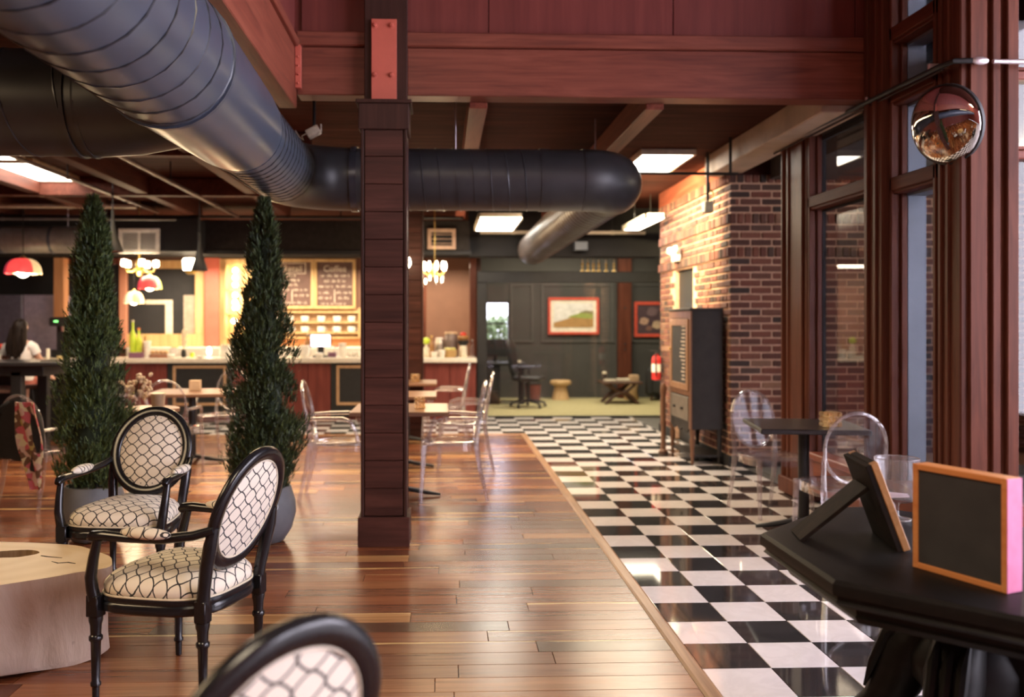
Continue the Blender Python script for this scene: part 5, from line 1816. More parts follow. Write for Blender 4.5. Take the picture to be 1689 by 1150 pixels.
segs = [(-40, 205, 0), (205, 275, 1), (275, 383, 2), (383, 470, 1), (470, 545, 1), (545, 660, 2), (660, 700, 1), (700, 742, 1), (742, 785, 1)]
for a, b_, kind in segs:
    x0, x1 = bx(a), bx(b_)
    if kind == 1:
        k = max(1, round((x1 - x0) / 0.33))
        for i in range(k):
            MB().cbox((x0 + (x1 - x0) * i / k + 0.004, 0.02, 0.08), (x0 + (x1 - x0) * (i + 1) / k - 0.004, 0.055, 0.855), 0.005).build('panel', M_CTR, bar)
    else:
        MB().cbox((x0 + 0.003, 0.015, 0.04), (x1 - 0.003, 0.055, 0.858), 0.005).build('chalkboard_panel', M_BLACK, bar)
        if kind == 2:
            ma, mb_ = x0 + 0.09, x1 - 0.09
            fr = MB()
            for p0, p1 in (((ma, -0.005, 0.78), (mb_, 0.02, 0.82)), ((ma, -0.005, 0.22), (mb_, 0.02, 0.26)), ((ma, -0.005, 0.26), (ma + 0.04, 0.02, 0.78)), ((mb_ - 0.04, -0.005, 0.26), (mb_, 0.02, 0.78))):
                fr.cbox(p0, p1, 0.004)
            fr.build('panel_frame', plain('tan_wood_frame', (0.50, 0.30, 0.16), 0.5) if 'tan_wood_frame' not in bpy.data.materials else bpy.data.materials['tan_wood_frame'], bar)

# the back wall of the bar
BW = 15.9


def slab(name, px0, py0, px1, py1, Y, d, mat, parent=None, st=True, c=0.008):
    p0, p1 = P(px0, py1, Y), P(px1, py0, Y)
    m = MB().cbox((p0.x, Y, p0.z), (p1.x, Y + d, p1.z), c)
    return struct(name, m, mat) if st else m.build(name, mat, parent)


slab('pillar.002', 337, 425, 361, 572, BW - 0.12, 0.17, M_REDPAINT)
slab('pillar.003', 196, 425, 208, 575, BW - 0.1, 0.15, wood('pinkish_wood_post', (0.42, 0.17, 0.10), (0.5, 0.22, 0.14), (0.58, 0.28, 0.18), 0.5, 2))
slab('pillar.004', 88, 425, 105, 530, 14.6, 0.2, wood('orange_wood_post', (0.42, 0.18, 0.08), (0.52, 0.25, 0.12), (0.6, 0.32, 0.17), 0.5, 2))
slab('trim_13', 361, 427, 374, 575, BW - 0.06, 0.09, M_GOLD)
slab('trim_14', 697, 426, 703, 585, 15.6, 0.05, M_REDV)
slab('trim_15', 105, 426, 196, 436, BW - 0.05, 0.08, M_RED)
slab('trim_16', 374, 427, 440, 437, BW - 0.05, 0.08, M_GOLD)

mr = thing('gold_frame_hatch', 'wide gold framed dark hatch behind the bar left of the red pillar', 'frame', (0, BW, 0))


def rp(px0, py0, px1, py1, d0, d1, nm, mat, par):
    p0, p1 = P(px0, py1, BW), P(px1, py0, BW)
    return MB().cbox((p0.x, d0, p0.z), (p1.x, d1, p1.z), 0.006).build(nm, mat, par)


rp(208, 430, 338, 443, -0.06, 0.02, 'frame_top', M_GOLD, mr)
rp(208, 551, 338, 572, -0.06, 0.02, 'frame_bottom', M_GOLD, mr)
rp(323, 443, 338, 551, -0.06, 0.02, 'frame_side', M_GOLD, mr)
rp(208, 443, 323, 551, 0.0, 0.04, 'dark_back', M_DARK, mr)
rp(240, 495, 285, 502, -0.02, 0.0, 'inner_frame', M_CREAM, mr)
rp(273, 502, 285, 551, -0.02, 0.0, 'inner_frame', M_CREAM, mr)
rp(303, 487, 322, 551, -0.02, 0.0, 'pale_panel', plain('pale_tan_panel', (0.34, 0.28, 0.22), 0.6), mr)

# niche of lit glass shelves
ORD = ('first', 'second', 'third', 'fourth', 'fifth', 'sixth', 'seventh')
ni = thing('lit_shelf', 'brightly lit golden shelf niche left of the darker cypress', 'shelf', (0, BW, 0))
rp(374, 437, 440, 572, 0.0, 0.04, 'back', M_GOLD, ni)
for yy in (477, 516, 555):
    rp(374, yy, 440, yy + 3, -0.16, 0.0, 'shelf_board', M_GOLD, ni)
rp(374, 437, 377, 572, -0.16, 0.0, 'side', M_GOLD, ni)
for i, (px, py) in enumerate([(388, 446), (388, 458), (388, 470), (388, 487), (388, 499), (388, 508), (386, 530)]):
    p = P(px, py, BW - 0.1)
    o = thing('globe_bulb', '%s glowing white globe bulb from the top of the lit shelf niche' % ORD[i], 'bulb', p, 0, 'globe bulbs in the lit niche')
    MB().ball((0, 0, 0), 0.045, 12, 8).build('globe', M_BULB, o, True)
    MB().lathe([(0.02, -0.06), (0.025, -0.035)], 8).build('socket', M_BRASS, o, True)
lamp('light_niche', 'POINT', (P(395, 480, BW - 0.5).x, BW - 0.5, 2.0), 14, WARM, 0.1)

# menu boards with chalk lettering
def menu(label, px0, py0, px1, py1, title, boxed, lines, seed):
    Y = BW - 0.05
    p0, p1 = P(px0, py1, Y), P(px1, py0, Y)
    t = thing('menu_board', label, 'menu board', (p0.x, Y, p0.z))
    W, H2 = p1.x - p0.x, p1.z - p0.z
    MB().box((0, 0, 0), (W, 0.02, H2)).build('slate', M_MENU, t)
    w = 0.05
    for nm, a, b_ in (('frame_top', (-w, -0.02, H2), (W + w, 0.03, H2 + w)), ('frame_bottom', (-w, -0.02, -w), (W + w, 0.03, 0)), ('frame_side', (-w, -0.02, 0), (0, 0.03, H2)), ('frame_side', (W, -0.02, 0), (W + w, 0.03, H2))):
        MB().cbox(a, b_, 0.006).build(nm, M_GOLD, t)
    cu = bpy.data.curves.new('heading', 'FONT')
    cu.body = title
    cu.size = 0.15
    cu.align_x = 'CENTER'
    cu.extrude = 0.001
    tmp = bpy.data.objects.new('heading', cu)
    COL.objects.link(tmp)
    me = bpy.data.meshes.new_from_object(tmp.evaluated_get(bpy.context.evaluated_depsgraph_get()))
    bpy.data.objects.remove(tmp)
    me.materials.clear()
    me.materials.append(M_CHALK)
    hd = link('heading', me, t)
    hd.location = (W / 2, -0.003, H2 - 0.17)
    hd.rotation_euler = (PI / 2, 0, 0)
    rnd = random.Random(seed)
    m = MB()
    if boxed:
        for a, b_ in (((W * 0.14, H2 - 0.21), (W * 0.86, H2 - 0.2)), ((W * 0.14, H2 - 0.03), (W * 0.86, H2 - 0.02)), ((W * 0.14, H2 - 0.2), (W * 0.16, H2 - 0.03)), ((W * 0.84, H2 - 0.2), (W * 0.86, H2 - 0.03))):
            m.box((a[0], -0.004, a[1]), (b_[0], 0.0, b_[1]))

    def words_(x0, x1, z):
        x = x0
        while x < x1 - 0.02:
            L = min(rnd.uniform(0.05, 0.11), x1 - x)
            # each word a run of small uneven strokes
            k = max(2, int(L / 0.02))
            for i in range(k):
                a = x + L * i / k
                hgt = rnd.choice((0.03, 0.03, 0.048))
                m.box((a, -0.004, z), (a + 0.006, 0, z + hgt))
                m.box((a, -0.004, z + rnd.choice((0.0, 0.012, 0.024))), (a + L / k * 0.8, 0, z + rnd.choice((0.006, 0.03))))
            x += L + 0.03
    for (a, b_, f) in lines:
        words_(W * a, W * b_, H2 * f)
    m.box((W * 0.48, -0.004, H2 * 0.06), (W * 0.5, 0, H2 * 0.38))
    stuff(m.build('chalk_lettering', M_CHALK, t))


menu('left of two brown chalkboard menus, boxed heading, behind the bar', 452, 432, 513, 505, 'Retail', True, [(0.1, 0.6, 0.66), (0.25, 0.7, 0.56), (0.2, 0.65, 0.46), (0.06, 0.42, 0.34), (0.54, 0.94, 0.34), (0.06, 0.42, 0.24), (0.54, 0.94, 0.22), (0.1, 0.9, 0.05)], 3)
menu('right of two brown chalkboard menus, Coffee heading, behind the bar', 523, 432, 582, 505, 'Coffee', False, [(0.1, 0.9, 0.66), (0.2, 0.8, 0.54), (0.04, 0.44, 0.42), (0.54, 0.96, 0.42), (0.04, 0.4, 0.28), (0.54, 0.96, 0.28), (0.04, 0.4, 0.16), (0.6, 0.9, 0.16), (0.1, 0.8, 0.03)], 9)

ms = thing('mug_rack', 'golden wall rack of cream mugs under the chalkboard menus', 'rack', (0, BW, 0))
rp(440, 510, 594, 556, 0.0, 0.04, 'back', plain('tan_rack_back', (0.42, 0.27, 0.15), 0.5), ms)
for yy in (514, 531, 548, 556):
    rp(440, yy, 594, yy + 2.5, -0.10, 0.0, 'shelf_board', M_GOLD, ms)
rp(592, 508, 595, 558, -0.10, 0.0, 'side', M_GOLD, ms)
mug0 = None
for px in (455, 478, 503, 530, 556, 580):
    for py in (531, 548):
        p = P(px, py, BW - 0.055)
        lab = 'cream mug, %s from the left in the %s row of the golden rack' % (ORD[(455, 478, 503, 530, 556, 580).index(px)], 'upper' if py < 540 else 'lower')
        if mug0 is None:
            mug0 = thing('mug', lab, 'mug', p, 0, 'cream mugs on the rack')
            MB().lathe([(0.055, 0.003), (0.065, 0.02), (0.072, 0.10), (0.068, 0.10), (0.06, 0.02), (0.0, 0.012)], 14, caps=False).build('body', M_WHITE, mug0, True, 60)
            MB().tube([(0.068, 0, 0.08), (0.10, 0, 0.07), (0.10, 0, 0.04), (0.066, 0, 0.03)], 0.008, 6).build('handle', M_WHITE, mug0, True)
        else:
            copy_tree(mug0, p, random.uniform(-0.5, 3), lab)
slab('trim_17', 440, 558, 594, 576, BW - 0.02, 0.06, wood('orange_dado', (0.40, 0.16, 0.06), (0.5, 0.22, 0.09), (0.6, 0.3, 0.14), 0.5, 0))
slab('counter_back_ledge', 208, 573, 600, 590, 15.3, 0.58, M_STONE)

# fridge at the left
pf = P(38, 590, 14.8)
fr_ = thing('tall_refrigerator', 'tall lavender grey two-sided refrigerator behind the bar at far left', 'refrigerator', (pf.x, 14.8, 0), R(12))
M_LAV = plain('lavender_grey_enamel', (0.24, 0.20, 0.28), 0.45)
M_SLT = plain('slate_blue_enamel', (0.13, 0.125, 0.175), 0.45)
MB().cbox((0, 0, 0.05), (0.62, 0.9, 1.92), 0.012).build('body', M_LAV, fr_)
MB().cbox((-0.9, -0.02, 0.05), (-0.01, 0.75, 1.92), 0.012).build('door', M_SLT, fr_).rotation_euler = (0, 0, R(-24))
MB().tube([(0.06, -0.03, 0.9), (0.06, -0.05, 0.95), (0.06, -0.05, 1.4), (0.06, -0.03, 1.45)], 0.012, 8).build('handle', M_CHROME, fr_, True)
p = P(108, 560, 14.1)
es = thing('coffee_machine', 'black coffee machine with green display half hidden by the left cypress', 'coffee machine', (P(88, 560, 14.0).x, 13.9, 0.932))
MB().cbox((0, 0, 0), (0.34, 0.36, 0.12), 0.01).cbox((0.02, 0.16, 0.12), (0.32, 0.36, 0.50), 0.01).build('body', M_BLACK, es)
MB().cbox((-0.02, -0.02, 0.48), (0.36, 0.38, 0.62), 0.02).build('hopper_head', M_BLACK, es)
MB().box((0.06, -0.022, 0.545), (0.12, -0.018, 0.565)).build('display', emit('green_display', (0.2, 0.9, 0.2), 2.0), es)
MB().tube([(0.17, 0.02, 0.48), (0.17, 0.02, 0.40)], 0.025, 8).build('spout', M_CHROME, es, True)


# ---- things standing on the bar counter
CTZ = 0.9305


def on_bar(px, py=586):
    y0 = CY0 + 0.08 + max(0, (590 - py)) * 0.06
    y0 = min(y0, CY0 + 0.5)
    return Vector((P(px, py, y0).x, y0, CTZ))


def lathe_thing(name, label, cat, px, prof, mat, n=16, py=586, group=None, cap=None, s=1.0):
    t = thing(name, label, cat, on_bar(px, py), 0, group, s)
    MB().lathe(prof, n).build('body', mat, t, True, 50)
    if cap:
        MB().lathe(cap[0], n).build('lid' if len(cap) < 3 else cap[2], cap[1], t, True, 50)
    return t


M_LIME = plain('lime_green_plastic', (0.55, 0.72, 0.06), 0.35)
M_PURP = plain('purple_card', (0.20, 0.09, 0.16), 0.6)
M_TAN = plain('tan_paper', (0.5, 0.34, 0.2), 0.7)
M_AMBG = plain('amber_bottle_glass', (0.32, 0.16, 0.06), 0.15)
M_STEEL = plain('brushed_steel', (0.5, 0.46, 0.42), 0.28, 0.8)
M_WICK = wood('woven_wicker', (0.34, 0.2, 0.08), (0.48, 0.31, 0.13), (0.6, 0.42, 0.2), 0.7, 0, 3.0)


def bottle_prof(r, h):
    return [(r * 0.9, 0.0), (r, 0.008), (r, h * 0.6), (r * 0.75, h * 0.68), (r * 0.36, h * 0.76), (r * 0.34, h * 0.97)]


def jar_prof(r, h):
    return [(r * 0.94, 0.0), (r, 0.01), (r, h * 0.84), (r * 0.85, h * 0.92), (r * 0.85, h * 0.96)]


def lidp(r, h, t=0.02):
    return [(r, h), (r, h + t), (r * 0.9, h + t + 0.004)]


lathe_thing('syrup_bottle', 'tall lime green bottle on the bar beside the left cypress', 'bottle', 219, bottle_prof(0.045, 0.56), M_LIME, cap=(lidp(0.02, 0.545, 0.03), M_CREAM, 'cap'), py=582)
lathe_thing('syrup_bottle', 'shorter lime green bottle just right of the tall green one', 'bottle', 229, bottle_prof(0.045, 0.43), M_LIME, cap=(lidp(0.02, 0.42, 0.03), plain('orange_cap', (0.7, 0.2, 0.05), 0.4), 'cap'), py=582)
lathe_thing('beer_bottle', 'brown bottle behind the lime green bottles on the bar', 'bottle', 239, bottle_prof(0.04, 0.34), M_AMBG, cap=(lidp(0.016, 0.33, 0.015), M_BRASS, 'cap'), py=580)
bxs = [('card_box', 'purple card box on the bar under the lime green bottles', 225, 0.20, 0.12, 0.08, M_PURP, 588), ('card_box', 'small purple box on the bar right of the till screen', 548, 0.12, 0.1, 0.07, M_PURP, 584), ('wooden_tray', 'low brown wooden tray of pastries on the bar before the gold frame', 262, 0.30, 0.16, 0.05, plain('tray_wood', (0.3, 0.14, 0.09), 0.5), 587)]
for nm, lb, px, w, d, h, mt, py in bxs:
    q = on_bar(px, py)
    t = thing(nm, lb, 'box' if 'box' in nm else 'tray', q)
    MB().cbox((-w / 2, -d / 2, 0), (w / 2, d / 2, h), 0.004).build('body', mt, t)
    MB().cbox((-w / 2 - 0.004, -d / 2 - 0.004, h * 0.8), (w / 2 + 0.004, d / 2 + 0.004, h + 0.004), 0.004).build('lid' if 'box' in nm else 'rim', mt, t)
q = on_bar(262, 587)
for i, dx in enumerate((-0.09, -0.02, 0.05, 0.11)):
    tag(MB().ball((q.x + dx, q.y, CTZ + 0.085), (0.038, 0.045, 0.03), 10, 6).build('bun', plain('baked_crust', (0.62, 0.40, 0.2), 0.6) if 'baked_crust' not in bpy.data.materials else bpy.data.materials['baked_crust'], None, True), '%s baked bun from the left on the wooden tray on the bar' % ORD[i], 'bun', 'buns on the tray')
lathe_thing('paper_cup', 'tall white paper cup on the bar left of the pastry tray', 'cup', 243, [(0.035, 0), (0.038, 0.005), (0.055, 0.24)], M_WHITE, cap=(lidp(0.058, 0.24, 0.012), M_WHITE), py=588)
lathe_thing('glass_jar', 'squat glass jar of wrapped sweets on the bar right of the tray', 'jar', 288, jar_prof(0.07, 0.15), M_CUP, cap=(lidp(0.055, 0.15), M_BRASS), py=585)
lathe_thing('sugar_bowl', 'white sugar bowl on the bar below the gold frame corner', 'bowl', 282, [(0.03, 0), (0.05, 0.02), (0.06, 0.055), (0.055, 0.06)], M_WHITE, py=589)
# plume of dried white grass in a vase
q = on_bar(303, 584)
t = thing('dried_grass_vase', 'small dark vase of tall dried white grass on the bar', 'vase', q)
MB().lathe([(0.03, 0), (0.045, 0.03), (0.035, 0.09), (0.028, 0.12)], 12).build('vase', M_BLACK, t, True)
m = MB()
rnd = random.Random(5)
for k in range(46):
    a, z0 = rnd.uniform(0, 6.28), rnd.uniform(0.1, 0.36)
    r = 0.05 * (1 - abs(z0 - 0.24) / 0.3)
    m.tube([(0, 0, z0), (r * math.cos(a) * 0.6, r * math.sin(a), z0 + 0.05), (r * math.cos(a) + 0.02, r * math.sin(a), z0 + 0.09)], [0.008, 0.009, 0.002], 5)
stuff(m.build('dried_grass', M_CREAM, t, True))
lathe_thing('votive_glass', 'lit votive glass on the bar before the red pillar', 'candle holder', 345, [(0.04, 0), (0.05, 0.01), (0.055, 0.09)], M_CUP, cap=([(0.03, 0.05), (0.034, 0.10), (0.02, 0.15), (0.0, 0.16)], M_BULB, 'flame'), py=584)
lathe_thing('white_dish', 'low white dish on the bar below the gold strip', 'dish', 330, [(0.03, 0), (0.07, 0.02), (0.075, 0.03)], M_WHITE, py=589)
lathe_thing('round_jar', 'round white jar at the left foot of the darker cypress on the bar', 'jar', 372, jar_prof(0.085, 0.18), M_WHITE, cap=(lidp(0.07, 0.175), M_CREAM), py=586)
lathe_thing('lime_cup', 'small lime green cup on the bar left of the votive glass', 'cup', 317, [(0.03, 0), (0.034, 0.07)], M_LIME, py=584)
# right section
lathe_thing('white_canister', 'white canister on the bar right of the darker cypress', 'canister', 503, jar_prof(0.08, 0.17), M_WHITE, cap=(lidp(0.07, 0.163), M_WHITE), py=587)
lathe_thing('shaker_bottle', 'amber shaker bottle behind the white canister on the bar', 'bottle', 507, bottle_prof(0.05, 0.34), M_AMBG, cap=(lidp(0.02, 0.33, 0.03), M_STEEL, 'cap'), py=582)
q = on_bar(529, 583)
t = thing('till_screen', 'till with a glowing pale pink screen on the bar', 'monitor', q)
MB().cbox((-0.165, -0.02, 0.15), (0.165, 0.02, 0.36), 0.012).build('casing', M_BLACK, t)
MB().cbox((-0.15, -0.024, 0.165), (0.15, -0.018, 0.345), 0.003).build('screen', M_SCREEN, t)
MB().cbox((-0.05, 0.0, 0.02), (0.05, 0.03, 0.2), 0.006).build('stand', M_BLACK, t)
MB().cbox((-0.12, -0.07, 0.0), (0.12, 0.09, 0.022), 0.006).build('base', M_BLACK, t)
lathe_thing('cream_bowl', 'small cream bowl in front of the till screen', 'bowl', 527, [(0.035, 0), (0.055, 0.02), (0.058, 0.07), (0.05, 0.075)], M_WHITE, py=589)
lathe_thing('tall_white_cup', 'tall white cup with lid on the bar right of the till', 'cup', 565, [(0.042, 0), (0.045, 0.005), (0.055, 0.2)], M_WHITE, cap=(lidp(0.058, 0.2, 0.015), M_WHITE), py=587)
lathe_thing('sauce_jar', 'small clear jar with red lid behind the purple box', 'jar', 555, jar_prof(0.05, 0.16), M_CUP, cap=(lidp(0.045, 0.155), plain('red_lid', (0.5, 0.06, 0.04), 0.4)), py=582)
for i, px in enumerate((577, 584, 591)):
    lathe_thing('espresso_cup', ('leftmost', 'middle', 'rightmost')[i] + ' small white espresso cup of three on the bar beside the boarded column', 'cup', px, [(0.022, 0), (0.03, 0.01), (0.042, 0.075)], M_WHITE, py=586, group='espresso cups by the column')
# far right section
lathe_thing('bottle_with_ball', 'bottle topped with a lime green ball right of the second boarded column', 'bottle', 703, bottle_prof(0.05, 0.22), M_CREAM, cap=([(0.02, 0.20), (0.05, 0.225), (0.06, 0.26), (0.045, 0.295), (0.0, 0.31)], M_LIME, 'stopper'), py=586)
lathe_thing('slim_bottle', 'slim amber bottle beside the green topped bottle', 'bottle', 712, bottle_prof(0.035, 0.32), M_AMBG, cap=(lidp(0.015, 0.31, 0.02), M_BRASS, 'cap'), py=584)
lathe_thing('grey_jar', 'grey jar with white lid on the right end of the bar', 'jar', 725, jar_prof(0.07, 0.29), M_STEEL, cap=(lidp(0.06, 0.275), M_WHITE), py=580)
lathe_thing('big_canister', 'large grey canister with tan lid at the right end of the bar', 'canister', 744, jar_prof(0.105, 0.38), plain('smoky_canister', (0.18, 0.13, 0.12), 0.2), cap=(lidp(0.10, 0.36, 0.025), M_TAN), py=578)
q = on_bar(742, 587)
t = thing('wicker_basket', 'round wicker basket of wrapped snacks at the right end of the bar', 'basket', q)
MB().lathe([(0.09, 0.0), (0.105, 0.03), (0.112, 0.11), (0.105, 0.115), (0.095, 0.03)], 20).build('basket', M_WICK, t, True)
for k in range(6):
    MB().ball((0.055 * math.cos(k), 0.055 * math.sin(k), 0.125), (0.035, 0.035, 0.025), 8, 5).build('snack', plain('snack_wrap', (0.55, 0.5, 0.15), 0.4) if 'snack_wrap' not in bpy.data.materials else bpy.data.materials['snack_wrap'], t, True)
for i, (px, h) in enumerate(((716, 0.09), (729, 0.12))):
    lathe_thing('white_cup', ('low white cup before the grey jar on the bar', 'white cup left of the wicker basket')[i], 'cup', px, [(0.035, 0), (0.04, 0.01), (0.055, h)], M_WHITE, py=589)
q = on_bar(764, 586)
t = thing('coffee_grinder', 'coffee grinder with red cap and black bowl at the right end of the bar', 'grinder', q)
MB().lathe([(0.06, 0.0), (0.065, 0.02), (0.06, 0.16), (0.05, 0.18)], 16).build('base', M_CREAM, t, True)
MB().lathe([(0.05, 0.18), (0.085, 0.22), (0.095, 0.255), (0.06, 0.26)], 16).build('bowl', M_BLACK, t, True)
MB().lathe([(0.06, 0.26), (0.09, 0.30), (0.085, 0.335)], 16).build('hopper', M_AMBG, t, True)
MB().lathe([(0.045, 0.335), (0.05, 0.36), (0.035, 0.385), (0, 0.39)], 16).build('cap', plain('red_cap', (0.6, 0.05, 0.03), 0.35), t, True)
lathe_thing('small_bottle', 'small clear bottle at the very right end of the bar', 'bottle', 779, bottle_prof(0.035, 0.26), M_CUP, cap=(lidp(0.014, 0.25, 0.02), M_STEEL, 'cap'), py=586)
# ================================================================== high table, person, jacket and flowers at the left
ht = thing('high_table', 'black high table with stretchers at the left edge before the bar', 'table', (-5.0, 10.0, 0))
MB().cbox((-1.2, -0.42, 1.005), (0.98, 0.42, 1.05), 0.008).build('table_top', M_TOPK, ht)
MB().cbox((-1.1, -0.36, 0.90), (0.78, 0.36, 1.005), 0.006).build('apron', M_BLACK, ht)
MB().cbox((-1.08, 0.355, 0.55), (0.22, 0.375, 0.90), 0.004).build('back_panel', M_BLACK, ht)
for x in (-1.1, 0.44):
    for y_ in (-0.36, 0.26):
        MB().cbox((x, y_, 0), (x + 0.11, y_ + 0.1, 0.95), 0.006).build('leg', M_BLACK, ht)
for y_ in (-0.33, 0.29):
    MB().cbox((-1.0, y_, 0.72), (0.44, y_ + 0.04, 0.76), 0.004).build('stretcher', M_PIPEB, ht)
    MB().cbox((-1.0, y_, 0.28), (0.44, y_ + 0.04, 0.34), 0.004).build('stretcher', M_BLACK, ht)
for k, x in enumerate((-5.05, -4.62)):
    t = thing('bar_stool', ('black bar stool under the left end of the high table', 'black bar stool under the right end of the high table')[k], 'stool', (x, 9.95, 0), 0, 'stools under the high table')
    MB().cbox((-0.15, -0.15, 0.42), (0.15, 0.15, 0.46), 0.008).build('seat', M_BLACK, t)
    for sx in (-1, 1):
        for sy in (-1, 1):
            MB().tube([(sx * 0.12, sy * 0.12, 0.43), (sx * 0.15, sy * 0.15, 0)], 0.016, 8).build('leg', M_BLACK, t, True)
    MB().cbox((-0.14, -0.012, 0.18), (0.14, 0.012, 0.2), 0.003).build('stretcher', M_BLACK, t)

PX_, PY_ = P(33, 560, 10.75).x, 10.75
ps = thing('tall_stool', 'black tall stool carrying the seated person behind the high table', 'stool', (PX_, PY_ + 0.02, 0))
MB().lathe([(0.17, 0.70), (0.18, 0.72), (0.17, 0.74)], 20).build('seat', M_BLACK, ps, True)
for k in range(4):
    a = PI / 4 + k * PI / 2
    MB().tube([(0.12 * math.cos(a), 0.12 * math.sin(a), 0.71), (0.19 * math.cos(a), 0.19 * math.sin(a), 0)], 0.015, 8).build('leg', M_BLACK, ps, True)
MB().tube(arc((0, 0, 0.28), 0.165, 0, 2 * PI * 23 / 24, 23), 0.01, 6, True).build('foot_ring', M_BLACK, ps, True)


def skin_body(name, joints, edges, mat, parent, root=0, sub=2):
    me = bpy.data.meshes.new(name)
    me.from_pydata([j[0] for j in joints], edges, [])
    o = bpy.data.objects.new(name, me)
    COL.objects.link(o)
    sk = o.modifiers.new('skin', 'SKIN')
    me.skin_vertices[0].data
    for i, j in enumerate(joints):
        r = j[1]
        me.skin_vertices[0].data[i].radius = r if isinstance(r, tuple) else (r, r)
        me.skin_vertices[0].data[i].use_root = (i == root)
    su = o.modifiers.new('sub', 'SUBSURF')
    su.levels = su.render_levels = sub
    dg = bpy.context.evaluated_depsgraph_get()
    me2 = bpy.data.meshes.new_from_object(o.evaluated_get(dg))
    bpy.data.objects.remove(o)
    me2.shade_smooth()
    me2.name = name
    me2.materials.clear()
    me2.materials.append(mat)
    return link(name, me2, parent)


# a woman seen from behind, sitting on the stool, right arm reaching to a cup on the bar side
M_SKIN = plain('skin', (0.55, 0.30, 0.21), 0.5, 0, 0.06)
M_HAIR = wood('dark_brown_hair', (0.008, 0.005, 0.004), (0.016, 0.010, 0.008), (0.03, 0.019, 0.014), 0.5, 2, 2.0, spec=0.1)
M_SHIRT = plain('white_knit', (0.72, 0.66, 0.62), 0.8, 0, 0.06)
pe = thing('person', 'person with long dark hair and white top sitting with back to us at far left', 'person', (PX_, PY_, 0.07), 0, None, 0.9)
J = [((0, 0, 0.80), (0.155, 0.115)), ((0, 0.0, 0.95), (0.125, 0.095)), ((0, -0.01, 1.12), (0.145, 0.10)), ((0, 0.0, 1.26), (0.13, 0.075)), ((0, 0.0, 1.34), 0.05), ((0.0, 0.02, 1.42), 0.052), ((0.0, 0.025, 1.50), (0.078, 0.092)), ((0.0, 0.02, 1.58), (0.06, 0.07)),
     ((0.15, 0.0, 1.25), 0.055), ((0.24, 0.04, 1.06), 0.043), ((0.31, 0.18, 0.99), 0.034), ((0.355, 0.26, 1.0), 0.026),
     ((-0.15, 0.0, 1.25), 0.055), ((-0.23, 0.05, 1.06), 0.043), ((-0.16, 0.24, 1.02), 0.034), ((-0.12, 0.32, 1.02), 0.026),
     ((0.10, 0.05, 0.80), 0.09), ((0.20, 0.36, 0.80), 0.062), ((0.30, 0.20, 0.84), 0.048), ((0.37, 0.02, 0.845), 0.034),
     ((-0.10, 0.06, 0.80), 0.09), ((-0.12, 0.42, 0.78), 0.065), ((-0.12, 0.40, 0.50), 0.05), ((-0.12, 0.36, 0.30), 0.034), ((-0.12, 0.48, 0.27), 0.028),
     ((0.46, -0.02, 0.81), 0.026)]
E_ = [(0, 1), (1, 2), (2, 3), (3, 4), (4, 5), (5, 6), (6, 7), (3, 8), (8, 9), (9, 10), (10, 11), (3, 12), (12, 13), (13, 14), (14, 15), (0, 16), (16, 17), (17, 18), (18, 19), (0, 20), (20, 21), (21, 22), (22, 23), (23, 24), (19, 25)]
skin_body('body', J, E_, M_SKIN, pe)
for nm, hx, hy, hz, sg in (('hand', 0.355, 0.26, 1.0, 1), ('hand', -0.12, 0.32, 1.02, -1)):
    JJ = [((hx, hy, hz), (0.028, 0.016)), ((hx + 0.01 * sg, hy + 0.05, hz), (0.034, 0.014))]
    EE = [(0, 1)]
    for k in range(4):
        u = (k - 1.5) * 0.018
        b0 = len(JJ)
        L = (0.03, 0.036, 0.034, 0.026)[k]
        JJ += [((hx + 0.01 * sg + u, hy + 0.075, hz + 0.002), 0.0085), ((hx + u + 0.008 * sg, hy + 0.075 + L, hz - 0.006), 0.008), ((hx + u, hy + 0.075 + L * 1.5, hz - 0.028), 0.007)]
        EE += [(1, b0), (b0, b0 + 1), (b0 + 1, b0 + 2)]
    b0 = len(JJ)
    JJ += [((hx - 0.032 * sg, hy + 0.035, hz - 0.004), 0.010), ((hx - 0.042 * sg, hy + 0.07, hz - 0.014), 0.008)]
    EE += [(0, b0), (b0, b0 + 1)]
    skin_body(nm, JJ, EE, M_SKIN, pe, 0, 1)
# face features on the far side, ears
MB().ball((0.0, 0.122, 1.485), (0.013, 0.018, 0.02), 8, 6).build('nose', M_SKIN, pe, True)
for sx in (-1, 1):
    MB().ball((sx * 0.082, 0.025, 1.49), (0.01, 0.02, 0.03), 8, 6).build('ear', M_SKIN, pe, True)
    MB().ball((sx * 0.03, 0.105, 1.505), (0.013, 0.01, 0.009), 8, 6).build('eye', M_WHITE, pe, True)
MB().ball((0, 0.112, 1.445), (0.022, 0.008, 0.007), 8, 6).build('mouth', plain('lips', (0.5, 0.2, 0.17), 0.4), pe, True)
# shirt: tube round the trunk with short sleeves
rings = []
for z, a, b_, y_ in ((0.80, 0.185, 0.14, 0), (0.86, 0.175, 0.135, 0), (0.95, 0.15, 0.12, 0), (1.05, 0.157, 0.12, -0.005), (1.14, 0.168, 0.125, -0.008), (1.22, 0.172, 0.112, -0.005), (1.28, 0.14, 0.09, 0), (1.315, 0.08, 0.07, 0)):
    rings.append([(a * math.cos(2 * PI * k / 24) * (1 + 0.02 * math.sin(5 * k + z * 30)), y_ + b_ * math.sin(2 * PI * k / 24), z) for k in range(24)])
sh = MB().loft(rings, caps=False)
for sx in (-1, 1):
    sh.tube([(sx * 0.11, 0, 1.25), (sx * 0.165, 0.003, 1.225), (sx * 0.205, 0.02, 1.14)], [0.075, 0.072, 0.064], 14, caps=False)
sh.build('shirt', M_SHIRT, pe, True, 70)
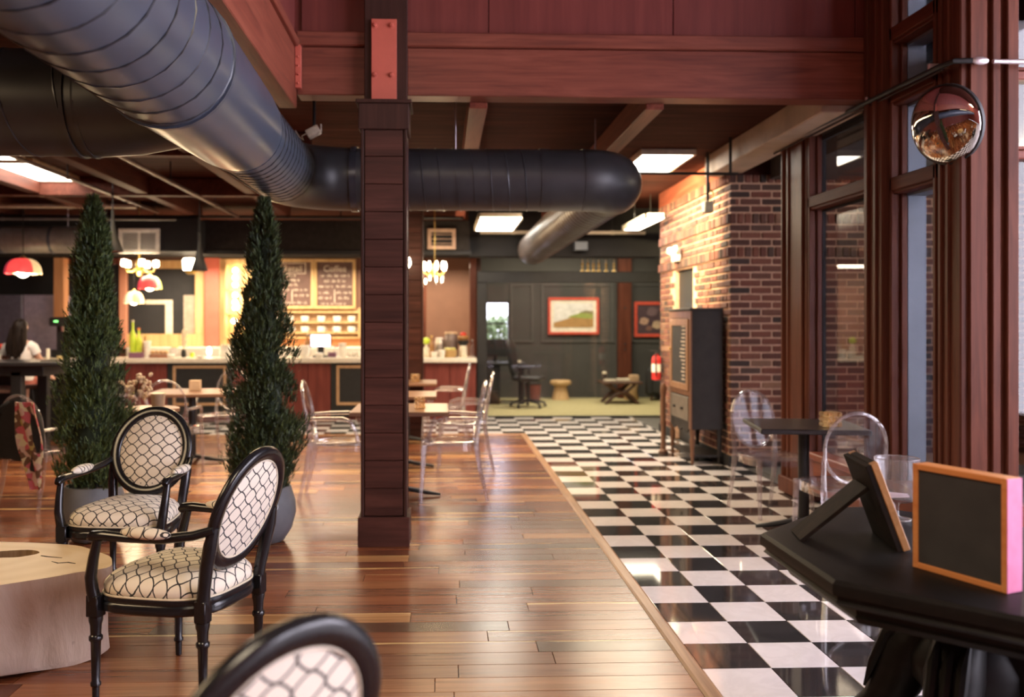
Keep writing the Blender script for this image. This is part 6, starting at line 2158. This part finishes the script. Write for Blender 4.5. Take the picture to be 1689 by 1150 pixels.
# hair: cap over the skull and a long fall down the back
rings = []
for z, a, b_, y_ in ((1.595, 0.02, 0.02, 0.01), (1.585, 0.055, 0.06, 0.01), (1.55, 0.085, 0.095, 0.005), (1.50, 0.095, 0.10, -0.01), (1.45, 0.10, 0.085, -0.03), (1.36, 0.112, 0.075, -0.06), (1.28, 0.112, 0.06, -0.085), (1.20, 0.105, 0.05, -0.10), (1.14, 0.085, 0.04, -0.105), (1.09, 0.045, 0.025, -0.105)):
    rings.append([(a * math.cos(2 * PI * k / 20) * (1 + 0.05 * math.sin(3 * k + z * 9)), y_ + b_ * math.sin(2 * PI * k / 20), z + 0.012 * math.sin(5 * k)) for k in range(20)])
hr_ = MB().loft(rings)
rnd = random.Random(8)
for k in range(26):
    x = rnd.uniform(-0.11, 0.11)
    hr_.tube([(x * 0.75, -0.075 - 0.02 * rnd.random(), 1.48), (x, -0.125, 1.32), (x * 1.05, -0.148, 1.22), (x * 0.8 + rnd.uniform(-0.02, 0.02), -0.145, rnd.uniform(1.06, 1.16))], [0.010, 0.014, 0.012, 0.003], 5)
hr_.build('hair', M_HAIR, pe, True, 70)
rings = [[(0.19 * math.cos(2 * PI * k / 20), 0.02 + 0.155 * math.sin(2 * PI * k / 20), z) for k in range(20)] for z in (0.745, 0.78, 0.82)]
sk_ = MB().loft(rings, caps=False)
sk_.tube([(0.09, 0.06, 0.80), (0.16, 0.24, 0.805)], [0.105, 0.09], 14, caps=False).tube([(-0.09, 0.06, 0.80), (-0.11, 0.25, 0.79)], [0.105, 0.09], 14, caps=False)
sk_.build('shorts', plain('coral_shorts', (0.5, 0.16, 0.12), 0.7), pe, True, 70)
q = Vector((PX_ + 0.37, PY_ + 0.33, 0.932))
bt = thing('yellow_cup', 'pale yellow cup held by the seated person at far left', 'cup', (PX_ + 0.335, PY_ + 0.318, 0.955))
MB().lathe([(0.028, 0.0), (0.03, 0.005), (0.042, 0.11), (0.039, 0.11), (0.028, 0.01)], 14, caps=False).build('body', plain('pale_yellow_paper', (0.75, 0.62, 0.28), 0.6), bt, True)
MB().lathe([(0.0, 0.085), (0.039, 0.085)], 14, caps=False).build('drink', M_CREAM, bt, True)
# ledge at which the person sits (nearer end of the bar)
lg = thing('bar_ledge', 'pale bar ledge before the seated person behind the high table', 'counter', (PX_ + 0.1, PY_ + 0.70, 0))
MB().cbox((-1.6, -0.3, 0.90), (0.62, 0.3, 0.95), 0.008).build('ledge_top', M_STONE, lg)
MB().cbox((-1.5, -0.02, 0.0), (0.55, 0.2, 0.90), 0.006).build('front', M_BLACK, lg)
cd = thing('white_candle', 'white pillar candle on the bar ledge right of the seated person', 'candle', (P(79, 580, PY_ + 0.6).x, PY_ + 0.6, 0.951))
MB().lathe([(0.022, 0), (0.022, 0.19), (0.018, 0.195), (0.0, 0.185)], 14).build('wax', M_CREAM, cd, True)
MB().tube([(0, 0, 0.185), (0.002, 0, 0.205)], 0.0025, 5).build('wick', M_BLACK, cd)
for px, lb in ((54, 'small white bowl on the bar ledge beside the yellow cup'), (4, 'white jug on the bar ledge left of the seated person')):
    t = thing('white_bowl' if px > 20 else 'white_jug', lb, 'bowl' if px > 20 else 'jug', (P(px, 585, PY_ + 0.55).x, PY_ + 0.55, 0.951))
    MB().lathe([(0.035, 0), (0.055, 0.02), (0.06, 0.06), (0.055, 0.062)] if px > 20 else [(0.045, 0), (0.06, 0.05), (0.05, 0.14), (0.055, 0.17)], 14).build('body', M_WHITE, t, True)
    if px < 20:
        MB().tube([(0.05, 0, 0.14), (0.09, 0, 0.12), (0.085, 0, 0.06), (0.056, 0, 0.04)], 0.008, 6).build('handle', M_WHITE, t, True)
t = thing('red_flower_pot', 'small pot of red flowers on the bar ledge at the left edge', 'plant', (P(2, 580, PY_ + 0.75).x, PY_ + 0.75, 0.951))
MB().lathe([(0.04, 0), (0.055, 0.1)], 12).build('pot', M_WHITE, t, True)
for k in range(7):
    MB().ball((0.05 * math.cos(k), 0.05 * math.sin(k), 0.16 + 0.03 * (k % 3)), 0.03, 8, 6).build('flower', plain('red_petals', (0.6, 0.05, 0.04), 0.5) if 'red_petals' not in bpy.data.materials else bpy.data.materials['red_petals'], t, True)

# black jacket over the ghost chair left of the left cypress, with a floral scarf
jx, jy = -3.22, 7.35
jk = thing('black_jacket', 'black jacket hung over the clear chair left of the left cypress', 'jacket', (jx, jy, 0), R(165))
rings = []
for z, a, b0, b1 in ((0.42, 0.17, 0.19, 0.35), (0.52, 0.20, 0.20, 0.345), (0.64, 0.21, 0.21, 0.335), (0.74, 0.20, 0.225, 0.33), (0.82, 0.13, 0.25, 0.33), (0.86, 0.06, 0.275, 0.325)):
    rings.append([(a * math.copysign(abs(math.cos(t_)) ** 0.7, math.cos(t_)), (b0 + b1) / 2 + (b1 - b0) / 2 * math.copysign(abs(math.sin(t_)) ** 0.7, math.sin(t_)), z + 0.01 * math.sin(6 * t_)) for t_ in [2 * PI * k / 24 for k in range(24)]])
MB().loft(rings).build('jacket_body', plain('black_wool', (0.022, 0.021, 0.024), 0.9), jk, True, 80)
for sx in (-1, 1):
    MB().tube([(sx * 0.15, 0.31, 0.78), (sx * 0.22, 0.33, 0.62), (sx * 0.22, 0.34, 0.42), (sx * 0.20, 0.34, 0.34)], [0.05, 0.05, 0.042, 0.038], 10).build('sleeve', bpy.data.materials['black_wool'], jk, True)


def mat_floral():
    m, nt, b = new_mat('floral_print')
    v = nt.nodes.new('ShaderNodeTexVoronoi')
    v.inputs['Scale'].default_value = 22
    nt.links.new(coords(nt), v.inputs['Vector'])
    sp_ = nt.nodes.new('ShaderNodeSeparateColor')
    nt.links.new(v.outputs['Color'], sp_.inputs[0])
    nt.links.new(ramp(nt, sp_.outputs[0], [(0.0, (0.55, 0.12, 0.16)), (0.3, (0.65, 0.45, 0.42)), (0.5, (0.7, 0.62, 0.45)), (0.7, (0.16, 0.08, 0.05)), (0.9, (0.5, 0.4, 0.15))], 'CONSTANT'), b.inputs['Base Color'])
    b.inputs['Roughness'].default_value = 0.8
    return m


M_FLORAL = mat_floral()
rows_ = []
for i in range(12):
    f = i / 11
    z = 0.86 - 0.66 * f
    w = 0.10 - 0.03 * f + 0.01 * math.sin(5 * f)
    rows_.append([(-0.13 - 0.10 * f + w * u + 0.0, 0.36 + 0.025 * math.sin(u * 5 + f * 6), z) for u in [-1 + k / 4 for k in range(9)]])
back = [[(x, y_ + 0.012, z) for x, y_, z in r] for r in rows_]
scf = MB().loft([r + list(reversed(b_)) for r, b_ in zip(rows_, back)])
o = tag(scf.build('floral_scarf', M_FLORAL, None, True, 70), 'pink and cream floral scarf hanging beside the black jacket', 'scarf')
o.location = (jx, jy, 0)
o.rotation_euler = (0, 0, R(165))

# side table with cream blossoms and a cup, right of the left cypress
sp0 = F(222, 678, 0.75)
sx_, sy_ = sp0.x, sp0.y + 0.25
sd = thing('side_table', 'small brown round table with blossoms behind the facing armchair', 'table', (sx_, sy_, 0))
MB().lathe([(0.27, 0.715), (0.28, 0.72), (0.28, 0.745), (0.27, 0.75)], 28).build('table_top', M_TOPB, sd, True, 40)
MB().tube([(0, 0, 0.03), (0, 0, 0.72)], 0.03, 12).build('column', M_BLACK, sd, True)
MB().lathe([(0.2, 0.0), (0.2, 0.02), (0.05, 0.04)], 24).build('base', M_BLACK, sd, True)
vz = thing('blossom_vase', 'vase of cream blossoms on the round side table beside the left cypress', 'flowers', (sx_ - 0.08, sy_ - 0.02, 0.7505))
MB().lathe([(0.04, 0), (0.055, 0.03), (0.045, 0.1), (0.05, 0.13)], 14).build('vase', M_CUP, vz, True)
rnd = random.Random(12)
stem_, blo, lef = MB(), MB(), MB()
for k in range(26):
    a = rnd.uniform(0, 2 * PI)
    r = rnd.uniform(0.03, 0.15)
    z = rnd.uniform(0.06, 0.30)
    tip = Vector((r * math.cos(a), r * math.sin(a), z))
    stem_.tube([(0, 0, 0.06), tip * 0.6 + Vector((0, 0, 0.07)), tip], 0.003, 5)
    for j in range(4):
        q = tip + Vector((rnd.gauss(0, 0.014), rnd.gauss(0, 0.014), rnd.gauss(0, 0.012)))
        blo.ball(tuple(q), 0.014, 6, 4)
stem_.build('stems', plain('stem_brown', (0.06, 0.05, 0.025), 0.8), vz)
stuff(blo.build('blossoms', plain('cream_blossom', (0.75, 0.62, 0.48), 0.7), vz, True))
p = F(233, 681, 0.75)
cu_ = thing('ribbed_tumbler', 'tan tumbler with pale rim on the round side table', 'cup', (sx_ + 0.13, sy_ - 0.06, 0.7505))
MB().lathe([(0.045, 0), (0.05, 0.005), (0.058, 0.12)], 16, caps=True).build('body', plain('tan_ceramic', (0.5, 0.38, 0.27), 0.5), cu_, True)
MB().lathe([(0.06, 0.12), (0.062, 0.127), (0.055, 0.13)], 16).build('rim', M_CREAM, cu_, True)

# ================================================================== the office behind the glass
def office_xyz(px, py, Y):
    return P(px, py, Y)


def picture(name, label, px0, py0, px1, py1, fwid, art):
    Y = 17.31
    p0, p1 = P(px0, py1, Y), P(px1, py0, Y)
    t = thing(name, label, 'picture', (p0.x, Y, p0.z), 0)
    W, Hh = p1.x - p0.x, p1.z - p0.z
    for nm, a, b_ in (('frame_top', (0, -0.02, Hh - fwid), (W, 0.02, Hh)), ('frame_bottom', (0, -0.02, 0), (W, 0.02, fwid)), ('frame_side', (0, -0.02, fwid), (fwid, 0.02, Hh - fwid)), ('frame_side', (W - fwid, -0.02, fwid), (W, 0.02, Hh - fwid))):
        MB().cbox(a, b_, 0.006).build(nm, M_PICRED, t)
    art(t, W, Hh, fwid)


M_PICRED = plain('red_picture_frame', (0.62, 0.09, 0.055), 0.4)


def flatpoly(pts, y_, t=0.002):
    n = len(pts)
    return MB().add([(x, y_, z) for x, z in pts] + [(x, y_ + t, z) for x, z in pts], [tuple(range(n)), tuple(range(2 * n - 1, n - 1, -1))] + [(i, n + i, n + (i + 1) % n, (i + 1) % n) for i in range(n)])


def art1(t, W, H2, f):
    MB().box((f, 0.0, f), (W - f, 0.01, H2 - f)).build('mount', plain('cream_mount', (0.78, 0.72, 0.6), 0.8), t)
    a, b_, c, d = f + 0.06, W - f - 0.06, f + 0.09, H2 - f - 0.06
    w, h = b_ - a, d - c
    MB().box((a, -0.004, c), (b_, 0.0, d)).build('print_sky', plain('pale_sky_print', (0.72, 0.70, 0.68), 0.8), t)
    flatpoly([(a, c), (b_, c), (b_, c + h * 0.52), (a + w * 0.6, c + h * 0.5), (a + w * 0.3, c + h * 0.33), (a, c + h * 0.2)], -0.007).build('print_field', plain('brown_field_print', (0.42, 0.24, 0.09), 0.8), t)
    flatpoly([(a + w * 0.35, c + h * 0.42), (b_ - w * 0.02, c + h * 0.35), (b_, c + h * 0.55), (a + w * 0.7, c + h * 0.6), (a + w * 0.45, c + h * 0.5)], -0.010).build('print_green', plain('green_hill_print', (0.30, 0.36, 0.09), 0.8), t)
    flatpoly([(a + w * 0.62, c + h * 0.57), (b_, c + h * 0.55), (b_, c + h * 0.68), (a + w * 0.8, c + h * 0.7), (a + w * 0.68, c + h * 0.64)], -0.0085).build('print_trees', plain('olive_tree_print', (0.22, 0.20, 0.10), 0.8), t)
    MB().box((W * 0.38, -0.008, f - 0.01), (W * 0.62, 0.0, f + 0.035)).build('plaque', bpy.data.materials['cream_mount'], t)


def art2(t, W, H2, f):
    MB().box((f, -0.002, f), (W - f, 0.01, H2 - f)).build('print', plain('dark_plum_print', (0.07, 0.04, 0.05), 0.6), t)
    for k, (u, v, r, col) in enumerate(((0.3, 0.45, 0.09, (0.45, 0.28, 0.2)), (0.55, 0.72, 0.11, (0.16, 0.1, 0.11)), (0.7, 0.35, 0.10, (0.5, 0.36, 0.24)), (0.45, 0.25, 0.06, (0.2, 0.1, 0.08)))):
        flatpoly([(W * u + r * math.cos(a * PI / 6) * (1 + 0.2 * math.sin(a * 2)), H2 * v + r * 0.8 * math.sin(a * PI / 6)) for a in range(12)], -0.006 - k * 0.0004).build('print_shape', plain('print_shape_%s' % 'abcd'[k], col, 0.7), t)


picture('framed_picture', 'red framed landscape picture with green hill on the office wall', 904, 491, 988, 552, 0.05, art1)
picture('framed_picture', 'red framed dark picture partly hidden by the brick pier', 1046, 498, 1100, 556, 0.06, art2)

# desk with clutter, desk chair
dk = thing('office_desk', 'dark desk by the office window behind the glass', 'desk', (P(832, 620, 16.3).x, 16.3, 0.006))
MB().cbox((-0.46, -0.38, 0.70), (0.36, 0.38, 0.74), 0.006).build('desk_top', M_BLACK, dk)
MB().cbox((-0.44, -0.34, 0.0), (-0.1, 0.34, 0.70), 0.006).build('pedestal', M_DARK, dk)
MB().cbox((0.28, -0.34, 0.0), (0.33, 0.34, 0.70), 0.004).build('leg_panel', M_DARK, dk)
for k in range(3):
    MB().cbox((-0.42, -0.36, 0.06 + k * 0.21), (-0.12, -0.335, 0.25 + k * 0.21), 0.004).build('drawer', M_BLACK, dk)
p = dk.location
tag(MB().cbox((p.x + 0.06, p.y - 0.3, 0.747), (p.x + 0.28, p.y - 0.12, 0.785), 0.004).build('paper_stack', M_CREAM), 'stack of pale papers on the office desk', 'papers')
mo = thing('computer_monitor', 'black computer monitor on the office desk under the window', 'monitor', (p.x - 0.17, p.y + 0.1, 0.747))
MB().cbox((-0.26, -0.02, 0.10), (0.26, 0.02, 0.42), 0.01).build('casing', M_BLACK, mo)
MB().cbox((-0.03, 0.01, 0), (0.03, 0.04, 0.2), 0.004).cbox((-0.12, -0.08, 0), (0.12, 0.08, 0.015), 0.004).build('stand', M_BLACK, mo)
wb = thing('waste_bin', 'dark red waste bin beside the office desk', 'bin', (p.x + 0.54, p.y + 0.15, 0.006))
MB().lathe([(0.12, 0), (0.15, 0.34), (0.14, 0.34), (0.11, 0.02)], 16).build('bin', plain('dark_red_bin', (0.2, 0.05, 0.04), 0.5), wb, True)
MB().lathe([(0.152, 0.325), (0.156, 0.345), (0.148, 0.348)], 16).build('rim', M_BLACK, wb, True)

oc0 = P(862, 640, 15.9)
oc = thing('desk_chair', 'black high-backed desk chair on castors in the office', 'chair', (oc0.x + 0.06, 15.45, 0.006), R(70))
MB().cbox((-0.24, -0.25, 0.46), (0.24, 0.24, 0.54), 0.03).build('seat', M_BLACK, oc, True)
rings = []
for z, y_, w in ((0.58, 0.24, 0.20), (0.68, 0.265, 0.24), (0.85, 0.28, 0.245), (1.0, 0.30, 0.235), (1.12, 0.33, 0.20), (1.16, 0.34, 0.14)):
    rings.append([(w * math.copysign(abs(math.cos(a)) ** 0.6, math.cos(a)), y_ + 0.035 * math.copysign(abs(math.sin(a)) ** 0.6, math.sin(a)), z) for a in [2 * PI * k / 20 for k in range(20)]])
MB().loft(rings).build('backrest', M_BLACK, oc, True, 60)
MB().tube([(0, 0.1, 0.46), (0, 0.26, 0.48), (0, 0.30, 0.62)], 0.025, 8).build('back_bar', M_BLACK, oc, True)
for sx in (-1, 1):
    MB().tube([(sx * 0.24, 0.1, 0.50), (sx * 0.30, 0.08, 0.55), (sx * 0.30, 0.06, 0.70), (sx * 0.29, -0.15, 0.71)], 0.02, 8).build('arm', M_BLACK, oc, True)
MB().tube([(0, 0, 0.10), (0, 0, 0.47)], 0.03, 12).build('gas_column', M_BLACK, oc, True)
for k in range(5):
    a = k * 2 * PI / 5 + 0.3
    d = Vector((math.cos(a), math.sin(a), 0))
    lg_ = MB().tube([d * 0.02 + Vector((0, 0, 0.12)), d * 0.18 + Vector((0, 0, 0.10)), d * 0.31 + Vector((0, 0, 0.07))], [0.03, 0.024, 0.018], 8).build('base_leg', M_BLACK, oc, True)
    MB().ball(tuple(d * 0.31 + Vector((0, 0, 0.03))), (0.03, 0.03, 0.03), 8, 6).build('castor', M_BLACK, lg_, True)

q = F(921, 657, 0.006)
dm = thing('drum_side_table', 'pale wooden drum-shaped side table with dish top in the office', 'table', (q.x, 16.95, 0.006))
M_PALEW = wood('pale_honey_wood', (0.46, 0.28, 0.13), (0.58, 0.38, 0.19), (0.66, 0.46, 0.26), 0.5, 2)
MB().lathe([(0.17, 0.0), (0.165, 0.03), (0.12, 0.22), (0.115, 0.26)], 20).build('base', M_PALEW, dm, True)
MB().lathe([(0.115, 0.26), (0.20, 0.30), (0.205, 0.34), (0.18, 0.37), (0.0, 0.35)], 20).build('bowl_top', M_PALEW, dm, True)

xt = thing('trestle_coffee_table', 'dark wooden cross-legged coffee table in the office', 'table', (P(1022, 640, 16.2).x, 16.2, 0.006))
M_DKW = wood('dark_walnut', (0.05, 0.025, 0.018), (0.09, 0.045, 0.03), (0.13, 0.07, 0.045), 0.4, 0)
MB().cbox((-0.36, -0.32, 0.36), (0.36, 0.32, 0.40), 0.008).build('table_top', M_DKW, xt)
for y_ in (-0.22, 0.22):
    for sg in (-1, 1):
        MB().tube([(-0.3 * sg, y_, 0.0), (-0.12 * sg, y_, 0.17), (0.1 * sg, y_ + 0.001 * sg, 0.24), (0.24 * sg, y_, 0.36)], [0.03, 0.035, 0.035, 0.03], 8).build('leg', M_DKW, xt, True)
MB().cbox((-0.03, -0.24, 0.19), (0.03, 0.24, 0.23), 0.004).build('stretcher', M_DKW, xt)
p = xt.location
for k, (dx, w, h) in enumerate(((-0.18, 0.2, 0.03), (0.06, 0.22, 0.045), (0.26, 0.15, 0.11))):
    tag(MB().cbox((p.x + dx - w / 2, p.y - 0.1, 0.4065), (p.x + dx + w / 2, p.y + 0.1, 0.4065 + h), 0.004).build('magazine' if k < 2 else 'leaflet_box', M_CREAM if k < 2 else M_TAN), ('thin pale magazine on the left of the office coffee table', 'pale stack of magazines on the middle of the office coffee table', 'tan leaflet box on the right of the office coffee table')[k], 'magazine' if k < 2 else 'box')
gl_ = thing('tumbler', 'small lidded tumbler on the left end of the office coffee table', 'cup', (p.x - 0.24, p.y + 0.2, 0.4065))
MB().lathe([(0.035, 0), (0.04, 0.12)], 12).build('body', M_BLACK, gl_, True)
MB().lathe([(0.042, 0.12), (0.042, 0.15), (0.02, 0.165)], 12).build('lid', M_CREAM, gl_, True)
wd = thing('tan_stool', 'tan block stool behind the office coffee table', 'stool', (p.x + 0.36, 16.9, 0.006))
MB().lathe([(0.13, 0.0), (0.14, 0.02), (0.12, 0.18), (0.14, 0.36), (0.13, 0.38)], 16).build('body', M_PALEW, wd, True)
MB().lathe([(0.135, 0.38), (0.14, 0.40), (0.1, 0.41)], 16).build('seat', M_TAN, wd, True)

ar_ = thing('leather_armchair', 'black leather armchair in the office partly hidden by the brick pier', 'armchair', (P(1078, 640, 16.6).x + 0.42, 16.75, 0.006), R(-25))
MB().cbox((-0.38, -0.36, 0.12), (0.38, 0.3, 0.42), 0.05).build('seat', M_BLACK, ar_, True)
MB().cbox((-0.36, 0.22, 0.12), (0.36, 0.42, 0.86), 0.06).build('backrest', M_BLACK, ar_, True)
for sx in (-1, 1):
    MB().cbox((sx * 0.38 - 0.09, -0.38, 0.10), (sx * 0.38 + 0.09, 0.36, 0.62), 0.05).build('arm', M_BLACK, ar_, True)
    for y_ in (-0.3, 0.3):
        MB().tube([(sx * 0.36, y_, 0), (sx * 0.36, y_, 0.13)], 0.02, 8).build('leg', M_DKW, ar_, True)

wpst = thing('wooden_post', 'slim brown wooden post with rounded top standing left of the tall cabinet', 'post', (F(1097, 748).x - 0.02, F(1097, 748).y, 0))
MB().lathe([(0.05, 0), (0.05, 0.03), (0.03, 0.05), (0.026, 0.30), (0.034, 0.34), (0.026, 0.38), (0.028, 0.66), (0.036, 0.70), (0.034, 0.75), (0.02, 0.785), (0.0, 0.79)], 14).build('shaft', M_CABF, wpst, True)
MB().lathe([(0.055, 0), (0.055, 0.015), (0.05, 0.025)], 18).build('base', M_DKW, wpst, True)

# brass candlesticks on the office header
for i, px in enumerate((961, 970, 979, 988, 1000, 1013)):
    p = P(px, 446, 13.87)
    t = thing('brass_candlestick', '%s brass candlestick from the left on the black office header' % ORD[i], 'candlestick', (p.x, 13.885, 2.2605), 0, 'brass candlesticks on the header')
    MB().lathe([(0.035, 0), (0.035, 0.012), (0.012, 0.03), (0.01, 0.06), (0.02, 0.075), (0.01, 0.09), (0.022, 0.13), (0.008, 0.132)], 12).build('stick', M_BRASS, t, True)
    MB().lathe([(0.010, 0.13), (0.009, 0.19), (0.0, 0.195)], 10).build('candle', M_CREAM, t, True)

# bush outside the office window
bs = thing('garden_bush', 'green bush in daylight outside the small office window', 'bush', (P(822, 540, 19.2).x, 19.2, 0))
rnd = random.Random(21)
vs, fs = [], []
for k in range(2600):
    a, e, r = rnd.uniform(0, 2 * PI), rnd.uniform(-1, 1), rnd.uniform(0.6, 1.0)
    c = Vector((0.45 * r * math.cos(a) * math.sqrt(1 - e * e), 0.4 * r * math.sin(a) * math.sqrt(1 - e * e), 1.05 + 0.6 * r * e))
    d = Vector((rnd.gauss(0, 1), rnd.gauss(0, 1), rnd.gauss(0, 1))).normalized()
    s = d.orthogonal().normalized()
    o_ = len(vs)
    vs += [tuple(c), tuple(c + d * 0.05 + s * 0.025), tuple(c + d * 0.10), tuple(c + d * 0.05 - s * 0.025)]
    fs.append((o_, o_ + 1, o_ + 2, o_ + 3))
m = MB()
m.v, m.f = vs, fs
stuff(m.build('foliage', mat_leaf('bush_leaf', (0.08, 0.14, 0.05), (0.16, 0.25, 0.09), (0.28, 0.36, 0.16)), bs))
MB().tube([(0, 0, 0), (0.02, 0, 0.6), (0, 0, 1.1)], [0.04, 0.03, 0.01], 8).build('trunk', bpy.data.materials['cypress_bark'], bs, True)
struct('ground', MB().box((-3, 17.6, -0.1), (6, 24, -0.01)), plain('garden_ground', (0.3, 0.3, 0.26), 0.9))
